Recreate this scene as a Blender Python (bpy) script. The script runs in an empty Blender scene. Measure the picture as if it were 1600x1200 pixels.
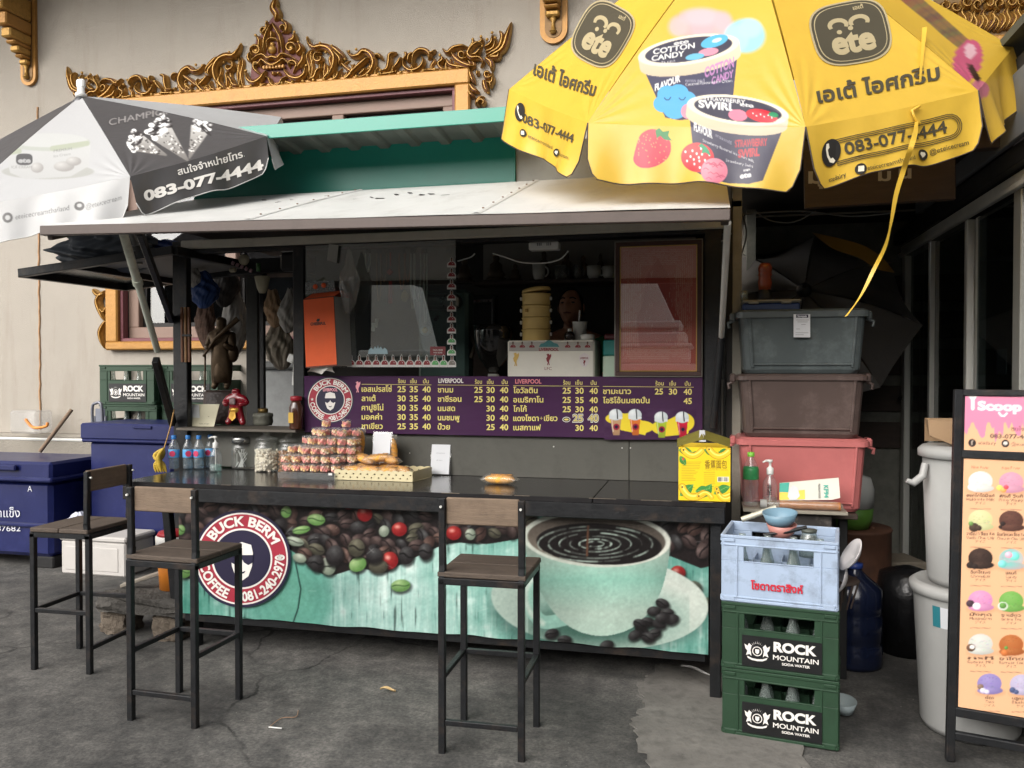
import bpy, bmesh, math, random
import numpy as np
from mathutils import Vector, Matrix, geometry
random.seed(7); RNG = np.random.default_rng(7)
scene = bpy.context.scene
COL = scene.collection
# ---------------------------------------------------------------- camera
F_PX, YAW, PITCH, CAM_H = 1290.0, math.radians(13.4), math.atan(22/1290.0),1.5
cam_data = bpy.data.cameras.new("camera"); cam = bpy.data.objects.new("camera", cam_data)
COL.objects.link(cam); scene.camera = cam
cam.location = (0,0, CAM_H); cam.rotation_euler = (math.pi/2 - PITCH, 0, YAW)
cam_data.sensor_width = 36.0; cam_data.lens = 36.0*F_PX/1600.0
cam_data.clip_start = 0.05; cam_data.clip_end = 400.0
# ---------------------------------------------------------------- world, sun, exposure
SUN_EL, SUN_AZ = math.radians(30), math.radians(206)
world = bpy.data.worlds.new("World"); scene.world = world; world.use_nodes = True
wn = world.node_tree; wn.nodes.clear()
sky = wn.nodes.new("ShaderNodeTexSky"); sky.sky_type = 'NISHITA'; sky.sun_disc = False
sky.sun_elevation = SUN_EL; sky.sun_rotation = SUN_AZ; sky.dust_density = 3.0; sky.ozone_density = 1.0
hs = wn.nodes.new("ShaderNodeHueSaturation"); hs.inputs['Saturation'].default_value = 0.22
bg = wn.nodes.new("ShaderNodeBackground"); bg.inputs['Strength'].default_value = 0.085
wo = wn.nodes.new("ShaderNodeOutputWorld")
wn.links.new(sky.outputs[0], hs.inputs['Color']); wn.links.new(hs.outputs[0], bg.inputs[0]); wn.links.new(bg.outputs[0], wo.inputs[0])
sun_l = bpy.data.lights.new("sun", 'SUN'); sun_l.energy = 1.5; sun_l.angle = math.radians(70); sun_l.color = (1,.95,.88)
sun = bpy.data.objects.new("sun", sun_l); COL.objects.link(sun); sun.location = (-3,-6,12)
sd = Vector((math.sin(SUN_AZ)*math.cos(SUN_EL), math.cos(SUN_AZ)*math.cos(SUN_EL), math.sin(SUN_EL)))
sun.rotation_euler = sd.to_track_quat('Z', 'Y').to_euler()
scene.view_settings.view_transform = 'Standard'; scene.view_settings.look = 'None'
scene.view_settings.exposure = 1.5; scene.view_settings.gamma = 1.0
scene.cycles.max_bounces = 8; scene.cycles.transparent_max_bounces = 16
# ---------------------------------------------------------------- measuring helpers (photograph pixel at a known depth -> place)
_fw = np.array([-math.sin(YAW)*math.cos(PITCH), math.cos(YAW)*math.cos(PITCH),-math.sin(PITCH)])
_rt = np.array([math.cos(YAW), math.sin(YAW),0.0]); _up = np.cross(_rt, _fw); _C = np.array([0,0, CAM_H])
def ray(px, py): return _fw + _rt*((px-800)/F_PX) - _up*((py-600)/F_PX)
def aY(px, py, Y): d = ray(px, py); return Vector(_C + d*(Y/d[1]))
def aZ(px, py, Z): d = ray(px, py); return Vector(_C + d*((Z-CAM_H)/d[2]))
def aX(px, py, X): d = ray(px, py); return Vector(_C + d*(X/d[0]))
def aP(px, py, p0, n):
    d = ray(px, py); n = np.array(n, float); t = ((np.array(p0, float)-_C) @ n)/(d @ n); return Vector(_C + d*t)
def proj(P):
    v = np.asarray(P, float) - _C; w = v @ _fw
    return 800+F_PX*(v @ _rt)/w, 600-F_PX*(v @ _up)/w
def mpp(px, py, Y):
    return float((np.array(aY(px, py, Y))-_C) @ _fw)/F_PX
# ---------------------------------------------------------------- materials
def lin(c):
    c = c/255.0
    return c/12.92 if c <= .04045 else ((c+.055)/1.055)**2.4
def S(r, g, b): return (lin(r), lin(g), lin(b),1.0)
MATS = {}
def mat(name, col, rough=.5, metal=0.0, var=.12, vscale=9.0, bump=.0, bscale=40.0, trans=0.0, ior=1.45, alpha=1.0, spec=.5,
        emit=None, dirt=0.0, dirtcol=(.05,.045,.04,1), dscale=3.0, coat=0.0, attr=None, stretch=None, sheen=0.0, dstretch=None):
    if name in MATS: return MATS[name]
    m = bpy.data.materials.new(name); m.use_nodes = True; nt = m.node_tree; N = nt.nodes; L = nt.links
    b = N['Principled BSDF']; b.inputs['Roughness'].default_value = rough; b.inputs['Metallic'].default_value = metal
    b.inputs['IOR'].default_value = ior; b.inputs['Specular IOR Level'].default_value = spec
    if trans: b.inputs['Transmission Weight'].default_value = trans
    if alpha < 1: b.inputs['Alpha'].default_value = alpha
    if coat: b.inputs['Coat Weight'].default_value = coat; b.inputs['Coat Roughness'].default_value = .08
    if sheen: b.inputs['Sheen Weight'].default_value = sheen
    tc = N.new("ShaderNodeTexCoord"); src = tc.outputs['Object']
    if stretch:
        mp = N.new("ShaderNodeMapping"); mp.inputs['Scale'].default_value = stretch; L.new(src, mp.inputs[0]); src = mp.outputs[0]
    out = None
    if attr:
        a = N.new("ShaderNodeVertexColor"); a.layer_name = attr; out = a.outputs[0]
    if var > 0:
        n = N.new("ShaderNodeTexNoise"); n.inputs['Scale'].default_value = vscale; n.inputs['Detail'].default_value = 6; n.inputs['Roughness'].default_value = .65
        L.new(src, n.inputs['Vector'])
        mr = N.new("ShaderNodeMapRange"); mr.inputs[1].default_value = .25; mr.inputs[2].default_value = .75
        mr.inputs[3].default_value = 1-var; mr.inputs[4].default_value = 1+var; L.new(n.outputs[0], mr.inputs[0])
        mx = N.new("ShaderNodeMix"); mx.data_type = 'RGBA'; mx.blend_type = 'MULTIPLY'; mx.inputs[0].default_value = 1
        if out: L.new(out, mx.inputs[6])
        else: mx.inputs[6].default_value = col
        L.new(mr.outputs[0], mx.inputs[7]); out = mx.outputs[2]
        r2 = N.new("ShaderNodeMapRange"); r2.inputs[3].default_value = max(.02, rough*.8); r2.inputs[4].default_value = min(1, rough*1.2)
        L.new(n.outputs[0], r2.inputs[0]); L.new(r2.outputs[0], b.inputs['Roughness'])
    if dirt > 0:
        n2 = N.new("ShaderNodeTexNoise"); n2.inputs['Scale'].default_value = dscale; n2.inputs['Detail'].default_value = 9; n2.inputs['Roughness'].default_value = .72
        dsrc = tc.outputs['Object']
        if dstretch:
            mp2 = N.new('ShaderNodeMapping'); mp2.inputs['Scale'].default_value = dstretch; L.new(dsrc, mp2.inputs[0]); dsrc = mp2.outputs[0]
        L.new(dsrc, n2.inputs['Vector'])
        m2 = N.new("ShaderNodeMapRange"); m2.inputs[1].default_value = .52; m2.inputs[2].default_value = .75; m2.inputs[4].default_value = dirt
        L.new(n2.outputs[0], m2.inputs[0])
        mx2 = N.new("ShaderNodeMix"); mx2.data_type = 'RGBA'; L.new(m2.outputs[0], mx2.inputs[0])
        if out: L.new(out, mx2.inputs[6])
        else: mx2.inputs[6].default_value = col
        mx2.inputs[7].default_value = dirtcol; out = mx2.outputs[2]
    if out: L.new(out, b.inputs['Base Color'])
    else: b.inputs['Base Color'].default_value = col
    if bump > 0:
        n3 = N.new("ShaderNodeTexNoise"); n3.inputs['Scale'].default_value = bscale; n3.inputs['Detail'].default_value = 5
        L.new(src, n3.inputs['Vector']); bp = N.new("ShaderNodeBump"); bp.inputs['Strength'].default_value = bump; bp.inputs['Distance'].default_value = .02
        L.new(n3.outputs[0], bp.inputs['Height']); L.new(bp.outputs[0], b.inputs['Normal'])
    if emit:
        b.inputs['Emission Color'].default_value = col; b.inputs['Emission Strength'].default_value = emit
    MATS[name] = m; return m
def thin_glass(name, tint=(1,1,1,1), rough=.02, refl=1.0, haze=0.0, hazecol=(.8,.8,.8,1)):
    """thin clear sheet: fresnel mirror over straight-through transparency, optional milky diffuse"""
    if name in MATS: return MATS[name]
    m = bpy.data.materials.new(name); m.use_nodes = True; nt = m.node_tree; N = nt.nodes; L = nt.links; N.clear()
    o = N.new("ShaderNodeOutputMaterial"); t = N.new("ShaderNodeBsdfTransparent"); t.inputs[0].default_value = tint
    g = N.new("ShaderNodeBsdfGlossy"); g.inputs['Roughness'].default_value = rough
    lw = N.new("ShaderNodeLayerWeight"); lw.inputs[0].default_value = .5
    pw = N.new("ShaderNodeMath"); pw.operation = 'POWER'; pw.inputs[1].default_value = 4.0; L.new(lw.outputs['Facing'], pw.inputs[0])
    mu = N.new("ShaderNodeMath"); mu.operation = 'MULTIPLY_ADD'; mu.inputs[1].default_value = .7; mu.inputs[2].default_value = .04*refl; mu.use_clamp = True; L.new(pw.outputs[0], mu.inputs[0])
    mx = N.new("ShaderNodeMixShader"); L.new(mu.outputs[0], mx.inputs[0]); L.new(t.outputs[0], mx.inputs[1]); L.new(g.outputs[0], mx.inputs[2])
    last = mx.outputs[0]
    if haze:
        d = N.new("ShaderNodeBsdfDiffuse"); d.inputs[0].default_value = hazecol
        nz = N.new("ShaderNodeTexNoise"); nz.inputs['Scale'].default_value = 14; nz.inputs['Detail'].default_value = 5
        mr = N.new("ShaderNodeMapRange"); mr.inputs[1].default_value = .3; mr.inputs[2].default_value = .75; mr.inputs[3].default_value = haze*.5; mr.inputs[4].default_value = min(1, haze*1.5)
        L.new(nz.outputs[0], mr.inputs[0])
        m2 = N.new("ShaderNodeMixShader"); L.new(mr.outputs[0], m2.inputs[0]); L.new(last, m2.inputs[1]); L.new(d.outputs[0], m2.inputs[2]); last = m2.outputs[0]
    L.new(last, o.inputs[0]); MATS[name] = m; return m
# ---------------------------------------------------------------- mesh builder
class MB:
    def __init__(self): self.v = []; self.f = []; self.m = []; self.s = []
    def add(self, vs, fs, mi=0, smooth=False):
        o = len(self.v); self.v += [tuple(p) for p in vs]
        for f in fs: self.f.append(tuple(i+o for i in f)); self.m.append(mi); self.s.append(smooth)
        return self
    def box(self, c, s, M=None, bev=0.0, mi=0, smooth=False):
        """box centred at c with full size s, optional chamfer, optional 3x3/4x4 matrix about c"""
        hx, hy, hz = s[0]/2, s[1]/2, s[2]/2; c = Vector(c)
        if bev <= 0:
            vs = [(x*hx, y*hy, z*hz) for x in (-1,1) for y in (-1,1) for z in (-1,1)]
            fs = [(0,1,3,2),(4,6,7,5),(0,4,5,1),(2,3,7,6),(0,2,6,4),(1,5,7,3)]
        else:
            b = min(bev, hx*.95, hy*.95, hz*.95); vs = []; idx = {}
            for x in (-1,1):
                for y in (-1,1):
                    for z in (-1,1):
                        for k, p in enumerate(((x*hx, y*(hy-b), z*(hz-b)),(x*(hx-b), y*hy, z*(hz-b)),(x*(hx-b), y*(hy-b), z*hz))):
                            idx[x, y, z, k] = len(vs); vs.append(p)
            fs = []
            for a in (-1,1):
                q = [(a, -1,-1,0),(a, 1,-1,0),(a, 1,1,0),(a, -1,1,0)]; fs.append([idx[t] for t in (q if a > 0 else q[::-1])])
                q = [(-1, a, -1,1),(-1, a, 1,1),(1, a, 1,1),(1, a, -1,1)]; fs.append([idx[t] for t in (q if a > 0 else q[::-1])])
                q = [(-1,-1, a, 2),(1,-1, a, 2),(1,1, a, 2),(-1,1, a, 2)]; fs.append([idx[t] for t in (q if a > 0 else q[::-1])])
                for e in (-1,1):
                    fs.append([idx[a, e, -1,0], idx[a, e, -1,1], idx[a, e, 1,1], idx[a, e, 1,0]])
                    fs.append([idx[a, -1, e, 0], idx[a, 1, e, 0], idx[a, 1, e, 2], idx[a, -1, e, 2]])
                    fs.append([idx[-1, a, e, 1], idx[1, a, e, 1], idx[1, a, e, 2], idx[-1, a, e, 2]])
                    for g in (-1,1): fs.append([idx[a, e, g, 0], idx[a, e, g, 1], idx[a, e, g, 2]])
        R = M.to_3x3() if M is not None else None
        vs = [c + (R @ Vector(p) if R else Vector(p)) for p in vs]
        return self.add(vs, fs, mi, smooth)
    def beam(self, p0, p1, w, h, up=(0,0,1), bev=.003, mi=0):
        """rectangular bar from p0 to p1"""
        p0, p1 = Vector(p0), Vector(p1); d = p1-p0; L = d.length; d.normalize(); up = Vector(up)
        if abs(d.dot(up)) > .98: up = Vector((0,1,0))
        s = d.cross(up).normalized(); u = s.cross(d).normalized()
        M = Matrix((d, s, u)).transposed()
        return self.box((p0+p1)/2,(L, w, h), M, bev, mi)
    def tube(self, pts, r, seg=10, cap=True, mi=0, smooth=True):
        pts = [Vector(p) for p in pts]; n = len(pts); rs = r if isinstance(r, (list, tuple)) else [r]*n
        vs = []; fs = []; prev = None
        for i, p in enumerate(pts):
            d = (pts[min(i+1, n-1)]-pts[max(i-1,0)]).normalized()
            if prev is None:
                a = Vector((0,0,1)) if abs(d.z) < .9 else Vector((1,0,0)); s = d.cross(a).normalized()
            else: s = (prev - d*prev.dot(d)).normalized()
            prev = s; u = d.cross(s)
            for k in range(seg):
                t = 2*math.pi*k/seg; vs.append(p + (s*math.cos(t)+u*math.sin(t))*rs[i])
        for i in range(n-1):
            for k in range(seg):
                a = i*seg+k; b = i*seg+(k+1) % seg; fs.append((a, b, b+seg, a+seg))
        self.add(vs, fs, mi, smooth)
        if cap: self.add(vs[:seg],[tuple(range(seg))[::-1]], mi); self.add(vs[-seg:],[tuple(range(seg))], mi)
        return self
    def lathe(self, prof, c=(0,0,0), seg=24, mi=0, axis=None, smooth=True, squash=1.0):
        """prof: (radius, height) list; axis: optional 3x3 matrix"""
        c = Vector(c); vs = []; fs = []
        for r, h in prof:
            for k in range(seg):
                t = 2*math.pi*k/seg; p = Vector((r*math.cos(t), r*math.sin(t)*squash, h))
                vs.append(c + (axis @ p if axis else p))
        n = len(prof)
        for i in range(n-1):
            for k in range(seg):
                a = i*seg+k; b = i*seg+(k+1) % seg; fs.append((a, b, b+seg, a+seg))
        if prof[0][0] > 1e-5: fs.append(tuple(range(seg))[::-1])
        if prof[-1][0] > 1e-5: fs.append(tuple(range((n-1)*seg, n*seg)))
        return self.add(vs, fs, mi, smooth)
    def ball(self, c, r, seg=10, rings=6, mi=0, sc=(1,1,1), rot=None):
        pr = [(math.sin(math.pi*i/rings)*1.0,-math.cos(math.pi*i/rings)) for i in range(rings+1)]
        c = Vector(c); vs = []; fs = []
        for a, h in pr:
            for k in range(seg):
                t = 2*math.pi*k/seg; p = Vector((a*math.cos(t)*r*sc[0], a*math.sin(t)*r*sc[1], h*r*sc[2]))
                vs.append(c + (rot @ p if rot else p))
        for i in range(rings):
            for k in range(seg):
                a = i*seg+k; b = i*seg+(k+1) % seg; fs.append((a, b, b+seg, a+seg))
        return self.add(vs, fs, mi, True)
    def prism(self, pts, d, mi=0, mi_side=None):
        """polygon (3D points) swept by vector d"""
        n = len(pts); d = Vector(d); a = [Vector(p) for p in pts]; b = [p+d for p in a]
        self.add(a, [tuple(range(n))[::-1]], mi); self.add(b, [tuple(range(n))], mi)
        self.add(a+b, [(i, (i+1) % n, n+(i+1) % n, n+i) for i in range(n)], mi if mi_side is None else mi_side)
        return self
    def grid(self, fn, nu, nv, mi=0, smooth=True, two=False):
        vs = [fn(i/nu, j/nv) for j in range(nv+1) for i in range(nu+1)]
        fs = [(j*(nu+1)+i, j*(nu+1)+i+1,(j+1)*(nu+1)+i+1,(j+1)*(nu+1)+i) for j in range(nv) for i in range(nu)]
        return self.add(vs, fs, mi, smooth)
    def build(self, name, mats, parent=None, world=True):
        me = bpy.data.meshes.new(name)
        vs = self.v
        if parent is not None and world and parent.name in WM:
            Mi = WM[parent.name].inverted(); vs = [tuple(Mi @ Vector(p)) for p in vs]
        me.from_pydata(vs, [], self.f)
        for mm in (mats if isinstance(mats, (list, tuple)) else [mats]): me.materials.append(mm)
        me.polygons.foreach_set('material_index', self.m); me.polygons.foreach_set('use_smooth', self.s)
        me.update()
        o = bpy.data.objects.new(name, me); COL.objects.link(o)
        if parent is not None:
            o.parent = parent
            WM[o.name] = WM.get(parent.name, Matrix())
        else: WM[o.name] = Matrix()
        return o
WM = {}
def tag(o, label, cat, group=None):
    o['label'] = label; o['category'] = cat
    if group: o['group'] = group
    return o
def struct(o): o['kind'] = 'structure'; return o
def thing(name, label, cat, loc=(0,0,0), rz=0.0, group=None, M=None):
    o = bpy.data.objects.new(name, None); COL.objects.link(o); o.empty_display_size = .1
    if M is None: M = Matrix.Translation(Vector(loc)) @ Matrix.Rotation(rz, 4, 'Z')
    o.matrix_world = M; WM[o.name] = M.copy()
    return tag(o, label, cat, group)
def dup(root, loc, rz=0.0, label=None, group=None, M=None, scale=1.0):
    r = root.copy(); COL.objects.link(r)
    if M is None: M = Matrix.Translation(Vector(loc)) @ Matrix.Rotation(rz, 4, 'Z') @ Matrix.Scale(scale, 4)
    r.matrix_world = M; WM[r.name] = M.copy()
    if label: r['label'] = label
    if group: r['group'] = group
    def rec(src, dst):
        for ch in [c for c in src.children]:
            c = ch.copy(); COL.objects.link(c); c.parent = dst; WM[c.name] = M.copy(); rec(ch, c)
    rec(root, r)
    return r
def crom(pts, n=8):
    """Catmull-Rom through points (any dimension)"""
    P = [np.array(p, float) for p in pts]; out = []
    for i in range(len(P)-1):
        p0 = P[max(i-1,0)]; p1 = P[i]; p2 = P[i+1]; p3 = P[min(i+2, len(P)-1)]
        for k in range(n):
            t = k/n; out.append(.5*((2*p1)+(-p0+p2)*t+(2*p0-5*p1+4*p2-p3)*t*t+(-p0+3*p1-3*p2+p3)*t**3))
    out.append(P[-1]); return out
def RX(a): return Matrix.Rotation(a, 4, 'X')
def RY(a): return Matrix.Rotation(a, 4, 'Y')
def RZ(a): return Matrix.Rotation(a, 4, 'Z')
# ---------------------------------------------------------------- lettering and flat print
_tcache = {}
def _contours(s, res=3):
    if s in _tcache: return _tcache[s]
    c = bpy.data.curves.new("tmp", 'FONT'); c.body = s
    o = bpy.data.objects.new("tmp", c); COL.objects.link(o)
    bpy.context.view_layer.update()
    dg = bpy.context.evaluated_depsgraph_get()
    cu = o.evaluated_get(dg).to_curve(dg); out = []
    for sp in cu.splines:
        if sp.type == 'BEZIER':
            bp = sp.bezier_points; n = len(bp); pts = []
            for i in range(n):
                a, b = bp[i], bp[(i+1) % n]
                lin_ = (a.handle_right-a.co).cross(b.co-a.co).length < 1e-5 and (b.handle_left-b.co).cross(b.co-a.co).length < 1e-5
                q = [a.co.copy()] if lin_ else geometry.interpolate_bezier(a.co, a.handle_right, b.handle_left, b.co, res+2)[:-1]
                pts += [(p.x, p.y) for p in q]
        else: pts = [(p.co.x, p.co.y) for p in sp.points]
        cl = []
        for p in pts:
            if not cl or abs(p[0]-cl[-1][0])+abs(p[1]-cl[-1][1]) > 1e-5: cl.append(p)
        if len(cl) > 2: out.append(cl)
    o.to_curve_clear() if hasattr(o, 'to_curve_clear') else None
    bpy.data.objects.remove(o); bpy.data.curves.remove(c)
    _tcache[s] = out; return out
def _area(p): return .5*sum(p[i][0]*p[(i+1) % len(p)][1]-p[(i+1) % len(p)][0]*p[i][1] for i in range(len(p)))
def _offset(poly, d):
    n = len(poly); out = []
    for i in range(n):
        a, b, c = poly[i-1], poly[i], poly[(i+1) % n]
        e1 = (b[0]-a[0], b[1]-a[1]); e2 = (c[0]-b[0], c[1]-b[1])
        l1 = math.hypot(*e1) or 1; l2 = math.hypot(*e2) or 1
        nx = -(e1[1]/l1+e2[1]/l2); ny = e1[0]/l1+e2[0]/l2; q = math.hypot(nx, ny)
        if q < .3: nx, ny, q = -e1[1]/l1, e1[0]/l1,1
        k = min(1/(q*q/2+1e-6)*q, 1.6)
        out.append((b[0]+nx/q*d*k, b[1]+ny/q*d*k))
    return out
def tess(conts, steiner=None):
    """non-zero winding fill of overlapping contours -> (verts2d, tris)"""
    vs = []; es = []
    for c in conts:
        o = len(vs); vs += [Vector(p) for p in c]; es += [(o+i, o+(i+1) % len(c)) for i in range(len(c))]
    if steiner:
        xs = [p[0] for p in vs]; ys = [p[1] for p in vs]; st = steiner
        x = min(xs)+st*.5
        while x < max(xs):
            y = min(ys)+st*.5
            while y < max(ys): vs.append(Vector((x, y))); y += st
            x += st
    r = geometry.delaunay_2d_cdt(vs, es, [],0,1e-7)
    V = [(p.x, p.y) for p in r[0]]; T = []
    cs = [np.array(c) for c in conts]
    if not r[2]: return V, T
    cen = np.array([[sum(V[i][0] for i in f)/len(f), sum(V[i][1] for i in f)/len(f)] for f in r[2]])
    w = np.zeros(len(cen))
    for c in cs:
        a = c; b = np.roll(c, -1,0)
        for (x1, y1),(x2, y2) in zip(a, b):
            up = (y1 <= cen[:, 1]) & (y2 > cen[:, 1]); dn = (y1 > cen[:, 1]) & (y2 <= cen[:, 1])
            cr = (x2-x1)*(cen[:, 1]-y1)-(cen[:, 0]-x1)*(y2-y1)
            w += (up & (cr > 0)).astype(int) - (dn & (cr < 0)).astype(int)
    return V, [f for f, k in zip(r[2], w) if k != 0]
_t2 = {}
def text2d(s, bold=0.0):
    """unit text: verts, tris, bbox ; baseline y=0"""
    k = (s, bold)
    if k in _t2: return _t2[k]
    cs = _contours(s)
    if bold:
        big = max(cs, key=lambda c: abs(_area(c))) if cs else None
        sg = 1 if big and _area(big) > 0 else -1
        cs = [_offset(c, -bold*sg) for c in cs]
    V, T = tess(cs); xs = [p[0] for p in V]; ys = [p[1] for p in V]
    _t2[k] = (V, T, (min(xs), min(ys), max(xs), max(ys))); return _t2[k]
def text_map(mb, s, fn, bold=0.0, mi=0):
    """fn(x01, y) with x running 0..1 over the text width and y in cap heights (cap height = .72 units)"""
    V, T, bb = text2d(s, bold); w = bb[2]-bb[0]
    if not T: return
    used = sorted({i for t in T for i in t}); re = {i: k for k, i in enumerate(used)}
    mb.add([fn((V[i][0]-bb[0])/w, V[i][1]/.70) for i in used],[tuple(re[i] for i in t) for t in T], mi)
def text_asp(s, bold=0.0):
    b = text2d(s, bold)[2]; return (b[2]-b[0])/.70
def text_line(mb, s, P0, P1, up, h, bold=.0, mi=0, off=(0,0,0)):
    """stretch s from P0 to P1 (3D), cap height h (metres) along up"""
    P0 = Vector(P0)+Vector(off); P1 = Vector(P1)+Vector(off); up = Vector(up).normalized()
    text_map(mb, s, lambda x, y: P0+(P1-P0)*x+up*(y*h), bold, mi)
def text_px(mb, s, x0, x1, yb, cap, Y, bold=.0, mi=0, yb1=None):
    """lettering on the vertical plane y=Y: pixel run x0..x1, baseline pixel yb (yb1 at right end), cap height in pixels"""
    P0 = aY(x0, yb, Y); P1 = aY(x1, yb if yb1 is None else yb1, Y)
    h = cap*mpp((x0+x1)/2, yb, Y); text_line(mb, s, P0, P1,(0,0,1), h, bold, mi)
def poly_map(mb, conts, fn, mi=0, st=None):
    V, T = tess(conts, st); used = sorted({i for t in T for i in t}); re = {i: k for k, i in enumerate(used)}
    mb.add([fn(*V[i]) for i in used],[tuple(re[i] for i in t) for t in T], mi)
def ellp(cx, cy, rx, ry, rot=0.0, n=28, a0=0.0, a1=2*math.pi):
    c, s = math.cos(rot), math.sin(rot); out = []
    full = abs(a1-a0-2*math.pi) < 1e-6
    for i in range(n if full else n+1):
        t = a0+(a1-a0)*i/n; x, y = rx*math.cos(t), ry*math.sin(t); out.append((cx+x*c-y*s, cy+x*s+y*c))
    return out
def ringp(cx, cy, r0, r1, n=40, rot=0, k=1.0): return [ellp(cx, cy, r1, r1*k, rot, n), ellp(cx, cy, r0, r0*k, rot, n)[::-1]]
# ---------------------------------------------------------------- painter for printed pictures (colours become vertex colours of a fine mesh)
class Canvas:
    def __init__(self, x0, y0, x1, y1, col, sc=1.0):
        self.x0, self.y0, self.sc = x0, y0, sc
        self.w, self.h = int((x1-x0)*sc)+1, int((y1-y0)*sc)+1
        self.a = np.zeros((self.h, self.w, 3)); self.a[:] = np.array(col, float)[:3]
        ys, xs = np.mgrid[0:self.h, 0:self.w]; self.X = xs/sc+x0; self.Y = ys/sc+y0
    def _bb(self, xa, ya, xb, yb):
        i0 = max(0, int((xa-self.x0)*self.sc)-2); i1 = min(self.w, int((xb-self.x0)*self.sc)+3)
        j0 = max(0, int((ya-self.y0)*self.sc)-2); j1 = min(self.h, int((yb-self.y0)*self.sc)+3)
        return slice(j0, max(j1, j0)), slice(i0, max(i1, i0))
    def _mix(self, sl, al, col):
        a = self.a[sl]; a[:] = a*(1-al[..., None])+np.asarray(col, float)*al[..., None] if np.ndim(col) == 1 else a*(1-al[..., None])+col*al[..., None]
    def ell(self, cx, cy, rx, ry, col, rot=0.0, col2=None, lx=-.35, ly=-.4, soft=1.0, op=1.0, p=1.0):
        R = max(rx, ry)+2; sl = self._bb(cx-R, cy-R, cx+R, cy+R); X = self.X[sl]-cx; Y = self.Y[sl]-cy
        if X.size == 0: return
        c, s = math.cos(rot), math.sin(rot); u = (X*c+Y*s)/rx; v = (-X*s+Y*c)/ry; d = np.sqrt(u*u+v*v)
        al = np.clip((1-d)*min(rx, ry)*self.sc/soft+.5,0,1)*op
        if col2 is None: self._mix(sl, al, np.array(col, float)[:3])
        else:
            t = np.clip(np.sqrt((u-lx)**2+(v-ly)**2)/1.3,0,1)**p
            self._mix(sl, al, np.array(col2, float)[:3]*(1-t[..., None])+np.array(col, float)[:3]*t[..., None])
    def poly(self, pts, col, col2=None, op=1.0, axis='y'):
        P = np.array(pts, float); xa, ya = P.min(0); xb, yb = P.max(0); sl = self._bb(xa, ya, xb, yb)
        X = self.X[sl]; Y = self.Y[sl]
        if X.size == 0: return
        al = np.zeros(X.shape); q = .25/self.sc
        for dx, dy in ((-q, -q),(q, -q),(-q, q),(q, q)):
            ins = np.zeros(X.shape, bool); x = X+dx; y = Y+dy
            for (x1, y1),(x2, y2) in zip(P, np.roll(P, -1,0)):
                if y1 == y2: continue
                c = ((y1 > y) != (y2 > y)) & (x < (x2-x1)*(y-y1)/(y2-y1)+x1); ins ^= c
            al += ins*.25
        al *= op
        if col2 is None: self._mix(sl, al, np.array(col, float)[:3])
        else:
            t = np.clip((Y-ya)/(yb-ya+1e-6),0,1) if axis == 'y' else np.clip((X-xa)/(xb-xa+1e-6),0,1)
            self._mix(sl, al, np.array(col, float)[:3]*(1-t[..., None])+np.array(col2, float)[:3]*t[..., None])
    def line(self, pts, w, col, op=1.0, soft=1.0):
        P = np.array(pts, float); xa, ya = P.min(0)-w; xb, yb = P.max(0)+w; sl = self._bb(xa, ya, xb, yb)
        X = self.X[sl]; Y = self.Y[sl]
        if X.size == 0: return
        d = np.full(X.shape, 1e9)
        for (x1, y1),(x2, y2) in zip(P[:-1], P[1:]):
            L2 = (x2-x1)**2+(y2-y1)**2+1e-9; t = np.clip(((X-x1)*(x2-x1)+(Y-y1)*(y2-y1))/L2,0,1)
            d = np.minimum(d, np.hypot(X-x1-t*(x2-x1), Y-y1-t*(y2-y1)))
        self._mix(sl, np.clip((w/2-d)*self.sc/soft+.5,0,1)*op, np.array(col, float)[:3])
    def text(self, s, x0, x1, yb, cap, col, yb1=None, bold=0.0, op=1.0, up=None):
        V, T, bb = text2d(s, bold); w = bb[2]-bb[0]; yb1 = yb if yb1 is None else yb1; ux, uy = up or (0,-1)
        for t in T:
            pts = []
            for i in t:
                x = (V[i][0]-bb[0])/w; y = V[i][1]/.70*cap; pts.append((x0+(x1-x0)*x+ux*y, yb+(yb1-yb)*x+uy*y))
            self.poly(pts, col, op=op)
    def noise(self, sx, sy, amp, mask=None, seed=0, octaves=3):
        r = np.random.default_rng(seed); tot = np.zeros((self.h, self.w))
        for o in range(octaves):
            nx = max(2, int(self.w/sx*2**o/self.sc)+2); ny = max(2, int(self.h/sy*2**o/self.sc)+2)
            g = r.normal(size=(ny, nx)); yy = np.linspace(0, ny-1.001, self.h); xx = np.linspace(0, nx-1.001, self.w)
            j = yy.astype(int); i = xx.astype(int); fy = (yy-j)[:, None]; fx = (xx-i)[None]
            tot += (g[j][:, i]*(1-fx)*(1-fy)+g[j][:, i+1]*fx*(1-fy)+g[j+1][:, i]*(1-fx)*fy+g[j+1][:, i+1]*fx*fy)/2**o
        return tot*amp
    def sample(self, px, py):
        x = np.clip((np.asarray(px)-self.x0)*self.sc, 0, self.w-1.001); y = np.clip((np.asarray(py)-self.y0)*self.sc, 0, self.h-1.001)
        i = x.astype(int); j = y.astype(int); fx = (x-i)[..., None]; fy = (y-j)[..., None]; a = self.a
        return a[j, i]*(1-fx)*(1-fy)+a[j, i+1]*fx*(1-fy)+a[j+1, i]*(1-fx)*fy+a[j+1, i+1]*fx*fy
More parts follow.
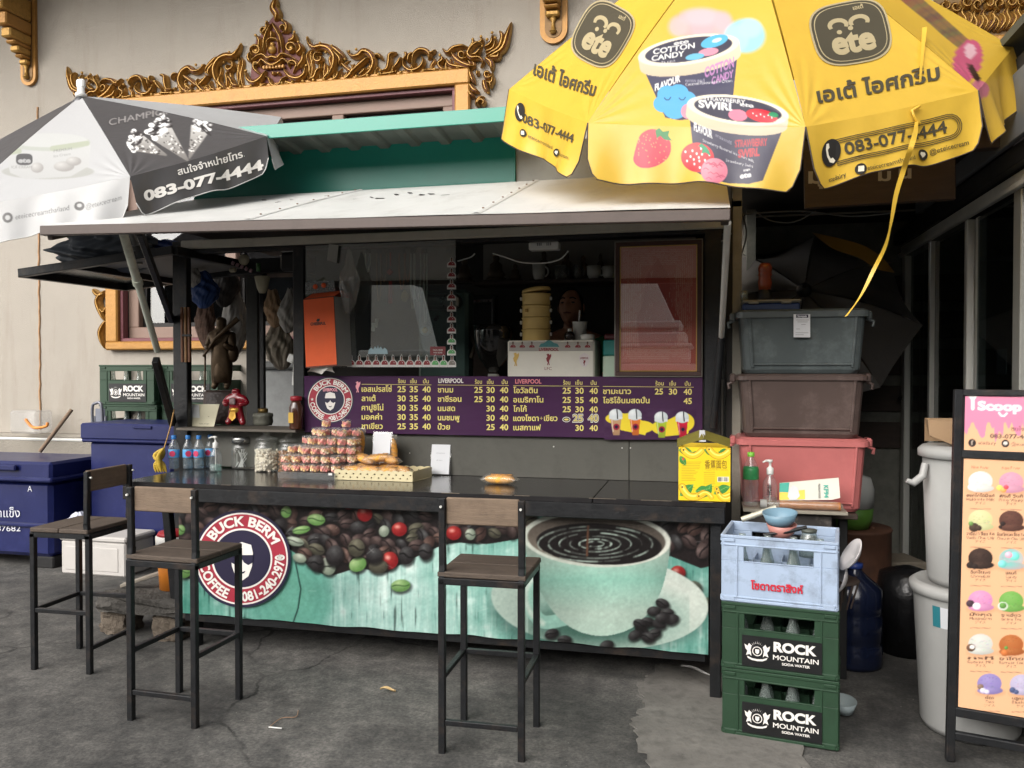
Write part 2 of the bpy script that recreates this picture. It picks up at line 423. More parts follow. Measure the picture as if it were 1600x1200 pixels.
def paint_mesh(o, canvas, name='print'):
    """write the canvas colours (sRGB 0-255) as linear vertex colours, looking each vertex up in photograph coordinates"""
    me = o.data; n = len(me.vertices); co = np.empty(n*3); me.vertices.foreach_get('co', co); co = co.reshape(-1,3)
    M = np.array(WM.get(o.name, Matrix())); co = co @ M[:3, :3].T + M[:3,3]
    v = co-_C; w = v @ _fw; px = 800+F_PX*(v @ _rt)/w; py = 600-F_PX*(v @ _up)/w
    c = np.clip(canvas.sample(px, py),0,255)/255.0
    l = np.where(c <= .04045, c/12.92,((c+.055)/1.055)**2.4)
    at = me.color_attributes.new(name, 'FLOAT_COLOR', 'POINT'); at.data.foreach_set('color', np.c_[l, np.ones(n)].astype(np.float32).ravel())
def fast_grid(name, P, mats, parent=None, thick=None):
    """P: (nv,nu,3) array of world points -> smooth sheet (numpy-fast)"""
    nv, nu = P.shape[:2]; me = bpy.data.meshes.new(name); co = P.reshape(-1,3)
    if parent is not None and parent.name in WM:
        Mi = np.array(WM[parent.name].inverted()); co = co @ Mi[:3, :3].T + Mi[:3,3]
    j, i = np.mgrid[0:nv-1,0:nu-1]; a = (j*nu+i).ravel(); q = np.c_[a, a+1, a+nu+1, a+nu].astype(np.int32)
    me.vertices.add(len(co)); me.vertices.foreach_set('co', co.astype(np.float32).ravel())
    me.loops.add(q.size); me.loops.foreach_set('vertex_index', q.ravel())
    me.polygons.add(len(q)); me.polygons.foreach_set('loop_start', np.arange(0, q.size, 4, dtype=np.int32))
    me.polygons.foreach_set('use_smooth', np.ones(len(q), bool))
    for mm in (mats if isinstance(mats, (list, tuple)) else [mats]): me.materials.append(mm)
    me.update(calc_edges=True); me.validate()
    o = bpy.data.objects.new(name, me); COL.objects.link(o)
    if parent is not None: o.parent = parent; WM[o.name] = WM.get(parent.name, Matrix())
    else: WM[o.name] = Matrix()
    return o
# ================================================================ MATERIALS
GOLD = mat('gilding', S(178,138,72),.4,.4, var=.22, vscale=30, bump=.25, bscale=90, dirt=.55, dirtcol=S(70,48,26), dscale=16)
GOLDP = mat('gold_paint', S(168,122,60),.42,.2, var=.12, vscale=20, bump=.15, bscale=70, dirt=.35, dirtcol=S(120,84,40), dscale=9)
MAROON = mat('maroon_paint', S(104,56,54),.6, var=.2)
PLASTER = mat('plaster', S(163,156,146),.9, var=.06, vscale=1.6, bump=.3, bscale=150, dirt=.42, dirtcol=S(128,115,99), dscale=2.2, dstretch=(1.6,1,.22))
PLINTH = mat('plinth_concrete', S(140,134,124),.9, var=.12, vscale=6, bump=.4, bscale=60, dirt=.4, dirtcol=S(105,98,88))
WINFR = mat('window_frame_paint', S(133,110,98),.55, var=.06)
DARKGL = mat('dark_window_glass', S(16,18,20),.06, var=0, spec=.8)
BLACK = mat('black_steel', S(33,34,36),.42,.25, var=.25, vscale=18, bump=.1, bscale=60, dirt=.5, dirtcol=S(84,68,56), dscale=8)
BLACK2 = mat('black_paint', S(22,22,23),.55, var=.2, dirt=.2, dirtcol=S(60,56,50), dscale=10)
LAMI = mat('black_laminate', S(38,37,38),.16, var=.3, vscale=6, dirt=.3, dirtcol=S(62,58,54), dscale=5, bump=.02, bscale=200)
OLIVE = mat('grey_olive_panel', S(82,81,75),.62, var=.14, vscale=4, dirt=.35, dirtcol=S(44,40,36), dscale=6, bump=.06, bscale=30)
CREAM = mat('cream_metal', S(176,172,160),.5, var=.1, dirt=.5, dirtcol=S(96,90,80), dscale=5)
WHITEM = mat('white_metal_sheet', S(204,204,201),.4,.05, var=.06, dirt=.5, dirtcol=S(132,126,116), dscale=2.6, dstretch=(1.6,.5,1))
BROWNM = mat('brown_edge_metal', S(84,73,68),.5,.1, var=.12, dirt=.3, dirtcol=S(48,40,36), dscale=8)
TEAL = mat('teal_metal', S(28,128,110),.32,.0, var=.06, vscale=2, dirt=.15, dirtcol=S(70,120,92), dscale=3, coat=.2)
TEALD = mat('teal_panel_metal', S(24,112,98),.4, var=.08, vscale=2, dirt=.2, dirtcol=S(14,60,54), dscale=3)
ZINC = mat('corrugated_zinc', S(104,108,102),.55,.2, var=.15, dirt=.5, dirtcol=S(80,78,70), dscale=6, stretch=(1,.2,1))
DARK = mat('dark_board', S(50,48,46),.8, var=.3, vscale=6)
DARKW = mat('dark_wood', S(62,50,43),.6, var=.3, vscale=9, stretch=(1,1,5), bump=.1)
ALU = mat('aluminium', S(222,222,216),.4,.3, var=.1, stretch=(1,1,.2))
ASPHALT = None
def asphalt_mat():
    m = bpy.data.materials.new('asphalt'); m.use_nodes = True; nt = m.node_tree; N = nt.nodes; L = nt.links; b = N['Principled BSDF']
    tc = N.new("ShaderNodeTexCoord")
    def noise(sc, det, ro=.6):
        n = N.new("ShaderNodeTexNoise"); n.inputs['Scale'].default_value = sc; n.inputs['Detail'].default_value = det; n.inputs['Roughness'].default_value = ro; L.new(tc.outputs['Object'], n.inputs['Vector']); return n.outputs[0]
    def ramp(src, pts):
        r = N.new("ShaderNodeValToRGB"); e = r.color_ramp.elements; e[0].position, e[0].color = pts[0]; e[1].position, e[1].color = pts[1]
        for p, c in pts[2:]: q = e.new(p); q.color = c
        L.new(src, r.inputs[0]); return r.outputs[0]
    base = ramp(noise(.9,9,.62),[(.26, S(37,38,39)),(.76, S(118,117,115))])
    spk = ramp(noise(70,4,.7),[(.35,(.62,.62,.62,1)),(.68,(1.28,1.26,1.22,1))])
    mid = ramp(noise(7,8,.7),[(.36,(.68,.68,.68,1)),(.78,(1.65,1.6,1.55,1))])
    def mul(a, c):
        x = N.new("ShaderNodeMix"); x.data_type = 'RGBA'; x.blend_type = 'MULTIPLY'; x.inputs[0].default_value = 1; L.new(a, x.inputs[6]); L.new(c, x.inputs[7]); return x.outputs[2]
    col = mul(mul(base, spk), mid)
    col = mul(col, ramp(noise(1.7,7,.6),[(.36,(.5,.5,.51,1)),(.5,(1,1,1,1))]))
    col = mul(col, ramp(noise(16,6,.75),[(.32,(.72,.72,.72,1)),(.7,(1.3,1.29,1.27,1))]))
    nd = N.new("ShaderNodeTexNoise"); nd.inputs['Scale'].default_value = 3; nd.inputs['Detail'].default_value = 6; L.new(tc.outputs['Object'], nd.inputs['Vector'])
    ad = N.new("ShaderNodeMix"); ad.data_type = 'RGBA'; ad.inputs[0].default_value = .22; L.new(tc.outputs['Object'], ad.inputs[6]); L.new(nd.outputs['Color'], ad.inputs[7])
    vo = N.new("ShaderNodeTexVoronoi"); vo.feature = 'DISTANCE_TO_EDGE'; vo.inputs['Scale'].default_value = 1.1; L.new(ad.outputs[2], vo.inputs['Vector'])
    crk = ramp(vo.outputs['Distance'],[(.004,(.3,.3,.3,1)),(.010,(1,1,1,1))])
    cm = N.new("ShaderNodeMix"); cm.data_type = 'RGBA'; L.new(ramp(noise(.8,3),[(.5,(0,0,0,1)),(.58,(1,1,1,1))]), cm.inputs[0]); cm.inputs[6].default_value = (1,1,1,1); L.new(crk, cm.inputs[7]); col = mul(col, cm.outputs[2])
    sp = N.new("ShaderNodeTexVoronoi"); sp.inputs['Scale'].default_value = 26; L.new(tc.outputs['Object'], sp.inputs['Vector'])
    dots = ramp(sp.outputs['Distance'],[(.035,(1,1,1,1)),(.06,(0,0,0,1))])
    msk = ramp(noise(3.1,2),[(.55,(0,0,0,1)),(.6,(1,1,1,1))])
    dm = mul(dots, msk); mx = N.new("ShaderNodeMix"); mx.data_type = 'RGBA'; L.new(dm, mx.inputs[0]); L.new(col, mx.inputs[6]); mx.inputs[7].default_value = S(168,164,156)
    L.new(mx.outputs[2], b.inputs['Base Color']); b.inputs['Roughness'].default_value = .82
    bp = N.new("ShaderNodeBump"); bp.inputs['Strength'].default_value = .5; bp.inputs['Distance'].default_value = .006; L.new(noise(45,8,.75), bp.inputs['Height']); L.new(bp.outputs[0], b.inputs['Normal'])
    return m
ASPHALT = asphalt_mat()
CONC = mat('old_concrete', S(112,109,104),.9, var=.4, vscale=14, bump=.2, bscale=40, dirt=.95, dirtcol=S(52,50,48), dscale=7)
# ================================================================ GROUND
g = MB().grid(lambda u, v: (-30+60*u, -20+40*v, .006*math.sin(7*u*9)*math.sin(v*31)),60,40)
struct(g.build('ground', ASPHALT))
def jag(pts, amp, n=6, seed=1):
    r = random.Random(seed); out = []
    for i in range(len(pts)):
        a, b = pts[i], pts[(i+1) % len(pts)]
        for k in range(n): t = k/n; out.append((a[0]+(b[0]-a[0])*t+r.uniform(-amp, amp), a[1]+(b[1]-a[1])*t+r.uniform(-amp, amp)))
    return out
pp = [aZ(x, y, 0)[:2] for x, y in ((1000,1070),(1030,1040),(1100,1045),(1180,1010),(1240,1090),(1260,1200),(1150,1240),(1060,1230),(1015,1195),(988,1135),(1003,1105))]
m = MB(); m.prism([(x, y, .002) for x, y in jag(pp, .022,9)],(0,0,.007)); struct(m.build('concrete_patch', CONC))
# ================================================================ TEMPLE BUILDING
YW = 6.35
temple = thing('temple_building', 'grey plastered temple building with gilded window pediment and gold eave brackets', 'building', (-3, YW, 0))
wz0, wz1 = aY(230,547, YW).z, aY(640,118, YW).z
wx0, wx1 = aY(172,540, YW).x, aY(737,150, YW).x
GB = .125
ox0, ox1, oz0, oz1 = wx0+GB, wx1-GB, wz0+GB*.6, wz1-GB
m = MB()
XL, XR, ZT = -14.0,9.0,7.0
def wq(x0, x1, z0, z1, y=YW): m.add([(x0, y, z0),(x1, y, z0),(x1, y, z1),(x0, y, z1)],[(0,1,2,3)])
wq(XL, ox0,0, ZT); wq(ox1,.28,0, ZT); wq(ox0, ox1,0, oz0); wq(ox0, ox1, oz1, ZT); wq(.28, XR, 2.62, ZT)
for a, b in (((ox0, oz0),(ox1, oz0)),((ox1, oz0),(ox1, oz1)),((ox1, oz1),(ox0, oz1)),((ox0, oz1),(ox0, oz0))):
    m.add([(a[0], YW, a[1]),(b[0], YW, b[1]),(b[0], YW+.3, b[1]),(a[0], YW+.3, a[1])],[(0,1,2,3)])
m.build('wall', PLASTER, temple)
m = MB(); m.box((-7.0, YW-.05,.46),(14,.16,.93), bev=.02); m.build('plinth', PLINTH, temple)
jx = aY(62,500, YW).x
m = MB(); r = random.Random(3); pts = [(jx+r.uniform(-.006,.006), YW-.004,.95+i*.06) for i in range(50)]
m.tube(pts, .009,6); m.build('wall_joint', mat('rust_mortar', S(168,132,98),.9, var=.3, vscale=20), temple)
m = MB(); m.box((-3.2, YW-.75,5.35),(22,1.6,.22), bev=.03); m.build('eave', PLASTER, temple)
m = MB(); m.box((-3.2, YW-1.6,5.45),(22.2,.12,.5), bev=.03); m.build('eave_fascia', MAROON, temple)
# window
win = MB()
for a, b, w in (((wx0, wz1-GB/2),(wx1, wz1-GB/2), GB),((wx0, wz0+GB*.3),(wx1, wz0+GB*.3), GB*.6)):
    win.box(((a[0]+b[0])/2, YW-.035, a[1]),(b[0]-a[0],.07, w), bev=.012)
for x in (wx0+GB/2, wx1-GB/2): win.box((x, YW-.033,(oz0+oz1)/2),(GB, .066, oz1-oz0+.01), bev=.012)
wf = win.build('window', GOLDP, temple)
m = MB()
for x0, x1, z0, z1 in ((ox0, ox1, oz1-.03, oz1),(ox0, ox1, oz0, oz0+.03),(ox0, ox0+.03, oz0+.03, oz1-.03),(ox1-.03, ox1, oz0+.03, oz1-.03)):
    m.box(((x0+x1)/2, YW+.01,(z0+z1)/2),(x1-x0,.07, z1-z0), bev=.004)
m.build('trim', mat('plum_trim', S(112,66,72),.5, var=.08), wf)
m = MB(); fx0, fx1, fz0, fz1 = ox0+.03, ox1-.03, oz0+.03, oz1-.03
mull = [fx0+(fx1-fx0)*k for k in (0,.335,.665,1)]
fw_ = .1
m.box(((fx0+fx1)/2, YW+.09, fz1-fw_/2),(fx1-fx0,.08, fw_), bev=.006); m.box(((fx0+fx1)/2, YW+.09, fz0+fw_/2),(fx1-fx0,.08, fw_), bev=.006)
for x in mull: m.box((min(max(x, fx0+fw_/2), fx1-fw_/2), YW+.088,(fz0+fz1)/2),(fw_*1.05,.076, fz1-fz0-2*fw_), bev=.006)
m.build('sash', WINFR, wf)
for k in range(3):
    m = MB(); x0 = mull[k]+fw_*(.55 if k else 1.02); x1 = mull[k+1]-fw_*(.55 if k < 2 else 1.02); z0, z1 = fz0+fw_, fz1-fw_
    for c, s in ((((x0+x1)/2, z1-.02),(x1-x0,.04)),(((x0+x1)/2, z0+.02),(x1-x0,.04))): m.box((c[0], YW+.13, c[1]),(s[0],.04, s[1]))
    for x in (x0+.02, x1-.02): m.box((x, YW+.13,(z0+z1)/2),(.04,.039, z1-z0-.08))
    m.build('glazing_bar', mat('dark_bronze', S(30,28,27),.4,.3, var=.1), wf)
    m = MB(); m.box(((x0+x1)/2, YW+.14,(z0+z1)/2),(x1-x0-.08,.008, z1-z0-.08)); m.build('pane', thin_glass('window_pane_glass', (.5,.52,.54,1),.01,2.0), wf)
m = MB(); m.box(((fx0+fx1)/2, YW+1.0,(fz0+fz1)/2),(fx1-fx0+1.6,.05, fz1-fz0+1.2)); m.build('room_back', DARK, wf)
m = MB()
for k in range(9): x = fx1-.95+k*.12; m.beam((x-.5, YW+.4, fz1-.05),(x+.55, YW+.42, fz1-.75-.04*k),.09,.012, up=(0,1,0))
m.build('canopy_reflection', mat('pink_reflection', S(150,92,96),.85, var=.2), wf)  # slanted pink bars behind the pane imitate the reflection of a canopy
m = MB()
for k in range(7): x = fx0+1.05+k*.16; m.box((x, YW+.45, fz1-.45),(.02,.02,.6))
for k in range(2): m.box((fx0+1.5, YW+.45, fz1-.3-.22*k),(1.1,.02,.02))
m.build('building_reflection', mat('pale_reflection', S(130,132,130),.6, var=.1), wf)  # thin pale bars added inside the window imitate a reflected building
# ---- carved and gilded pediment: every scroll is a ridged strip laid on the wall plane
ped = MB().box((aY(430,150, YW).x, YW-.01, wz1+.012),(wx1-wx0-.1,.05,.03), bev=.006).build('pediment', GOLDP, temple)
K_ = mpp(430,90, YW); CX = aY(431,80, YW).x
def wall_pt(px, py): p = aY(px, py, YW); return p.x, p.z
_prof = [(-1,0,0),(-.92,.55,0),(-.7,.85,0),(-.5,.5,1),(-.28,.5,1),(-.12,1,0),(.12,1,0),(.28,.5,1),(.5,.5,1),(.7,.85,0),(.92,.55,0),(1,0,0)]
def strip2(pts, w, taper=(0.25,.2), depth=.06, lift=.0, mirror=False, mb=None, leaf=False):
    """pts: (x,z) wall coordinates; w full width in metres"""
    P = crom(pts, 6); n = len(P); mb = mb or MB(); vs = []; fs = []; mi = []
    k = len(_prof)
    for i, p in enumerate(P):
        t = i/(n-1); d = P[min(i+1, n-1)]-P[max(i-1,0)]; d = d/(np.hypot(*d)+1e-9); nr = (-d[1], d[0])
        if leaf: ww = w*(math.sin(math.pi*min(1, t*1.02))**.7*.95+.05)*(1-.35*t)
        else: ww = w*min(1, taper[0]+(1-taper[0])*math.sin(min(1, t*2.2)*math.pi/2))*min(1, taper[1]+(1-taper[1])*math.sin(min(1,(1-t)*1.8)*math.pi/2))
        for s, h, q in _prof:
            x = p[0]+nr[0]*s*ww/2; z = p[1]+nr[1]*s*ww/2
            if mirror: x = 2*CX-x
            vs.append((x, YW-lift-h*depth*min(1,.35+ww/w), z))
    for i in range(n-1):
        for j in range(k-1):
            a = i*k+j; mb.add([],[]); mb.f.append((a, a+1, a+k+1, a+k)); mb.m.append(_prof[j][2] and _prof[j+1][2]); mb.s.append(False)
    mb.v += vs
    return mb
def stroke(o, pts, w, **kw):
    w = w*1.22
    """o=(ox,oy,k): traced control points and width in a local scale -> one carved scroll (and its mirror twin)"""
    ox, oy, k = o; q = [wall_pt(ox+x*k, oy+y*k) for x, y in pts]; both = kw.pop('both', True)
    lift = kw.pop('lift', random.uniform(0,.012))
    strip2(q, w*k*K_, lift=lift, **kw).build('scroll', [GOLD, MAROON], ped)
    if both: strip2(q, w*k*K_, lift=lift, mirror=True, **kw).build('scroll', [GOLD, MAROON], ped)
def bead(o, x, y, r, both=True, dep=.03):
    ox, oy, k = o; X, Z = wall_pt(ox+x*k, oy+y*k)
    for mx in ((False, True) if both else (False,)):
        MB().ball((2*CX-X if mx else X, YW-dep, Z), r*k*K_, 8,6).build('bead', GOLD, ped)
def spiral(cx, cy, r, turns=1.5, a0=0.0, sgn=1, tail=()):
    pts = []
    n = int(turns*8)
    for i in range(n+1): t = i/n; a = a0+sgn*2*math.pi*turns*t; pts.append((cx+r*(1-t*.8)*math.cos(a), cy+r*(1-t*.8)*math.sin(a)))
    return list(tail)+pts
A = (350,0,.1583); C_ = (580,20,.14375)
# mask in the middle: maroon back board, then carved bands
sil = [(330,880),(270,800),(285,660),(300,520),(330,400),(400,330),(440,240),(500,170),(580,230),(660,320),(740,420),(790,560),(770,720),(850,760),(800,830),(740,890)]
m = MB(); m.prism([Vector((wall_pt(350+x*.1583, y*.1583)[0], YW-.001, wall_pt(350+x*.1583, y*.1583)[1])) for x, y in sil],(0,-.018,0)); m.build('mask_board', MAROON, ped)
for pts, w, kw in (
    ([(520,225),(548,165),(512,100),(524,40),(512,-40)],95, dict(leaf=True)),
    ([(420,545),(425,420),(455,330),(498,240)],34, {}),([(498,240),(545,320),(590,410),(605,545)],34, {}),
    ([(460,540),(452,440),(480,405),(500,400),(540,405),(562,440),(555,540)],26, {}),
    ([(500,400),(500,320)],60, dict(leaf=True)),
    ([(290,620),(360,575),(420,565),(465,595),(512,585),(560,595),(605,555),(670,570),(740,610)],42, dict(lift=.012)),
    ([(310,660),(380,650),(410,615),(470,655),(520,665),(575,640),(620,608),(670,640),(720,650)],38, dict(lift=.016)),
    ([(430,770),(475,795),(500,850),(540,868),(580,850),(612,795),(660,765)],40, dict(lift=.01)),
    ([(440,715),(400,790),(330,835),(270,805),(235,720)],52, dict(lift=.014)),([(615,700),(680,775),(760,795),(828,745),(825,665)],52, dict(lift=.014)),
    ([(400,760),(330,700),(330,640),(380,650),(390,690)],40, {}),([(700,740),(745,660),(710,620),(665,640),(670,690)],40, {}),
    (spiral(345,520,62,1.4,2.2,1),40, {}),(spiral(690,495,60,1.4,.9,-1),40, {}),
    (spiral(425,320,42,1.1,1,1),30, {}),(spiral(605,300,45,1.1,2,-1),30, {}),
    ([(370,500),(380,420),(335,365)],55, dict(leaf=True)),([(400,360),(455,300),(440,230)],50, dict(leaf=True)),
    ([(640,350),(650,270),(595,215)],55, dict(leaf=True)),([(650,430),(715,400),(712,335)],60, dict(leaf=True)),([(740,560),(790,500),(750,430)],60, dict(leaf=True)),
    ([(740,690),(800,610),(800,530)],60, dict(leaf=True)),([(300,640),(275,590),(290,520)],50, dict(leaf=True)),
    ([(350,890),(400,870),(450,830)],50, dict(leaf=True)),([(620,820),(680,840),(740,860)],50, dict(leaf=True)),
    ([(520,760),(515,720)],60, dict(leaf=True)),([(560,760),(575,725)],40, dict(leaf=True))):
    stroke(A, pts, w, both=False, **kw)
for i in range(7): x, z = wall_pt(350+(425+31*i)*.1583,(688-2*i)*.1583); MB().box((x, YW-.045, z),(.026,.03,.03), bev=.006).build('tooth', GOLDP, ped)
bead(A, 497,505,42, False, .03); bead(A, 497,452,24, False, .03); bead(A, 345,522,24, False, .04); bead(A, 690,497,26, False, .04)
for x, y in ((330,362),(440,232),(595,215),(712,330),(752,428),(645,270),(390,300),(800,535),(830,660),(235,712)): bead(A, x, y, 15, False)
# side runs, traced on one half and mirrored
for pts, w, kw in (
    ([(840,385),(865,450),(915,490),(985,478),(1060,500),(1112,580),(1100,680),(1060,750),(1010,810)],62, {}),
    (spiral(960,590,58,1.1,-1.2,-1),40, {}),([(1075,470),(1150,530),(1225,600)],60, dict(leaf=True)),([(1100,520),(1170,600),(1150,660)],50, dict(leaf=True)),
    ([(850,805),(915,780),(945,715),(995,690)],44, {}),([(990,815),(1060,730),(1040,650)],55, dict(leaf=True)),
    ([(1180,640),(1235,690),(1300,740)],40, {}),([(1450,590),(1360,665),(1260,760)],40, dict(lift=.016)),
    ([(1225,510),(1280,570),(1345,565),(1395,522),(1465,555),(1495,640),(1455,730),(1385,770),(1300,765)],56, {}),
    ([(1085,815),(1140,780),(1165,705)],40, dict(leaf=True)),([(1200,820),(1285,730),(1300,640)],60, dict(leaf=True)),([(1350,760),(1400,720),(1415,680)],40, dict(leaf=True))):
    stroke(A, pts, w, **kw)
for x, y in ((840,385),(965,440),(1080,465),(1210,598),(1150,550),(1020,530),(1250,520),(1320,500),(1415,510),(1500,590)): bead(A, x, y, 14)
for pts, w, kw in (
    ([(60,485),(110,480),(142,535)],32, {}),([(295,450),(225,480),(215,560),(190,635),(115,645)],50, {}),([(345,500),(310,570),(250,640)],40, {}),
    ([(385,440),(405,490),(365,525)],44, dict(leaf=True)),([(365,530),(385,610),(455,650),(545,620),(588,550),(560,485)],46, {}),
    ([(470,600),(488,490),(545,432),(625,440),(662,490),(640,535)],46, dict(lift=.018)),([(630,455),(680,455),(715,415)],34, dict(leaf=True)),([(420,560),(440,480),(500,460)],36, {}),
    ([(300,665),(200,685),(105,695)],50, dict(leaf=True)),([(760,640),(680,645),(600,640)],44, dict(leaf=True)),
    ([(765,475),(795,530),(750,575),(790,630),(880,632)],42, {}),([(830,525),(880,590),(980,612),(1070,625)],48, {}),
    ([(785,400),(845,455),(905,405),(1000,380),(1080,400)],46, {}),([(880,440),(930,515),(1000,565),(1080,595),(1150,600)],60, {}),
    (spiral(1010,480,55,1.2,0,1),40, {}),([(1235,375),(1180,350),(1105,400),(1072,470),(1110,512),(1190,510),(1232,560),(1200,615)],46, dict(lift=.012)),
    ([(1110,485),(1170,470),(1222,395)],34, dict(lift=.02)),([(1240,400),(1320,345),(1328,245)],50, dict(leaf=True)),([(1250,450),(1345,405),(1368,290)],50, dict(leaf=True)),
    ([(1260,485),(1400,405),(1440,280),(1405,215)],52, {}),([(1275,505),(1430,420),(1490,270),(1535,112)],84, dict(leaf=True)),
    ([(1090,400),(1130,350),(1110,305)],44, dict(leaf=True)),([(1160,360),(1215,330),(1205,275)],44, dict(leaf=True)),
    ([(1300,500),(1390,500),(1400,440)],70, dict(leaf=True)),([(1245,510),(1315,560),(1325,655)],56, {}),(spiral(1285,690,52,1.2,-.6,1),38, {}),
    ([(1340,700),(1320,780),(1250,760)],50, dict(leaf=True)),([(1240,740),(1255,830),(1295,895)],64, dict(leaf=True)),([(1310,760),(1318,840)],46, dict(leaf=True)),
    ([(1085,640),(1105,720),(1145,790)],60, dict(leaf=True)),([(1080,780),(1125,850),(1190,880)],60, dict(leaf=True)),([(1165,700),(1172,640)],40, dict(leaf=True)),([(1072,850),(1095,900),(1145,935)],50, dict(leaf=True)),
    ([(1150,1030),(1185,960),(1245,925)],50, dict(leaf=True)),(spiral(1220,1000,48,1.1,2,1),36, {})):
    stroke(C_, pts, w, **kw)
for x, y in ((370,510),(530,430),(595,565),(640,480),(760,475),(880,430),(1115,305),(1205,275),(1325,232),(1270,305),(1360,290),(1218,375),(1490,225),(1285,690),(1180,660),(1285,885),(1315,825),(430,668),(115,640)): bead(C_, x, y, 16)
for i in range(34):
    t = i/33; x = wx0+.1+(wx1-wx0-.2)*t; MB().ball((x, YW-.05, wz1+.012),.014,8,5).build('bead', GOLD, ped)
# small leaves filling the ground between the scrolls, along the band
rl = random.Random(17)
env = lambda x: float(np.interp(x, [478,500,520,545,580,610,640,680,700,735],[60,66,78,88,84,84,86,82,74,70]))
for k in range(44):
    x = 480+255*k/43; yb = 139-(x-430)*.083; top = env(x)+rl.uniform(8,26); h = yb-top; dx = rl.uniform(-9,9)
    stroke((0,0,1),[(x, yb),(x+dx*.9, yb-h*.45),(x+dx*.2, yb-h*.8),(x+dx*1.2, yb-h)], rl.uniform(4.5,7), leaf=True, lift=0, depth=.028)
# strip of carving down the window's left side (lower part shows beside the stall)
for pts, w in (([(168,455),(158,470),(164,490),(172,505)],9),([(150,452),(160,462),(170,458)],8),([(172,500),(162,520),(168,545)],9),([(160,480),(168,488),(172,478)],7)):
    stroke((0,0,1), pts, w, both=False)
# eave brackets
def bracket(px, py_bot, py_top, w):
    """gilded console: rounded back board with stepped blocks and a claw foot"""
    x, zb = wall_pt(px, py_bot); zt = zb+(py_bot-py_top)*K_+.6; hw = w*K_/2
    out = [(x-hw, zt),(x-hw, zb+hw)]+[(x+hw*math.cos(a), zb+hw+hw*math.sin(a)) for a in np.linspace(math.pi, 2*math.pi, 12)][1:]+[(x+hw, zt)]
    m = MB(); m.prism([Vector((a, YW-.001, b)) for a, b in out],(0,-.03,0)); br = m.build('bracket', GOLDP, temple)
    m = MB(); inn = [(x-hw*.62, zt),(x-hw*.62, zb+hw)]+[(x+hw*.62*math.cos(a), zb+hw+hw*.62*math.sin(a)) for a in np.linspace(math.pi, 2*math.pi, 10)][1:]+[(x+hw*.62, zt)]
    m.prism([Vector((a, YW-.031, b)) for a, b in inn],(0,-.006,0)); m.build('panel', mat('bronze_recess', S(120,92,56),.5,.3, var=.3, vscale=30), br)
    m = MB(); m.lathe([(.0,0),(.022,.004),(.022,.02),(.03,.022),(.018,.03),(.012,.09),(.03,.12)],(x, YW-.05, zb+hw*.6),10); m.build('foot', GOLD, br)
    z = zb+hw*.6+.12; k = 0
    while z < zt-.05:
        d = .06+.045*k; h = (.05,.03,.06,.035,.09,.12,.2,.3,.3)[min(k, 8)]
        MB().box((x, YW-.036-d/2, z+h/2),(hw*(1.0+.07*min(k, 5)), d, h*.94), bev=.012).build('step', GOLD if k % 2 == 0 else GOLDP, br); z += h; k += 1
    for i in range(3):
        zc = z-.2-.17*i; MB().tube([Vector((x+hw*.66, YW-.2-.05*i+.07*math.cos(a), zc+.07*math.sin(a))) for a in np.linspace(0,5.2,12)],[.016*(1-t*.6) for t in np.linspace(0,1,12)],6).build('scroll', GOLD, br)
bracket(48,135,-40,30); bracket(866,70,-60,40)
# second window's pediment high on the right
P2 = (1460,0,1.0)
m = MB(); c = aY(1560,66, YW); m.box((c.x+.5, YW-.02, c.z),(1.9,.06,.07), bev=.012); m.build('window_band', GOLDP, temple)
m = MB(); c = aY(1530,35, YW); m.prism([Vector((aY(x, y, YW).x, YW-.001, aY(x, y, YW).z)) for x, y in ((1440,-30),(1470,20),(1510,55),(1640,62),(1640,-60))],(0,-.012,0)); m.build('pediment_board', mat('bronze_board', S(112,88,56),.6,.2, var=.25, vscale=18), temple)
r = random.Random(5)
for i in range(9):
    bx, by = 1465+i*17,46+r.uniform(-4,4)-i*.4
    for a in ([(bx, by+8),(bx+6, by-6),(bx-2+4*r.random(), by-18),(bx+8, by-30)],[(bx+6, by+8),(bx+16, by-8),(bx+10, by-22)]): stroke((0,0,1), a, 10, both=False, leaf=True)
    stroke((0,0,1), spiral(bx+8, by-34,9,1.2, r.uniform(0,6),1),6, both=False)
# pipe on the plinth
pz = aY(60,686, YW-.1).z
m = MB(); m.tube([(-8, YW-.12, pz),(aY(128,686, YW).x, YW-.12, pz+.002),(-2.6, YW-.12, pz)],.017,10); tag(m.build('drain_pipe', mat('white_pvc', S(214,214,210),.4, var=.06, dirt=.3), None), 'white plastic pipe running along the top of the wall plinth', 'pipe')
# ================================================================ COFFEE STALL (the fixed body)
YF = 4.45; YC = 3.80; CT = .905
SX0, SX1 = aY(284,500, YF).x, .115
stall = thing('coffee_stall', 'black steel coffee stall with long counter, raised white awning and teal roof trim', 'stall', (-1.5, YF, 0))
def part(mb, name, m, parent=None): return mb.build(name, m, parent or stall)
cx0, cx1 = aY(190,750, YC).x, aY(1134,786, YC).x
seam = aY(930,770, YC+.1).x
m = MB(); m.box(((cx0+seam)/2-.001,(YC+YF)/2, CT-.0125),(seam-cx0-.002, YF-YC-.004,.025), bev=.003); ct = part(m, 'counter_top', LAMI)
m = MB(); m.box(((cx1+seam)/2+.001,(YC+YF)/2, CT-.0125),(cx1-seam-.002, YF-YC-.004,.025), bev=.003); part(m, 'counter_top', LAMI)
m = MB(); m.box(((cx0+cx1)/2, YC+.012, CT-.0225-.038),(cx1-cx0-.006,.024,.071), bev=.004); part(m, 'counter_fascia', BLACK)
r = random.Random(11); n = 26
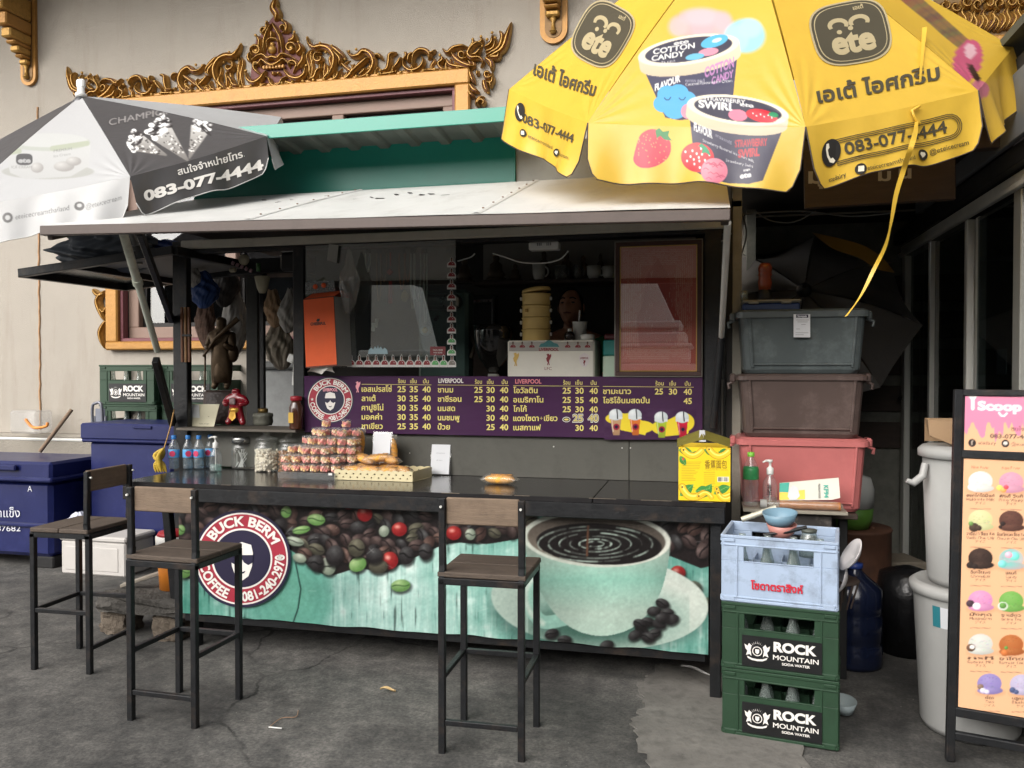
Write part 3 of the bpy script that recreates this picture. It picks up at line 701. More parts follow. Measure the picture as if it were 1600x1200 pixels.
for i in range(n):
    a = cx0+(cx1-cx0)*i/n; w = (cx1-cx0)/n*r.uniform(.3,.9)
    if r.random() < .45: part(MB().box((a+w/2, YC+.004, CT-.0005),(w*1.3, r.uniform(.003,.008),.0022), bev=.0005), 'worn_edge', mat('bare_chipboard', S(104,94,82),.9, var=.4, vscale=40))
m = MB(); m.box(((cx0+cx1)/2, YF-.06, CT-.06),(cx1-cx0-.1,.05,.06), bev=.003); part(m, 'counter_rail', BLACK)
for x in (cx0+.35,-1.5, cx1-.35):
    m = MB(); m.beam((x, YC+.03, CT-.06),(x, YF-.04, CT-.06),.04,.05); part(m, 'counter_bearer', BLACK)
m = MB(); m.box((.035, YC+.07,.41),(.05,.05,.82), bev=.004); part(m, 'leg', BLACK)
m = MB(); m.beam((cx0+.12, YC+.2, CT-.05), aY(281,992, YC+.2),.045,.045); part(m, 'leg', BLACK)
m = MB(); m.box((-2.71, YC+.16,.12),(.05,.05,.24), bev=.004); part(m, 'leg', BLACK)
m = MB(); m.box((-1.38, YC+.13,.165),(2.74,.04,.04), bev=.003); part(m, 'lower_rail', BLACK)
m = MB(); m.box((-1.38, YF+.05,.56),(3.0,.03,.62)); part(m, 'lower_wall', DARK)
# grey front panel under the menu board
px_s = aY(983,720, YF).x; x0_ = aY(478,700, YF).x
for a, b in ((x0_, px_s-.0015),(px_s+.0015, SX1-.04)):
    m = MB(); m.box(((a+b)/2, YF+.012,(CT+1.45)/2),(b-a, .02,1.45-CT), bev=.002); part(m, 'front_panel', OLIVE)
m = MB(); a, b = SX0+.04, x0_-.003; LZ = aY(380,668, YF).z
m.box(((a+b)/2, YF+.012,(CT+LZ)/2),(b-a, .02, LZ-CT-.02), bev=.002); part(m, 'front_panel', OLIVE)
m = MB(); m.box(((a+b)/2, YF+.03, LZ-.008),(b-a, .3,.016), bev=.003); part(m, 'ledge', mat('ledge_board', S(92,86,78),.6, var=.2, dirt=.3))
for x, y, z in ((985,700,0),(972,700,0),(865,698,0),(640,708,0)):
    p = aY(x, y, YF); MB().ball((p.x, YF+.001, p.z),.004,8,4, sc=(1,.6,1)).build('screw', ALU, stall)
# posts and beams
HB = aY(700,381.5, YF).z; HT = aY(700,375, YF).z; HC = aY(700,361, YF).z
def vpost(pxl, pxr, z0, z1, Y=YF, dep=.05, name='post', mt=None, yref=550):
    a, b = aY(pxl, yref, Y).x, aY(pxr, yref, Y).x; return part(MB().box(((a+b)/2, Y, (z0+z1)/2),(b-a, dep, z1-z0), bev=.004), name, mt or BLACK)
vpost(274,296,.2, HT+.05); vpost(461,478, LZ, HT); vpost(1100,1127, CT, HT+.08); 
vpost(388,406, LZ-.3, HT, 5.25,.06, 'post', mat('scabby_post', S(66,66,64),.8, var=.35, vscale=14, dirt=.7, dirtcol=S(26,26,26), dscale=7))
vpost(407,414, LZ-.3, HT, 5.2,.03)
cp = vpost(1143,1158,.0,2.75, YF+.1,.1, 'post', mat('cream_post', S(152,147,135),.7, var=.12, dirt=.5, dirtcol=S(84,78,68), dscale=4))
m = MB(); m.box(((SX0+SX1)/2, YF+.01,(HB+HT)/2),(SX1-SX0,.07, HT-HB), bev=.004); part(m, 'head_beam', BLACK)
m = MB(); m.box(((SX0+SX1)/2, YF-.03,(HT+HC)/2),(SX1-SX0-.05,.03, HC-HT), bev=.006); part(m, 'head_trim', CREAM)
# awning flap (hinged at the top of the front, propped out)
hz, hy, fz, fy = 2.53, YF+.02,2.105,3.25
ax0, ax1 = SX0+.11, aY(1141,345, fy).x
def flap(u, v, off=0): return Vector((ax0+(ax1-ax0)*u, hy+(fy-hy)*v, hz+(fz-hz)*v+off+.055*(1-u)*v+.007*math.sin(u*23)*math.sin(v*3)))
m = MB(); m.grid(lambda u, v: flap(u, v, .012),30,10); m.grid(lambda u, v: flap(u, v, -.012),30,10); part(m, 'awning_sheet', WHITEM)
m = MB(); m.beam((ax0, fy, fz+.043),(ax1, fy, fz-.018),.035,.044); part(m, 'awning_edge', BROWNM)
for u in (.335,.67):
    m = MB(); m.grid(lambda a, v: flap(u+a*.012, v*.985+.005,.014+.004*math.sin(math.pi*a)),4,10); part(m, 'sheet_lap', WHITEM)
    for k in range(7): p = flap(u+.006,.06+.14*k, .02); part(MB().ball(p, .006,8,4, sc=(1,1,.5)), 'rivet', mat('rusty_rivet', S(120,92,72),.6,.3, var=.2))
for x in (ax0+.02, ax1-.02): part(MB().beam((x, fy+.02, fz-.03+(.055 if x < -1 else 0)),(x, hy, hz-.03),.03,.045), 'awning_side', BROWNM)
r = random.Random(4)
for i in range(15):
    t = (i+r.random()*.6)/15; px = 410+300*t; py = 319-15*t+r.uniform(-5,4)
    P = aP(px, py, (0, hy, hz+.012),(0, hz-fz, fy-hy)); n_ = 9; w = r.uniform(.012,.04); sl0 = (hz-fz)/(hy-fy)
    part(MB().add([P+Vector((math.cos(a)*w*r.uniform(.6,1), math.sin(a)*.03*r.uniform(.4,1),.009)) for a in np.linspace(0,2*math.pi, n_+1)[:-1]],[tuple(range(n_))]), 'bird_stain', mat('stain_grey', S(150,150,150),.9, var=.2))
# props for the flap
m = MB(); a, b = aY(192,362, fy+.12), aY(246,548,4.05); m.tube([a, a+(b-a)*.38],.021,12); m.tube([a+(b-a)*.37, b],.018,12); m.tube([a+(b-a)*.36, a+(b-a)*.40],.025,12)
pr = part(m, 'prop', mat('pale_green_pipe', S(196,200,186),.5,.1, var=.12, dirt=.5, dirtcol=S(96,72,56), dscale=9))
m = MB(); m.beam(aY(243,562,4.06), aY(270,662, YF-.05),.035,.05); part(m, 'socket', BLACK, pr)
m = MB(); a, b = aY(1137,348, fy+.1), aY(1127,530, YF-.12); m.tube([a, b],.014,12); pr = part(m, 'prop', mat('white_prop_pipe', S(220,221,216),.4, var=.08))
m = MB(); m.tube([b-(b-a)*.02, aY(1115,668, YF-.07)],.019,10); part(m, 'socket', BLACK, pr)
m = MB(); m.beam(aY(218,362, fy+.35), aY(268,500, YF-.03),.03,.045); part(m, 'brace', BLACK)
# side flap on the left
A_, D_, = aY(32,427,4.25), aY(272,391,4.25); B_ = aY(196,449,5.15); C2 = D_+(B_-A_)
m = MB()
for p, q in ((A_, D_),(A_, B_),(B_, C2),(D_, C2),(A_+(D_-A_)*.36, B_+(C2-B_)*.36)): m.beam(p, q, .045,.05)
sf = part(m, 'side_flap', BLACK)
for t0, t1, mt in ((.0,.36, mat('tinted_sheet', S(24,26,30),.25, var=.1)),(.36,1, mat('grey_sheet', S(128,126,124),.6, var=.1, dirt=.3))):
    m = MB(); a, b = A_+(D_-A_)*t0, A_+(D_-A_)*t1; c, d = B_+(C2-B_)*t1, B_+(C2-B_)*t0; m.prism([p+Vector((0,0,.012)) for p in (a, b, c, d)],(0,0,.01)); m.build('flap_sheet', mt, sf)
# teal roof trim above the awning
tx1 = aY(806,250,4.62).x; tx0 = SX0-.02; YT, YP = 4.22,4.62
tz0, tz1 = aY(790,190, YT).z, aY(790,167, YT).z; pz1, pz0 = aY(800,228, YP).z+.09,2.535
txf = aY(812,180, YT).x
m = MB(); m.box(((tx0+txf)/2, YT, (tz0+tz1)/2),(txf-tx0,.012, tz1-tz0), bev=.003); m.box(((tx0+txf)/2, YT+.02, tz1-.004),(txf-tx0,.05,.008)); part(m, 'roof_fascia', TEAL)
m = MB(); m.box(((tx0+tx1)/2, YP, (pz0+pz1)/2),(tx1-tx0,.02, pz1-pz0), bev=.003); m.box(((tx0+tx1)/2-.02, YP-.016, pz0+.02),(tx1-tx0-.06,.012,.05), bev=.003); part(m, 'roof_panel', TEALD)
def corr(u, v):
    x = tx0+(txf-tx0)*u; k = (x/.19) % 1.0; h = .022 if k < .28 else (.022*(1-(k-.28)/.08) if k < .36 else (0 if k < .92 else .022*(k-.92)/.08))
    return Vector((x, YT+.008+.42*v, tz0+.06+(pz1-tz0-.10)*v-h))
m = MB(); m.grid(corr, 260,3, smooth=False); part(m, 'roof_sheet', ZINC)
m = MB(); m.box(((tx1+SX1)/2+.02, YP+.02,(2.54+2.80)/2),(SX1-tx1+.3,.02,.26), bev=.003); part(m, 'upper_panel', mat('pale_upper_panel', S(150,150,144),.6, var=.08, dirt=.3))
# interior shell
XI0 = aY(470,500, YF).x; YB = 5.5
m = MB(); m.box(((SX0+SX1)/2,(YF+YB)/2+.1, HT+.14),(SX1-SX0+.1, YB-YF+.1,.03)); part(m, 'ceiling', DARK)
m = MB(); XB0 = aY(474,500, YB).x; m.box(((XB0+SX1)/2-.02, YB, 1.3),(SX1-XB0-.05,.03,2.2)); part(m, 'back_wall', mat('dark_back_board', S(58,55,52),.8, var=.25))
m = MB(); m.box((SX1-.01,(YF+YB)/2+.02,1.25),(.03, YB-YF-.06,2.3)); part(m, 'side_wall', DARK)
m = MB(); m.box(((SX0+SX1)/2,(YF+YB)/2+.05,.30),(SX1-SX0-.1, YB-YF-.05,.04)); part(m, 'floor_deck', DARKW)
YSH = 5.2
sz = aY(830,438, YSH).z
m = MB(); m.box((( -1.5+SX1)/2-.1, YSH+.1, sz-.012),(SX1+1.6-.3,.26,.024), bev=.004); part(m, 'shelf', DARKW)
m = MB(); m.box((( -1.5+SX1)/2-.1, YB-.04, sz+.18),(SX1+1.6-.3,.02,.36)); part(m, 'shelf_back', mat('grey_shelf_back', S(140,136,130),.7, var=.12))
# inside work bench behind the menu board
m = MB(); m.box(((XI0+SX1)/2, YF+.24,1.38),(SX1-XI0-.1,.4,.03), bev=.003); part(m, 'work_bench', mat('bench_steel', S(110,110,108),.35,.6, var=.15))
# ================================================================ MENU BOARD
YM = YF-.03
bx0, bx1 = aY(475,590, YM).x, aY(1098,590, YM).x; bz1, bz0 = aY(790,588, YM).z, aY(1000,685.5, YM).z
board = thing('menu_board', 'long glossy purple drinks menu board with yellow prices above the counter', 'menu board', ((bx0+bx1)/2, YM, bz0))
m = MB(); m.box(((bx0+bx1)/2, YM+.006,(bz0+bz1)/2),(bx1-bx0,.012, bz1-bz0), bev=.002)
m.build('panel', mat('purple_gloss', S(70,44,74),.14, var=.14, vscale=3, bump=.10, bscale=26, coat=.4, stretch=(.5,1,2.4)), board)
YT_ = YM-.0015
YEL = mat('print_yellow', S(222,206,118),.4, var=.03); WHT = mat('print_white', S(226,222,216),.4, var=.03); REDP = mat('print_red', S(158,46,62),.4, var=.05); NAVY = mat('print_navy', S(38,34,58),.4, var=.03)
BLK = mat('print_black', S(26,26,28),.5, var=.03)
def line_of(s, x0, x1, yb, cap, bold=.022, mt=YEL, name='lettering', Y=None, par=None, yb1=None):
    m = MB(); text_px(m, s, x0, x1, yb, cap, Y or YT_, bold, 0, yb1); return m.build(name, mt, par or board)
def sl(x): return (x-790)*.009
def row(items, yb, cap=10.0):
    for s, x0, x1 in items: line_of(s, x0, x1, yb+sl((x0+x1)/2), cap)
R0, R1, R2, R3, R4 = 614,628.5,643,657.5,672
heads = ((622,633.5, 'ร้อน'),(641,651, 'เย็น'),(661,670, 'ปั่น'),(742,753, 'ร้อน'),(761,771, 'เย็น'),(784,793, 'ปั่น'),(880,891, 'ร้อน'),(899,910, 'เย็น'),(923,932, 'ปั่น'),(1024,1037, 'ร้อน'),(1046,1056, 'เย็น'),(1070,1079, 'ปั่น'))
for a, b, s in heads: line_of(s, a, b, 600+sl(a),6.0,.012)
cols = [
    ((565,620),[('เอสเปรสโซ่', 565,612,('25', '35', '40')),('ลาเต้', 565,587,('30', '35', '40')),('คาปูชิโน่', 565,599,('30', '35', '40')),('มอคค่า', 565,597,('30', '35', '40')),('ชาเขียว', 565,598,('25', '35', '40'))],(621,640,660)),
    ((684,740),[('ชานม', 684,708,('25', '30', '40')),('ชาชีรอน', 684,721,('25', '30', '40')),('นมสด', 684,711,(None, '30', '40')),('นมชมพู', 684,718,(None, '30', '40')),('บ๊วย', 684,703,(None, '25', '40'))],(741,760,781)),
    ((802,875),[('โอวัลติน', 802,840,('25', '30', '40')),('อเมริกาโน', 802,849,('25', '35', '40')),('โกโก้', 802,823,('25', '30', '40')),('แดงโซดา+เขียว', 802,871,(None, None, None)),('เนสกาแฟ', 802,845,(None, '30', '40'))],(879,899,921)),
    ((942,1020),[('ชามะนาว', 942,986,('25', '30', '40')),('โอริโอ้นมสดปั่น', 942,1015,(None, None, '45'))],(1023,1045,1068))]
for (a, b), rows, pc in cols:
    for (nm, x0, x1, pr), yb in zip(rows, (R0, R1, R2, R3, R4)):
        line_of(nm, x0, x1, yb+sl(x0),8.2)
        for v, x in zip(pr, pc):
            if v: line_of(v, x, x+13, yb+sl(x),9.0)
for s, x0 in (('25', 895),('40', 919)):
    m = MB(); text_px(m, s, x0-.8, x0+16.8, R3+sl(900)+.6,11.6, YT_, .075); m.build('lettering', WHT, board)
    m = MB(); text_px(m, s, x0, x0+16, R3+sl(900),10.6, YT_-.0012,.035); m.build('lettering', BLK, board)
    m = MB(); text_px(m, s, x0+.6, x0+15.4, R3+sl(900)-.3,10.0, YT_-.0024,.004); m.build('lettering', YEL, board)
for rx, ry, mt, d in ((6.2,4.2, WHT, 0),(5.2,3.2, BLK, .0012),(3.6,1.6, YEL, .0024)):
    m = MB(); poly_map(m, [ellp(885, R3-3+sl(900), rx, ry)], lambda x, y: aY(x, y, YT_-d)); m.build('emblem', mt, board)
for x0, x1 in ((565,674),(684,795),(802,936),(942,1084)):
    m = MB(); p, q = aY(x0,602.4+sl(x0), YT_), aY(x1,602.4+sl(x1), YT_); m.beam(p, q, .001,.0022, bev=0); m.build('rule', YEL, board)
for x0, x1, mt in ((685,724, WHT),(805,846, mat('print_pale_red', S(206,120,128),.4, var=.03))):
    line_of('LIVERPOOL', x0, x1,599+sl(x0),6.6,.03, mt)
def bird(cx, cy, s):
    """small standing bird with raised wings, in pixels"""
    q = [(-.1,-1),(.1,-.95),(.12,-.75),(.35,-.9),(.42,-1.0),(.45,-.6),(.3,-.2),(.12,.15),(.1,.45),(.2,.9),(.05,.9),(-.02,.5),(-.1,.9),(-.25,.9),(-.12,.45),(-.3,.2),(-.38,-.2),(-.2,-.5),(-.25,-.8),(-.42,-.78)]
    return [(cx+a*s, cy+b*s) for a, b in q]
m = MB(); poly_map(m, [bird(559,605,9)], lambda x, y: aY(x, y, YT_)); m.build('emblem', mat('print_pink', S(222,150,160),.4, var=.03), board)
# round emblem used on the board and on the banner
def arc_text(mb, s, cx, cy, r, a_mid, span, h, fn, bold=.03, inward=False, mi=0):
    """letters bent along a circle; angles in degrees, clockwise from the top; fn(px,py)->3D"""
    def f(x, y):
        if not inward: a = math.radians(a_mid+(x-.5)*span); rr = r+y*h
        else: a = math.radians(a_mid-(x-.5)*span); rr = r-y*h
        return fn(cx+math.sin(a)*rr, cy-math.cos(a)*rr)
    text_map(mb, s, f, bold, mi)
def star(cx, cy, r): return [(cx+math.sin(k*math.pi/5)*(r if k % 2 == 0 else r*.4), cy-math.cos(k*math.pi/5)*(r if k % 2 == 0 else r*.4)) for k in range(10)]
def emblem(parent, cx, cy, R, place, d=.0012, afro=True, ky=1.0):
    """place(px,py,layer)->3D; rings, arc lettering, stars and a bearded face in sunglasses"""
    L = lambda k: (lambda x, y: place(cx+(x-cx), cy+(y-cy)*ky, k))
    lay = [(1.06, NAVY, 0),(1.0, WHT, 1),(.965, REDP, 2),(.66, WHT, 3),(.62, NAVY, 4)]
    for k, mt, i in lay:
        m = MB(); poly_map(m, [ellp(cx, cy, R*k, R*k, 0,56)], L(i),0, R*.3); m.build('emblem', mt, parent)
    for s, am, sp, inw in (('BUCK BERM', 4,122, False),('COFFEE', 232,62, True),('081-240-2970', 132,96, True)):
        m = MB(); arc_text(m, s, cx, cy, R*(.72 if not inw else .92), am, sp, R*.2, L(5),.035, inw); m.build('lettering', WHT, parent)
    for a in (182,272,88):
        m = MB(); t = math.radians(a); poly_map(m, [star(cx+math.sin(t)*R*.82, cy-math.cos(t)*R*.82, R*.08)], L(5)); m.build('emblem', WHT, parent)
    face = [(-.24,-.18),(-.2,-.36),(0,-.42),(.2,-.36),(.24,-.18),(.22,.1),(.14,.32),(0,.42),(-.14,.32),(-.22,.1)]
    oy = .06
    m = MB(); poly_map(m, [[(cx+a*R, cy+(b+oy)*R) for a, b in face]], L(6),0, R*.15); m.build('emblem', WHT, parent)
    m = MB(); poly_map(m, [[(cx+a*R*1.05, cy+(b+oy)*R) for a, b in ((-.24,-.14),(.24,-.14),(.22,.02),(.13,.08),(.04,.02),(0,-.06),(-.04,.02),(-.13,.08),(-.22,.02))]], L(7)); m.build('emblem', NAVY, parent)
    m = MB(); poly_map(m, [[(cx+a*R, cy+(b+oy)*R) for a, b in ((-.08,.2),(0,.23),(.08,.2),(.05,.25),(0,.27),(-.05,.25))]], L(7)); m.build('emblem', NAVY, parent)
    if not afro:
        m = MB(); text_map(m, 'LIVERPOOL', lambda x, y: L(6)(cx-R*.33+x*R*.66, cy-R*.40-y*R*.13),.05); m.build('lettering', mat('print_pink'+'', S(222,150,160),.4), parent)
emblem(board, 516,625,34.5, lambda x, y, k: aY(x, y, YT_-.0011*k), afro=False)
# printed cups of iced drinks at the right end
CV = Canvas(930,630,1100,700,(70,44,74),2.0)
CV.a += CV.noise(20,8,4, seed=2)[..., None]
yl = (232,208,60)
for bx, by, rx, ry in ((966,654,20,9),(1000,667,22,10),(1036,668,18,11),(1068,660,17,15)): CV.ell(bx, by, rx, ry, yl)
CV.poly([(950,650),(985,645),(1015,665),(1008,680),(970,672)], yl); CV.poly([(1020,668),(1060,648),(1082,655),(1075,678),(1040,682)], yl)
for k, (x, y, col) in enumerate(((962,660,(200,158,120)),(992,660,(226,122,58)),(1033,664,(172,196,60)),(1066,664,(206,40,66)))):
    CV.poly([(x-9, y-8),(x+9, y-8),(x+6, y+20),(x-4, y+20)], col, tuple(c*.8 for c in col)); CV.ell(x, y-12,10.5,9,(196,206,210), col2=(238,242,244)); CV.poly([(x-10.5, y-9),(x+10.5, y-9),(x+10, y-5),(x-10, y-5)],(214,220,222))
    CV.line([(x+2, y-20),(x+3, y-6)],1.6,(30,30,36)); CV.ell(x+1, y+7,5,5,(150,40,60)); CV.ell(x+1, y+7,2.6,2.6,(40,34,60)); CV.line([(x-6, y-4),(x-4, y+14)],1.5,(250,250,250),.5)
us = np.linspace(944,1088,150); vs_ = np.linspace(638,687,60)
P = np.array([[aY(x, y+sl(x)*.0, YT_-.0006) for x in us] for y in vs_]); o = fast_grid('drink_picture', P, mat('printed_drinks', (1,1,1,1),.2, var=0, attr='print', coat=.3), board); paint_mesh(o, CV)
# ================================================================ BANNER ON THE COUNTER FRONT
YBN = YC+.085
banner = thing('coffee_banner', 'vinyl counter banner printed with coffee beans, teal wood and a large coffee cup', 'banner', (-1.38, YBN, .2))
def banner_canvas():
    C = Canvas(255,750,1130,1035,(96,170,150),1.0); X, Y = C.X, C.Y
    n1 = C.noise(9,110,9, seed=3, octaves=4); n2 = C.noise(120,90,10, seed=4); n3 = C.noise(2.4,40,8, seed=5, octaves=2); n4 = C.noise(26,14,6, seed=6, octaves=3); n1 = n1+n4
    base = np.array([140,190,177.])[None, None]+(n1+n2+n3)[..., None]*np.array([1.2,.85,.9])
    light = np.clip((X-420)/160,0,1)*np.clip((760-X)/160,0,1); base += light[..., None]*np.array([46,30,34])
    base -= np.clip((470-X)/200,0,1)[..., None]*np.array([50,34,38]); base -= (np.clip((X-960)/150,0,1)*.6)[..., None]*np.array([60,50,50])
    cr = np.clip((-n3-9)/7,0,1)[..., None]; base = base*(1-.5*cr); wh = np.clip((n1-8)/12,0,1)[..., None]*.5; base = base*(1-wh)+np.array([226,238,232.])*wh; C.a = base
    for r in range(9): C.ell(455,930,66-r*6.5,80-r*8,(84+r*3,150+r*3,134+r*2) if r % 2 else (112,178,160), soft=6, op=.55)
    C.line([(462,880),(470,920),(466,950),(454,985)],2.2,(30,62,56)); C.line([(380,965),(410,972),(440,985)],1.8,(36,70,62)); C.line([(338,985),(330,960)],1.5,(50,84,76))
    rr = random.Random(21)
    edge = crom([(255,880),(300,905),(340,880),(420,850),(455,860),(490,890),(520,898),(560,888),(600,895),(630,880),(700,850),(760,850),(820,840)],6)
    C.poly([(255,740)]+[tuple(p) for p in edge]+[(830,740)],(34,28,28)); C.poly([(1000,740),(1130,740),(1130,880),(1095,888),(1050,870),(1010,850)],(32,26,26))
    def bean(x, y, rx, ry, rot, kind):
        col, hi, ck = {'d': ((44,34,33),(116,98,94),(18,14,15)), 'b': ((58,42,38),(138,112,102),(26,18,17)), 'k': ((30,27,28),(92,92,92),(12,11,12)), 'g': ((96,140,74),(182,208,150),(58,92,48)), 'p': ((120,132,116),(206,214,196),(60,66,58)), 'o': ((60,58,48),(128,124,106),(30,28,24)), 'r': ((128,24,28),(206,74,66), None)}[kind]
        C.ell(x+1.5, y+3, rx*1.08, ry*1.12,(14,13,13), rot, soft=4, op=.7)
        C.ell(x, y, rx, ry, col, rot, col2=hi, lx=-.3+rr.uniform(-.2,.2), ly=-.5, soft=1.2, p=.75)
        if ck and rr.random() < .72:
            c, s = math.cos(rot), math.sin(rot); pts = [(x+t*rx*.86*c-(.16*math.sin(t*3)*ry)*s, y+t*rx*.86*s+(.16*math.sin(t*3)*ry)*c) for t in np.linspace(-1,1,9)]; C.line(pts, max(1.6, ry*.17), ck)
        if kind == 'r': C.ell(x-rx*.25, y-ry*.35, rx*.3, ry*.22,(250,190,176), rot, soft=4, op=.8)
    yb = lambda x: float(np.interp(x, [255,300,340,420,455,490,520,560,600,630,700,760,830],[880,903,880,850,858,886,890,880,890,872,846,846,836]))
    spots = []
    for k in range(1800):
        x = rr.uniform(260,830); y = rr.uniform(762, yb(x)-8)
        if all((x-a)**2+(y-b)**2 > 13.5**2 for a, b in spots): spots.append((x, y))
    for k in range(500):
        x = rr.uniform(1030,1125); y = rr.uniform(765,862)
        if all((x-a)**2+(y-b)**2 > 17**2 for a, b in spots): spots.append((x, y))
    spots.sort(key=lambda p: p[1])
    for x, y in spots:
        s = rr.uniform(.85,1.2)*(1.25 if x > 1000 else 1.0); kind = rr.choice('dddddbbkkk') if rr.random() > .05 else 'o'
        bean(x, y, 11.6*s, 8.0*s, rr.uniform(-1.2,1.2), kind)
    for x, y, rx, ry, ro, kd in ((282,828,7,8,.3, 'g'),(287,893,12,10,.1, 'g'),(444,777,11,8,-.5, 'g'),(447,800,8,9,.2, 'g'),(494,812,14,9,.1, 'g'),(471,828,14,6,-.2, 'g'),(468,872,11,7,.3, 'p'),(559,882,14,11,-.4, 'g'),(626,915,15,9.5,-.1, 'g'),(600,830,8,9,.2, 'p'),(503,786,14,7,.2, 'g'),
                                (570,803,12,12,0, 'r'),(624,827,12,11,0, 'r'),(609,876,13,14,.2, 'r'),(545,786,12,10,0, 'r'),(568,780,12,10,0, 'r'),(592,783,10,9,0, 'r'),(709,833,12,11,0, 'r'),(1059,895,12,11,0, 'r'),(512,885,12,14,-.5, 'p'),(591,885,15,11,0, 'o'),(635,868,12,14,.2, 'k'),(665,862,11,13,0, 'k'),(523,868,14,16,.2, 'k'),(495,880,11,13,0, 'k'),(557,856,13,14,.2, 'o'),(585,868,13,12,.1, 'k'),(460,846,15,7,.2, 'p'),(735,835,8,9,0, 'p'),(1085,918,12,10,.5, 'o'),(1104,945,9,12,.4, 'o')):
        bean(x, y, rx, ry, ro, kd)
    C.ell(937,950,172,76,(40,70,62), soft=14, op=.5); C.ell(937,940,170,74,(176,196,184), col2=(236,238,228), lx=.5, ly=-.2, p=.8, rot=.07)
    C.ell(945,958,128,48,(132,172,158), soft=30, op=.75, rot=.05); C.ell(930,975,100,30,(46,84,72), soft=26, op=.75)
    C.line([tuple(p) for p in crom([(872,898),(840,905),(826,930),(832,955),(850,972),(880,968)],6)],21,(150,196,180)); C.line([tuple(p) for p in crom([(872,893),(836,901),(821,928),(828,956),(848,974)],6)],8,(214,226,214),.8,5)
    body = [(818,838)]+[tuple(p) for p in crom([(819,845),(826,880),(845,925),(868,960),(895,982),(930,993),(965,990),(1000,972),(1030,930),(1044,880),(1047,840)],6)]
    C.poly(body, (150,204,188)); sl_ = C._bb(815,800,1050,996); Xb = C.X[sl_]; Yb = C.Y[sl_]
    P = np.array(body); ins = np.zeros(Xb.shape, bool)
    for (x1, y1),(x2, y2) in zip(P, np.roll(P, -1,0)):
        if y1 != y2: ins ^= ((y1 > Yb) != (y2 > Yb)) & (Xb < (x2-x1)*(Yb-y1)/(y2-y1)+x1)
    t = np.clip((Yb-860)/130,0,1); sx = (Xb-930)/115; sh = np.clip(1-np.abs(sx-.15)**2*.75,.3,1)
    top = np.array([196,210,196.]); mid = np.array([138,200,180.]); low = np.array([196,222,206.])
    k1 = np.clip(1-np.abs(t-.35)/.4,0,1)[..., None]; col = (top*(1-t[..., None])+low*t[..., None])*(1-k1*.8)+mid*k1*.8
    col = col*(.62+.38*sh[..., None]); a = C.a[sl_]; a[ins] = col[ins]
    C.ell(932,842,116,44,(198,204,192), col2=(232,232,220), lx=.7, ly=.2, rot=.05); C.ell(932,843,108,38.5,(92,84,76), col2=(150,140,126), lx=-.2, ly=.9, rot=.05)
    C.ell(936,850,98,32,(26,22,22), rot=.06)
    for rx, op in ((86,.6),(70,.55),(54,.7),(38,.55),(24,.8),(13,.7)):
        for q in range(26):
            a0 = rr.uniform(0,2*math.pi); ln = rr.uniform(.15,.55); pts = [(930+rx*math.cos(a0+ln*j/5)*1.04,850+rx*.32*math.sin(a0+ln*j/5)) for j in range(6)]; C.line(pts, rr.uniform(1,3.4),(172,190,178), op*rr.uniform(.3,.9),1.6)
    C.ell(916,852,6,3,(40,32,30)); C.line([(919,822),(917,868)],3.2,(96,66,50)); C.ell(918,803,4.4,4.4,(120,78,44)); C.ell(918,803,2.2,2.2,(40,28,22))
    for x, y in ((1035,943),(1022,955),(1042,958),(1050,968),(1012,972),(1030,975),(1003,985),(1022,990),(992,992),(1012,996),(862,990),(882,1000),(948,1008),(1035,965),(1000,975)): bean(x, y, 11,7.5, rr.uniform(-.5,.5), 'k')
    C.a *= (.9+C.noise(60,60,.03, seed=9)+np.clip(C.noise(4,4,.02, seed=31, octaves=2),-.06,.06))[..., None]; C.a += np.clip(C.noise(2.2,2.2,3, seed=33, octaves=1),-5,5)[..., None]
    for k in range(26): x, y = rr.uniform(280,1100), rr.uniform(800,1000); C.line([(x, y),(x+rr.uniform(-16,16), y+rr.uniform(-14,14))],.8,(206,208,204),.35)
    return C
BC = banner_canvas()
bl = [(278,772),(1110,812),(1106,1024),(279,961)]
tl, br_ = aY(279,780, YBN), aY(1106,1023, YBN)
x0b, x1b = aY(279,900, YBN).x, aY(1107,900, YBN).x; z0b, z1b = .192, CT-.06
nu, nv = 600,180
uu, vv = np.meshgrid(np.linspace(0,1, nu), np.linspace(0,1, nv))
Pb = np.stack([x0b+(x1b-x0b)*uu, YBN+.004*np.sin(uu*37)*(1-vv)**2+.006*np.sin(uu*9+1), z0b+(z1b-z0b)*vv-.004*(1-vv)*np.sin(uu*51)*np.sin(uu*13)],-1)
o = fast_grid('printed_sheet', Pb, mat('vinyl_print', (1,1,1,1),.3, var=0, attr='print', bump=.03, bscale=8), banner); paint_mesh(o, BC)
m = MB(); m.box(((x0b+x1b)/2, YBN+.022,(z0b+z1b)/2+.004),(x1b-x0b-.01,.016, z1b-z0b-.02), bev=.002); m.build('backing_board', DARK, banner)
emblem(banner, 378,873,72, lambda x, y, k: aY(x, y, YBN-.011-.0012*k), afro=True)
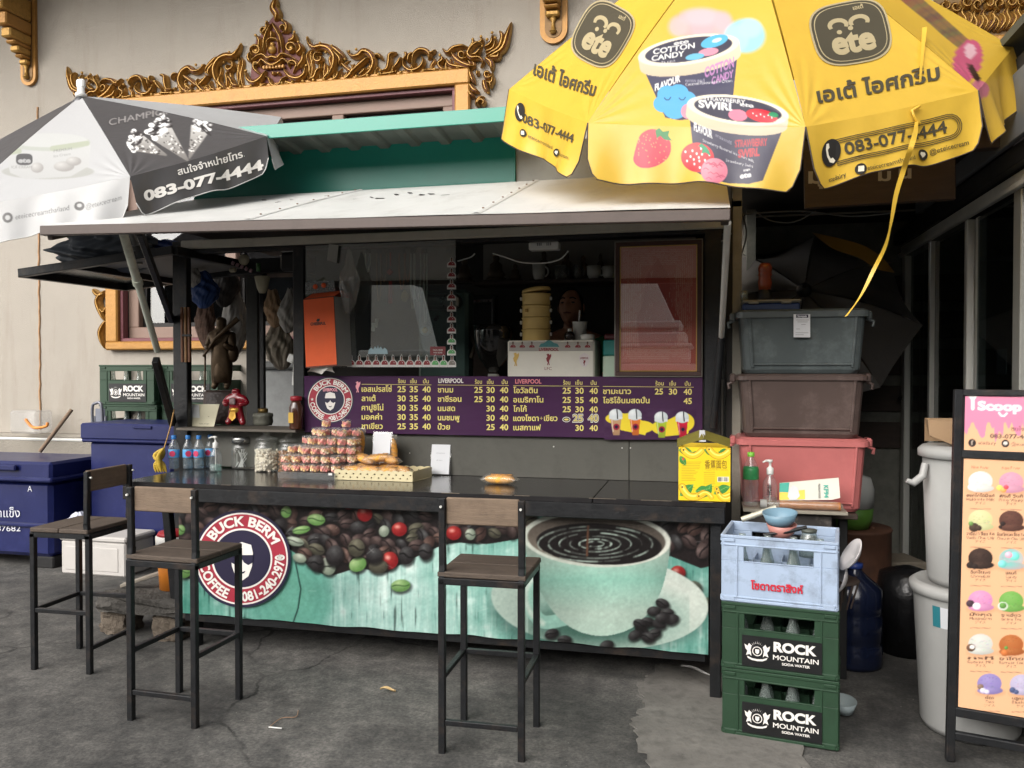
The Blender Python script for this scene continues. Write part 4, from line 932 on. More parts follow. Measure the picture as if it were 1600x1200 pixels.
# ================================================================ UMBRELLAS
def cloth_mat(name, col, attr=None, rough=.3, trans=.25, spec=.5, bs=6.0):
    m = mat(name, col, rough, var=0 if attr else .05, attr=attr, bump=.28, bscale=bs, spec=spec)
    nt = m.node_tree; b = nt.nodes['Principled BSDF']; o = [n for n in nt.nodes if n.type == 'OUTPUT_MATERIAL'][0]
    t = nt.nodes.new('ShaderNodeBsdfTranslucent'); mx = nt.nodes.new('ShaderNodeMixShader'); mx.inputs[0].default_value = trans
    l = b.inputs['Base Color'].links
    if l: nt.links.new(l[0].from_socket, t.inputs[0])
    else: t.inputs[0].default_value = col
    nt.links.new(b.outputs[0], mx.inputs[1]); nt.links.new(t.outputs[0], mx.inputs[2]); nt.links.new(mx.outputs[0], o.inputs[0]); return m
class Parasol:
    def __init__(self, q, R, vlen, sag=.012, bulge=.02, move={}):
        self.ap = Vector(q[:3]); tx, ty, sp, h = q[3:7]
        ax = Vector((math.sin(tx), math.sin(ty),0)); ax.z = math.sqrt(1-ax.x**2-ax.y**2); self.ax = ax
        u = Vector((0,1,0)).cross(ax).normalized(); v = ax.cross(u); self.sag, self.bulge, self.vlen = sag, bulge, vlen
        self.tips = [self.ap-ax*h+R*(math.cos(sp+math.pi*i/4)*u+math.sin(sp+math.pi*i/4)*v) for i in range(8)]
        for k, d in move.items(): self.tips[k] = self.tips[k]+Vector(d)
        self.cen = self.ap-ax*h
    def tri(self, i): return self.ap, self.tips[i % 8], self.tips[(i+1) % 8]
    def nrm(self, i):
        a, b, c = self.tri(i); n = (b-a).cross(c-a).normalized(); return n if n.dot(self.ax) > 0 else -n
    def surf(self, i, u, v, off=0.0):
        a, b, c = self.tri(i); n = self.nrm(i)
        p = a+((b-a)*(1-u)+(c-a)*u)*v
        p = p+n*(self.bulge*math.sin(math.pi*min(v, 1))-self.sag*math.sin(math.pi*u)*v+off)
        for tu in (0,1):
            du = abs(u-tu); dv = 1-v; rr = math.hypot(du*1.0, dv)
            if rr < .32: p = p+n*(.003*(1-rr/.32)*math.sin(math.atan2(du, dv+1e-4)*16)*min(1, du*14))
        return p
    def uv(self, i, px, py):
        a, b, c = self.tri(i); P = aP(px, py, a, self.nrm(i)); e1, e2, w = b-a, c-a, P-a
        d11, d12, d22, w1, w2 = e1.dot(e1), e1.dot(e2), e2.dot(e2), w.dot(e1), w.dot(e2); D = d11*d22-d12*d12
        s, t = (d22*w1-d12*w2)/D, (d11*w2-d12*w1)/D; return t/(s+t+1e-9), s+t
    def vdir(self, i):
        a, b, c = self.tri(i); out = ((b+c)/2-self.cen); out.z = 0; out.normalize(); return (Vector((0,0,-1))+out*.12+((b+c)/2-a).normalized()*.12).normalized()
    def val(self, i, u, w, off=0.0):
        """valance: u along the chord, w metres down"""
        a, b, c = self.tri(i); d = self.vdir(i); n = (c-b).cross(d).normalized(); n = n if n.dot((b+c)/2-self.cen) > 0 else -n
        k = w/self.vlen; uu = .5+(u-.5)*(1-.05*k)
        p = self.surf(i, u, 1.0)+d*w+(c-b)*(uu-u)
        p = p+n*((.012*math.sin(u*9+i*2)+.006*math.sin(u*23+i))*k*self.wav+off); return p
    wav = 1.8
    def canopy(self, name, i, mt, parent, nu=40, nv=40):
        P = np.array([[self.surf(i, a, b) for a in np.linspace(0,1, nu+1)] for b in np.linspace(.004,1, nv+1)]); return fast_grid(name, P, mt, parent)
    def valance(self, name, i, mt, parent, nu=40, nv=12):
        rows = []
        for b in np.linspace(0,1, nv+1):
            r = []
            for a in np.linspace(0,1, nu+1):
                e = min(a, 1-a); L = self.vlen*(1-.35*max(0,1-e/.05)**2+.04*math.sin(a*8+i)); r.append(self.val(i, a, L*b))
            rows.append(r)
        return fast_grid(name, np.array(rows), mt, parent)
    def dec(self, i, off):
        a, b, c = self.tri(i); d = self.vdir(i); n = (c-b).cross(d).normalized(); e = c-b; sg = 1 if n.dot((b+c)/2-self.cen) > 0 else -1
        def f(px, py):
            u, v = self.uv(i, px, py)
            if v <= 1: return self.surf(i, u, v, off)
            P = aP(px, py, b, n); q = P-b; w = max(0, q.dot(d)-(e.normalized().dot(d))*q.dot(e.normalized())); uu = (q-d*w).dot(e)/e.dot(e); k = w/self.vlen
            u2 = (uu-.5*.05*k)/(1-.05*k); return self.val(i, u2, w, off)
        return f
def parasol_frame(U, root, polemat, ribmat, joint, base):
    for t in U.tips:
        m = MB(); m.tube([U.ap-U.ax*.05, U.ap-U.ax*.03+(t-U.ap)*.5-U.ax*.0, t-U.ax*.012],.007,6); m.build('rib', ribmat, root)
    m = MB(); j = U.ap-U.ax*joint; m.tube([U.ap+U.ax*.02, j],.017,12); m.tube([j, (j.x, j.y, base)],.021,12); m.tube([j+U.ax*.06, j-U.ax*.02],.03,12); m.build('pole', polemat, root)
    m = MB(); m.lathe([(.03,-.12),(.045,-.1),(.045,-.04),(.02,0)], tuple(U.ap),12); m.build('hub', ribmat, root)
Yq = [0.147,3.814,3.53,0.037,-0.529,3.367,0.675]
UY = Parasol(Yq, 1.1,.235, move={4: (.17,-.08,-.03)})
yel = thing('yellow_parasol', 'big yellow ice cream parasol with printed tubs, tilted over the right end of the stall', 'parasol', (.17,4.33,0))
YV = cloth_mat('yellow_vinyl', S(224,184,68), rough=.3, trans=.28)
YVP = cloth_mat('yellow_vinyl_print', (1,1,1,1), attr='print', rough=.3, trans=.28)
def tub(C, cx, cy, w, h, lid_h, col, tilt):
    """ice cream tub seen slightly from above; cx,cy centre of lid ellipse"""
    ct, st = math.cos(tilt), math.sin(tilt)
    T = lambda x, y: (cx+x*ct-y*st, cy+x*st+y*ct)
    C.poly([T(-w*.93, lid_h), T(w*.93, lid_h), T(w*.66, h*.93), T(w*.4, h), T(0, h*1.03), T(-w*.4, h), T(-w*.66, h*.93)], col, tuple(c*.85 for c in col))
    C.poly([T(-w, 0)]+[T(w*math.cos(a)*1.0, lid_h*1.0+w*.26*math.sin(a)) for a in np.linspace(math.pi, 0,18)]+[T(w, 0)],(228,212,184),(206,190,164))
    C.ell(cx, cy, w, w*.28,(240,228,206), tilt); C.ell(cx, cy-.5, w*.86, w*.225,(64,62,78), tilt); return T
CW_, CI = (250,250,246),(64,62,78)
def yellow_canvas():
    C = Canvas(850,-190,1320,330,(225,187,74),1.6); C.a += C.noise(140,120,3, seed=1)[..., None]
    for x, y, rx, ry, c in ((1085,38,34,22,(238,170,176)),(1110,40,34,24,(240,178,184)),(1060,42,16,16,(240,186,184)),(1095,26,30,14,(244,190,196)),(1130,34,14,16,(240,184,190))): C.ell(x, y, rx, ry, c, soft=14, op=.9)
    for x, y, rx, ry, c in ((1165,56,31,27,(156,208,226)),(1150,60,20,22,(176,216,226)),(1172,44,18,15,(180,220,230))): C.ell(x, y, rx, ry, c, soft=10, op=.95)
    T = tub(C, 1076,78,80,106,18,(74,72,98),-.16)
    C.text('COTTON', *[T(-56,-2)[0], T(10,-2)[0]], T(-56,-2)[1],8, CW_, T(10,-2)[1],.03); C.text('CANDY', T(-60,8)[0], T(-8,8)[0], T(-60,8)[1],8, CW_, T(-8,8)[1],.03)
    C.text('ete', T(-22,-11)[0], T(2,-11)[0], T(-22,-11)[1],6, CW_, T(2,-11)[1],.04); C.text('75 แคล', T(-46,15)[0], T(-24,15)[0], T(-46,15)[1],4, CW_, T(-24,15)[1])
    C.ell(T(30,8)[0], T(30,8)[1],16,6,(232,150,170),-.16); C.ell(T(8,12)[0], T(8,12)[1],15,5,(110,186,222),-.16); C.ell(T(42,-7)[0], T(42,-7)[1],22,9,(92,180,224),-.3); C.ell(T(46,-8)[0], T(46,-8)[1],8,3,(220,236,244),-.3)
    C.text('COTTON', 1101,1147,121,15,(196,136,190),104,.04); C.text('CANDY', 1112,1146,132,11,(196,136,190),120,.04)
    C.text('FLAVOUR', 1023,1063,142,10, CW_, 127,.05); C.text('คอตตอน แคนดี้', 1071,1101,128,4.5,(206,204,214),128); C.text('Caramel Flavoured Ice Cream', 1071,1144,134,4.6, CW_, 128,.01)
    for x, y, r in ((1043,148,16),(1060,146,16),(1073,156,15),(1036,162,15),(1055,168,20),(1068,168,16)): C.ell(x, y, r, r*.9,(90,172,226))
    for x in (1043,1066): C.line([(x-5,153),(x-2,156),(x+2,156),(x+5,152)],1.4,(40,70,110))
    C.ell(1076,174,12,12,(232,150,170))
    T = tub(C, 1153,172,80,112,17,(66,62,86),.13)
    C.text('STRAWBERRY', T(-56,-9)[0], T(10,-13)[0], T(-56,-9)[1],6, CW_, T(10,-11)[1],.03); C.text('SWIRL', T(-62,3)[0], T(-4,2)[0], T(-62,3)[1],11, CW_, T(-4,2)[1],.05); C.text('ete', T(2,-7)[0], T(24,-7)[0], T(2,-7)[1],6, CW_, T(24,-7)[1],.04)
    C.ell(T(1,8)[0], T(1,8)[1],15,9,(226,132,156),.13); C.ell(T(38,4)[0], T(38,4)[1],25,10,(214,40,56),.2); C.ell(T(56,0)[0], T(56,0)[1],8,4,(60,150,104),.2)
    for k in range(6): C.ell(T(24+6*k, 2+3*(k % 2))[0], T(24+6*k, 2+3*(k % 2))[1],1.2,1.2, CW_)
    C.text('FLAVOUR', 1084,1113,203,12, CW_, 216,.05); C.text('สตรอเบอร์รี่', 1118,1143,213,4.5,(206,204,214),226); C.text('Strawberry flavoured ice cream milk', 1098,1178,221,4.4, CW_, 254,.01); C.text('Strawberry Swirl', 1134,1176,252,4.2, CW_, 262,.01)
    C.text('STRAWBERRY', 1148,1199,230,11,(202,54,66),227,.045); C.text('SWIRL', 1153,1187,246,12,(202,54,66),243,.055); C.text('ete', 1156,1174,279,8, CW_, 276,.05); C.text('mn', 1162,1172,268,4, CW_, 266,.05)
    C.ell(1090,246,26,23,(206,44,56),.2, col2=(230,86,84))
    for k in range(14): a = k*2.4; rr = 4+k*1.3; C.ell(1088+rr*math.cos(a),246+rr*math.sin(a)*.9,1.5,2.1, CW_)
    C.poly([(1091,228),(1096,224),(1104,230),(1108,236),(1111,244),(1102,238),(1096,240),(1098,232)],(52,150,108)); C.ell(1116,267,21,20,(214,120,142), col2=(236,158,170)); 
    rr = random.Random(4)
    for k in range(16): x, y = 1116+rr.uniform(-15,15),267+rr.uniform(-14,14); C.line([(x-4, y),(x, y-2),(x+4, y+1)],1.3,(184,74,104),.7)
    C.poly([tuple(p) for p in crom([(992,236),(1000,212),(1016,202),(1034,206),(1048,224),(1044,246),(1024,260),(1002,262),(990,252),(992,236)],5)],(224,66,80),(196,46,74))
    for k in range(40): x, y = rr.uniform(996,1042), rr.uniform(210,256); C.ell(x, y, .9,1.2,(240,200,120), op=.7)
    C.poly([(1024,204),(1030,200),(1036,206),(1046,204),(1044,212),(1050,220),(1038,218),(1032,212),(1026,216)],(66,138,84))
    C.a *= .97
    return C
YC_ = yellow_canvas()
for i in range(8):
    if i == 1:
        o = UY.canopy('canopy_panel', i, YVP, yel, 330,300); paint_mesh(o, YC_); o = UY.valance('valance', i, YVP, yel, 330,100); paint_mesh(o, YC_)
    elif i == 3:
        C3 = Canvas(1380,-60,1620,200,(224,184,70),1.2); rr = random.Random(3)
        for x in range(26): a = x/26; C3.line([(1404+a*95,-6+a*80),(1424+a*95,-14+a*84)],5,(120+rr.randint(-24,20),92+rr.randint(-18,14),78),.8)
        C3.ell(1512,95,22,34,(206,96,128),.3); C3.ell(1516,80,9,12,(236,190,200)); C3.line([(1516,104),(1528,124)],9,(70,46,40)); C3.ell(1530,140,16,14,(206,120,140))
        o = UY.canopy('canopy_panel', i, YVP, yel, 90,90); paint_mesh(o, C3); o = UY.valance('valance', i, YVP, yel, 70,24); paint_mesh(o, C3)
    else: q_ = 130 if i in (0,2) else 40; UY.canopy('canopy_panel', i, YV, yel, q_, q_); UY.valance('valance', i, YV, yel, q_, q_//2)
    m = MB(); pts = [UY.val(i, a, UY.vlen*(1-.35*max(0,1-min(a, 1-a)/.05)**2+.04*math.sin(a*8+i)),.0) for a in np.linspace(0,1,41)]; m.tube([UY.surf(i, 0,1)]+pts+[UY.surf(i, 1,1)],.0028,5); m.build('piping', mat('dark_piping', S(66,54,46),.6, var=.1), yel)
parasol_frame(UY, yel, mat('grey_pole', S(120,120,118),.4,.5, var=.1), mat('rib_steel', S(90,90,92),.4,.6, var=.1),1.62,0)
INK = mat('parasol_ink', S(66,60,44),.45, var=.06); INKL = mat('parasol_ink_pale', S(160,146,112),.45, var=.06)
def rsq(cx, cy, w, h, dirx, diry, e=3.2, n=40):
    """squircle outline in pixels with its own axes"""
    out = []
    for k in range(n):
        t = 2*math.pi*k/n; a, b = math.cos(t), math.sin(t); x = math.copysign(abs(a)**(2/e), a)*w; y = math.copysign(abs(b)**(2/e), b)*h; out.append((cx+x*dirx[0]+y*diry[0], cy+x*dirx[1]+y*diry[1]))
    return out
def ete_logo(U, i, cx, cy, w, h, dx, dy, root, base=.0034):
    for k, (s, mt) in enumerate(((1.0, INKL),(.95, INK),(.89, INKL),(.865, INK))):
        m = MB(); poly_map(m, [rsq(cx, cy, w*s, h*s, dx, dy)], U.dec(i, base+.0008*k),0,9); m.build('emblem', mt, root)
    f = U.dec(i, base+.0036); P = lambda a, b: (cx+a*w*dx[0]+b*h*dy[0], cy+a*w*dx[1]+b*h*dy[1])
    m = MB(); text_map(m, 'ete', lambda x, y: f(*P(-.56+1.12*x, .62-y*.72)),.045); m.build('lettering', INKL, root)
    m = MB()
    for sx in (-1,1):
        arc = [P(sx*.27+.27*math.cos(t),-.28-.22*math.sin(t)) for t in np.linspace(-.5, math.pi+.5,14)]; inn = [P(sx*.27+.16*math.cos(t),-.26-.11*math.sin(t)) for t in np.linspace(math.pi+.5,-.5,14)]
        poly_map(m, [arc+inn], f)
    m.build('emblem', INKL, root)
    m = MB()
    for a, b in ((-.28,-.05),(.02,-.12)): poly_map(m, [[P(a+.07*math.cos(t), b+.07*math.sin(t)) for t in np.linspace(0,2*math.pi, 12)[:-1]]], f)
    m.build('emblem', INKL, root)
    m = MB(); text_map(m, 'เอเต้', lambda x, y: f(*P(.2+.26*x, -.66-y*.12)),.03); m.build('lettering', INKL, root)
# right panel: local axes follow the print in the photograph
ete_logo(UY, 2,1326,55,62,48,(.97,-.17),(.28,.96), yel); ete_logo(UY, 0,945,58,40,50,(.9,.44),(-.52,.85), yel)
def tline(U, i, s, x0, y0, x1, y1, cap, root, mt=None, bold=.03, upv=None, off=.0042):
    m = MB(); f = U.dec(i, off); L = math.hypot(x1-x0, y1-y0); ux, uy = upv or ((y1-y0)/L, -(x1-x0)/L)
    text_map(m, s, lambda x, y: f(x0+(x1-x0)*x+ux*cap*y, y0+(y1-y0)*x+uy*cap*y), bold); return m.build('lettering', mt or INK, root)
tline(UY, 2, 'เอเต้ ไอศกรีม', 1277,162,1468,124,21, yel, bold=.03); tline(UY, 2, '083-077-4444', 1324,242,1484,206,19, yel, bold=.02)
tline(UY, 2, 'eteicecreamthailand', 1355,270,1430,252,7.5, yel, bold=.0); tline(UY, 2, '@eteicecream', 1462,240,1519,227,8, yel, bold=.005); tline(UY, 2, 'etedairy', 1304,284,1328,276,7.5, yel, bold=.005)
tline(UY, 0, 'เอเต้ ไอศกรีม', 834,118,930,152,19, yel, bold=.03, upv=(.25,-.97)); tline(UY, 0, '083-077-4444', 815,195,897,230,16, yel, bold=.02, upv=(.1,-1)); tline(UY, 0, 'eteicecreamthailand', 822,222,858,240,7, yel, bold=0, upv=(.1,-1)); tline(UY, 0, 'eteicecream', 868,250,890,261,7, yel, bold=0, upv=(.1,-1))
def pill(x0, y0, x1, y1, r, n=8):
    L = math.hypot(x1-x0, y1-y0); d = ((x1-x0)/L, (y1-y0)/L); a0 = math.atan2(d[1], d[0]); out = []
    for k in range(12): out.append((x0+(x1-x0)*k/12+d[1]*r, y0+(y1-y0)*k/12-d[0]*r))
    for k in range(n+1): t = a0-math.pi/2+math.pi*k/n; out.append((x1+r*math.cos(t), y1+r*math.sin(t)))
    for k in range(12): out.append((x1+(x0-x1)*k/12-d[1]*r, y1+(y0-y1)*k/12+d[0]*r))
    out.append((x0-d[1]*r, y0+d[0]*r)); return out
for r in (21,18,15):
    m = MB(); p = pill(1310,238,1486,198, r); q = pill(1310,238,1486,198, r-1.3); poly_map(m, [p, q[::-1]], UY.dec(2,.004)); m.build('emblem', INK, yel)
def disc_icon(U, i, cx, cy, rx, ry, rot, root, glyph):
    m = MB(); poly_map(m, [ellp(cx, cy, rx, ry, rot)], U.dec(i, .005),0, rx*.6); m.build('emblem', mat('icon_ink', S(34,31,28),.45, var=.05), root)
    m = MB(); poly_map(m, [[(cx+a*rx, cy+b*ry) for a, b in glyph]], U.dec(i, .006)); m.build('emblem', mat('icon_pale', S(212,204,184),.45, var=.05), root)
PHONE = [(-.55,-.6),(-.3,-.66),(-.18,-.36),(-.34,-.2),(-.2,.16),(.06,.42),(.28,.34),(.56,.56),(.4,.74),(.0,.68),(-.36,.28),(-.56,-.2)]
SQ = [(-.5,-.5),(.5,-.5),(.5,.5),(-.5,.5)]; BUB = [(-.6,-.1),(-.4,-.45),(.4,-.45),(.6,-.1),(.4,.2),(0,.55),(-.3,.25)]
disc_icon(UY, 2,1302,238,15,22,.1, yel, PHONE); disc_icon(UY, 2,1345,267,8,9,0, yel, SQ); disc_icon(UY, 2,1448,241,10,9,0, yel, BUB)
disc_icon(UY, 0,812,178,7,17,.1, yel, PHONE); disc_icon(UY, 0,816,215,5,7,0, yel, SQ); disc_icon(UY, 0,865,246,5.5,7.5,0, yel, BUB)
# loose strap hanging from the rim
f = UY.dec(2,.012); a = f(1438,52); b = f(1436,120); c = f(1432,190); dpt = 2.72
path = [a, b, c]+[aY(x, y, dpt) for x, y in ((1428,215),(1412,265),(1400,305),(1392,350),(1383,385),(1366,420),(1345,462),(1322,494))]
P = crom([tuple(p) for p in path],6); n = len(P); m = MB(); vs = []
for k, p in enumerate(P):
    t = k/(n-1); tw = .3+2.6*math.sin(t*4.2); w = .0105*(1-.35*t)*(.45+.55*abs(math.cos(tw))); vs += [(p[0]-w*math.cos(.3), p[1]-w*math.sin(tw)*.6, p[2]-.002),(p[0]+w*math.cos(.3), p[1]+w*math.sin(tw)*.6, p[2]+.002)]
m.add(vs, [(2*k, 2*k+1,2*k+3,2*k+2) for k in range(n-1)],0, True); m.build('strap', YV, yel)
m = MB(); m.tube([f(1436,165), f(1424,172), f(1430,186), f(1438,192)],.006,6); m.build('strap_knot', YV, yel)
# ---- grey and white parasol
Wq = [-3.509,4.061,3.071,-.051,-.462,3.875,.347]
UW = Parasol(Wq, 1.1,.20, sag=.01, bulge=.012)
wp = thing('grey_white_parasol', 'grey and white ice cream parasol tilted over the left end of the stall', 'parasol', (-3.55,4.6,0))
WV = cloth_mat('white_vinyl', S(186,187,188), rough=.35, trans=.2); GVP = cloth_mat('grey_vinyl_print', (1,1,1,1), attr='print', rough=.4, trans=.06); GV = cloth_mat('grey_vinyl', S(78,76,76), rough=.4, trans=.06); WVP = cloth_mat('white_vinyl_print', (1,1,1,1), attr='print', rough=.35, trans=.2)
GC = Canvas(120,130,470,350,(76,74,74),1.6); rr = random.Random(8)
def cone(x, y, s, a, flav):
    ca, sa = math.cos(a), math.sin(a); T = lambda u, v: (x+(u*ca-v*sa)*s, y+(u*sa+v*ca)*s)
    GC.poly([T(-.5,0), T(.5,0), T(.04,1.7), T(-.04,1.7)],(196,194,190),(120,116,112))
    for k in range(40): u, v = rr.uniform(-.4,.4), rr.uniform(.2,1.3); GC.ell(*T(u*(1-v*.5), v),1.2,1.2,(60,56,54) if k % 2 else (236,234,230))
    for k in range(26): u, v = rr.uniform(-.5,.5), rr.uniform(-.42,.12); GC.ell(*T(u, v), s*.13, s*.1,(238,238,236) if rr.random() < .68 else flav, col2=(250,250,248))
    for k in range(10): u, v = rr.uniform(-.45,.45), rr.uniform(-.35,.1); GC.line([T(u, v), T(u+.2, v+.1)],2.2, flav)
cone(214,222,30,-1.15,(58,54,54)); cone(250,204,38,-.75,(46,42,42)); cone(313,200,30,.35,(52,48,48)); GC.text('CHAMPION', 169,272,197,11,(58,56,56),177,.06); GC.text('CHAMPION', 170,272,196,10,(150,146,144),176,.01)
WC = Canvas(-160,120,240,400,(226,226,226),1.5)
WC.ell(75,268,72,12,(206,206,200)); WC.poly([(8,240),(142,226),(138,260),(110,276),(40,280),(16,270)],(232,232,230),(222,222,220)); WC.ell(75,222,66,14,(214,218,208)); WC.ell(75,219,62,11,(232,233,230)); WC.line([(82,232),(136,224)],8,(206,212,190)); WC.line([(16,238),(30,236)],8,(206,212,190))
for x, y, rx, ry in ((100,260,16,8),(115,252,12,7),(58,262,10,8)): WC.ell(x, y, rx, ry, (188,184,180), col2=(236,234,230))
WC.poly(rsq(38,249,13,9,(1,0),(0,1)),(104,102,102)); WC.text('ete', 28,48,254,7,(232,232,232), bold=.05); WC.text('PREMIUM', 84,112,238,4,(150,150,148),234); WC.text('Ice Cream', 84,110,246,4,(170,170,168),242); WC.text('eteicecreamthailand', 24,108,343,8,(110,110,110),328,0); WC.text('@eteicecream', 134,190,327,8,(110,110,110),312,0); WC.ell(124,322,8,7,(92,90,90)); WC.ell(124,321,4,3,(220,220,220)); WC.ell(12,340,8,8,(92,90,90)); WC.ell(12,340,4,4,(220,220,220)); WC.text('ICE CREAM', 18,50,263,4,(170,168,166))
WC.a *= .83
for i in range(8):
    if i == 2: o = UW.canopy('canopy_panel', i, GVP, wp, 220,160); paint_mesh(o, GC); o = UW.valance('valance', i, GVP, wp, 60,14); paint_mesh(o, GC)
    elif i == 1: o = UW.canopy('canopy_panel', i, WVP, wp, 220,160); paint_mesh(o, WC); o = UW.valance('valance', i, WVP, wp, 200,60); paint_mesh(o, WC)
    else: UW.canopy('canopy_panel', i, GV if i % 2 == 0 else WV, wp); UW.valance('valance', i, GV if i % 2 == 0 else WV, wp)
    m = MB(); m.tube([UW.val(i, a, UW.vlen*(1-.35*max(0,1-min(a, 1-a)/.05)**2+.04*math.sin(a*8+i)),.0) for a in np.linspace(0,1,41)],.0026,5); m.build('piping', mat('pale_piping', S(196,196,194),.6, var=.1), wp)
parasol_frame(UW, wp, MATS['grey_pole'], MATS['rib_steel'],.95,2.16)
tline(UW, 2, 'สนใจจำหน่ายโทร.', 279,275,384,246,12, wp, WHT, .02, off=.004); tline(UW, 2, '083-077-4444', 231,318,417,270,17, wp, WHT, .045, off=.004)
m = MB(); m.lathe([(.03,-.01),(.032,.012),(.02,.02),(.02,.075)], tuple(UW.ap),10); m.box(tuple(UW.ap+Vector((0,0,.07))),(.05,.03,.05), bev=.008); m.build('finial', mat('white_plastic', S(214,214,212),.35, var=.05), wp)
# ================================================================ STOOLS
WOOD = mat('weathered_wood', S(82,71,62),.75, var=.3, vscale=7, bump=.25, bscale=30, stretch=(1.2,9,9), dirt=.65, dirtcol=S(44,37,33), dscale=7)
WOODB = mat('backrest_wood', S(114,97,81),.7, var=.25, vscale=7, bump=.2, bscale=30, stretch=(1.2,9,9), dirt=.5, dirtcol=S(60,49,41), dscale=8)
SH = .715
def make_stool(label):
    t = thing('bar_stool', label, 'stool', (0,0,0), group='bar stools at the coffee counter'); a = .158; w = .026
    for i, y in enumerate((-.083,.083)):
        m = MB(); m.box((0, y, SH-.011),(.352,.163,.022), bev=.004); m.build('seat', WOOD, t, False)
    m = MB(); m.box((0,-.138, SH+.235),(.29,.02,.105), bev=.004); m.build('backrest', WOODB, t, False)
    for x in (-a, a):
        m = MB(); m.box((x, a, (SH-.03)/2),(w, w, SH-.03), bev=.002); m.build('leg', BLACK, t, False)
        m = MB(); m.box((x, -a, (SH-.03)/2),(w, w, SH-.03), bev=.002); m.build('leg', BLACK, t, False)
        m = MB(); m.beam((x, -a+.005, SH-.03),(x, -a+.012, SH+.03), w, w); m.beam((x, -a+.01, SH+.02),(x, -a-.025+.03, SH+.285), w, w*.9); m.build('back_upright', BLACK, t, False)
        m = MB(); m.box((x, 0,.30),(w*.8,2*a-w, w*.8), bev=.002); m.build('stretcher', BLACK, t, False)
        MB().tube([(x, -a-.012, SH+.255),(x, -a-.02, SH+.255)],.005,8).build('bolt', ALU, t, False)
    for y, z in ((a, .30),(-a, .125)):
        m = MB(); m.box((0, y, z),(2*a-w, w*.8, w*.8), bev=.002); m.build('stretcher', BLACK, t, False)
    m = MB()
    for y in (-a, a): m.box((0, y, SH-.036),(2*a+w, w, w), bev=.002)
    for x in (-a, a): m.box((x, 0, SH-.036),(w, 2*a-w, w), bev=.002)
    m.build('seat_frame', BLACK, t, False); return t
st = make_stool('wooden bar stool standing before the printed coffee cup'); st.location = (-.853,3.215,0); st.rotation_euler = (0,0,.02)
dup(st, (-2.236,3.19,0),-.03, 'wooden bar stool partly covering the round red coffee emblem')
dup(st, (-3.128,3.61,0), math.pi/2+.03, 'bar stool turned sideways by the blue coolers at the counter end')
# ================================================================ DRINK CRATES
CRG = mat('crate_green', S(36,62,43),.5, var=.12, vscale=6, dirt=.4, dirtcol=S(30,44,32), dscale=9, bump=.04)
CRB = mat('crate_pale_blue', S(156,172,194),.5, var=.08, vscale=6, dirt=.55, dirtcol=S(70,66,64), dscale=8)
LBL = mat('label_black', S(22,23,24),.45, var=.1)
GLASS = thin_glass('bottle_glass', (.78,.84,.82,1),.03,2.5,.22,(.42,.47,.45,1))
CWD, CDP, CHT = .445,.33,.272
def crate_shell(m, W, D, H):
    t = .012
    m.box((0,0,.012),(W-.02, D-.02,.02))
    for s in (-1,1):
        for ax in (0,1):
            L = W if ax == 0 else D; O = (D if ax == 0 else W)/2-t/2; hs = L*.30
            def bx(u, z, su, sz, th=t, oo=0):
                c = (u, s*(O+oo), z) if ax == 0 else (s*(O+oo), u, z); d = (su, th, sz) if ax == 0 else (th, su, sz); m.box(c, d, bev=.002)
            bx(0, H*.31, L-2*t*ax, H*.62); bx(0, H*.93, L-2*t*ax, H*.14)
            for e in (-1,1): bx(e*(L/2-(L/2-hs)/2-t*ax/2), H*.74, L/2-hs-t*ax, H*.24)
            bx(0, H*.985, L+.006-t*2*ax, .012, t, .004); bx(0, H*.86, L-.01,.007, t, .004); bx(0, H*.08, L-.01,.008, t, .004); bx(0, H*.01+.006, L-.004,.012, t, .003)
            for e in (-1,1):
                bx(e*(L*.36), H*.47,.008, H*.78, t, .004)
                bx(e*(L*.43), H*.05, L*.1,.02, t, .005); bx(e*(L*.43), H*.93, L*.1,.014, t, .005)
            for u0, u1, z0, z1 in ((-hs, hs, H*.61, H*.625),(-hs, hs, H*.855, H*.87)): bx(0,(z0+z1)/2,2*hs, z1-z0, t, .003)
    for x in (-.25,0,.25): m.box((x*W, 0, H*.28),(.004, D-.03, H*.5))
    m.box((0,0, H*.281),(W-.03,.004, H*.5))
def flat_print(y, sx=1.0, sz=1.0): return lambda x, z: (x*sx, y, z*sz)
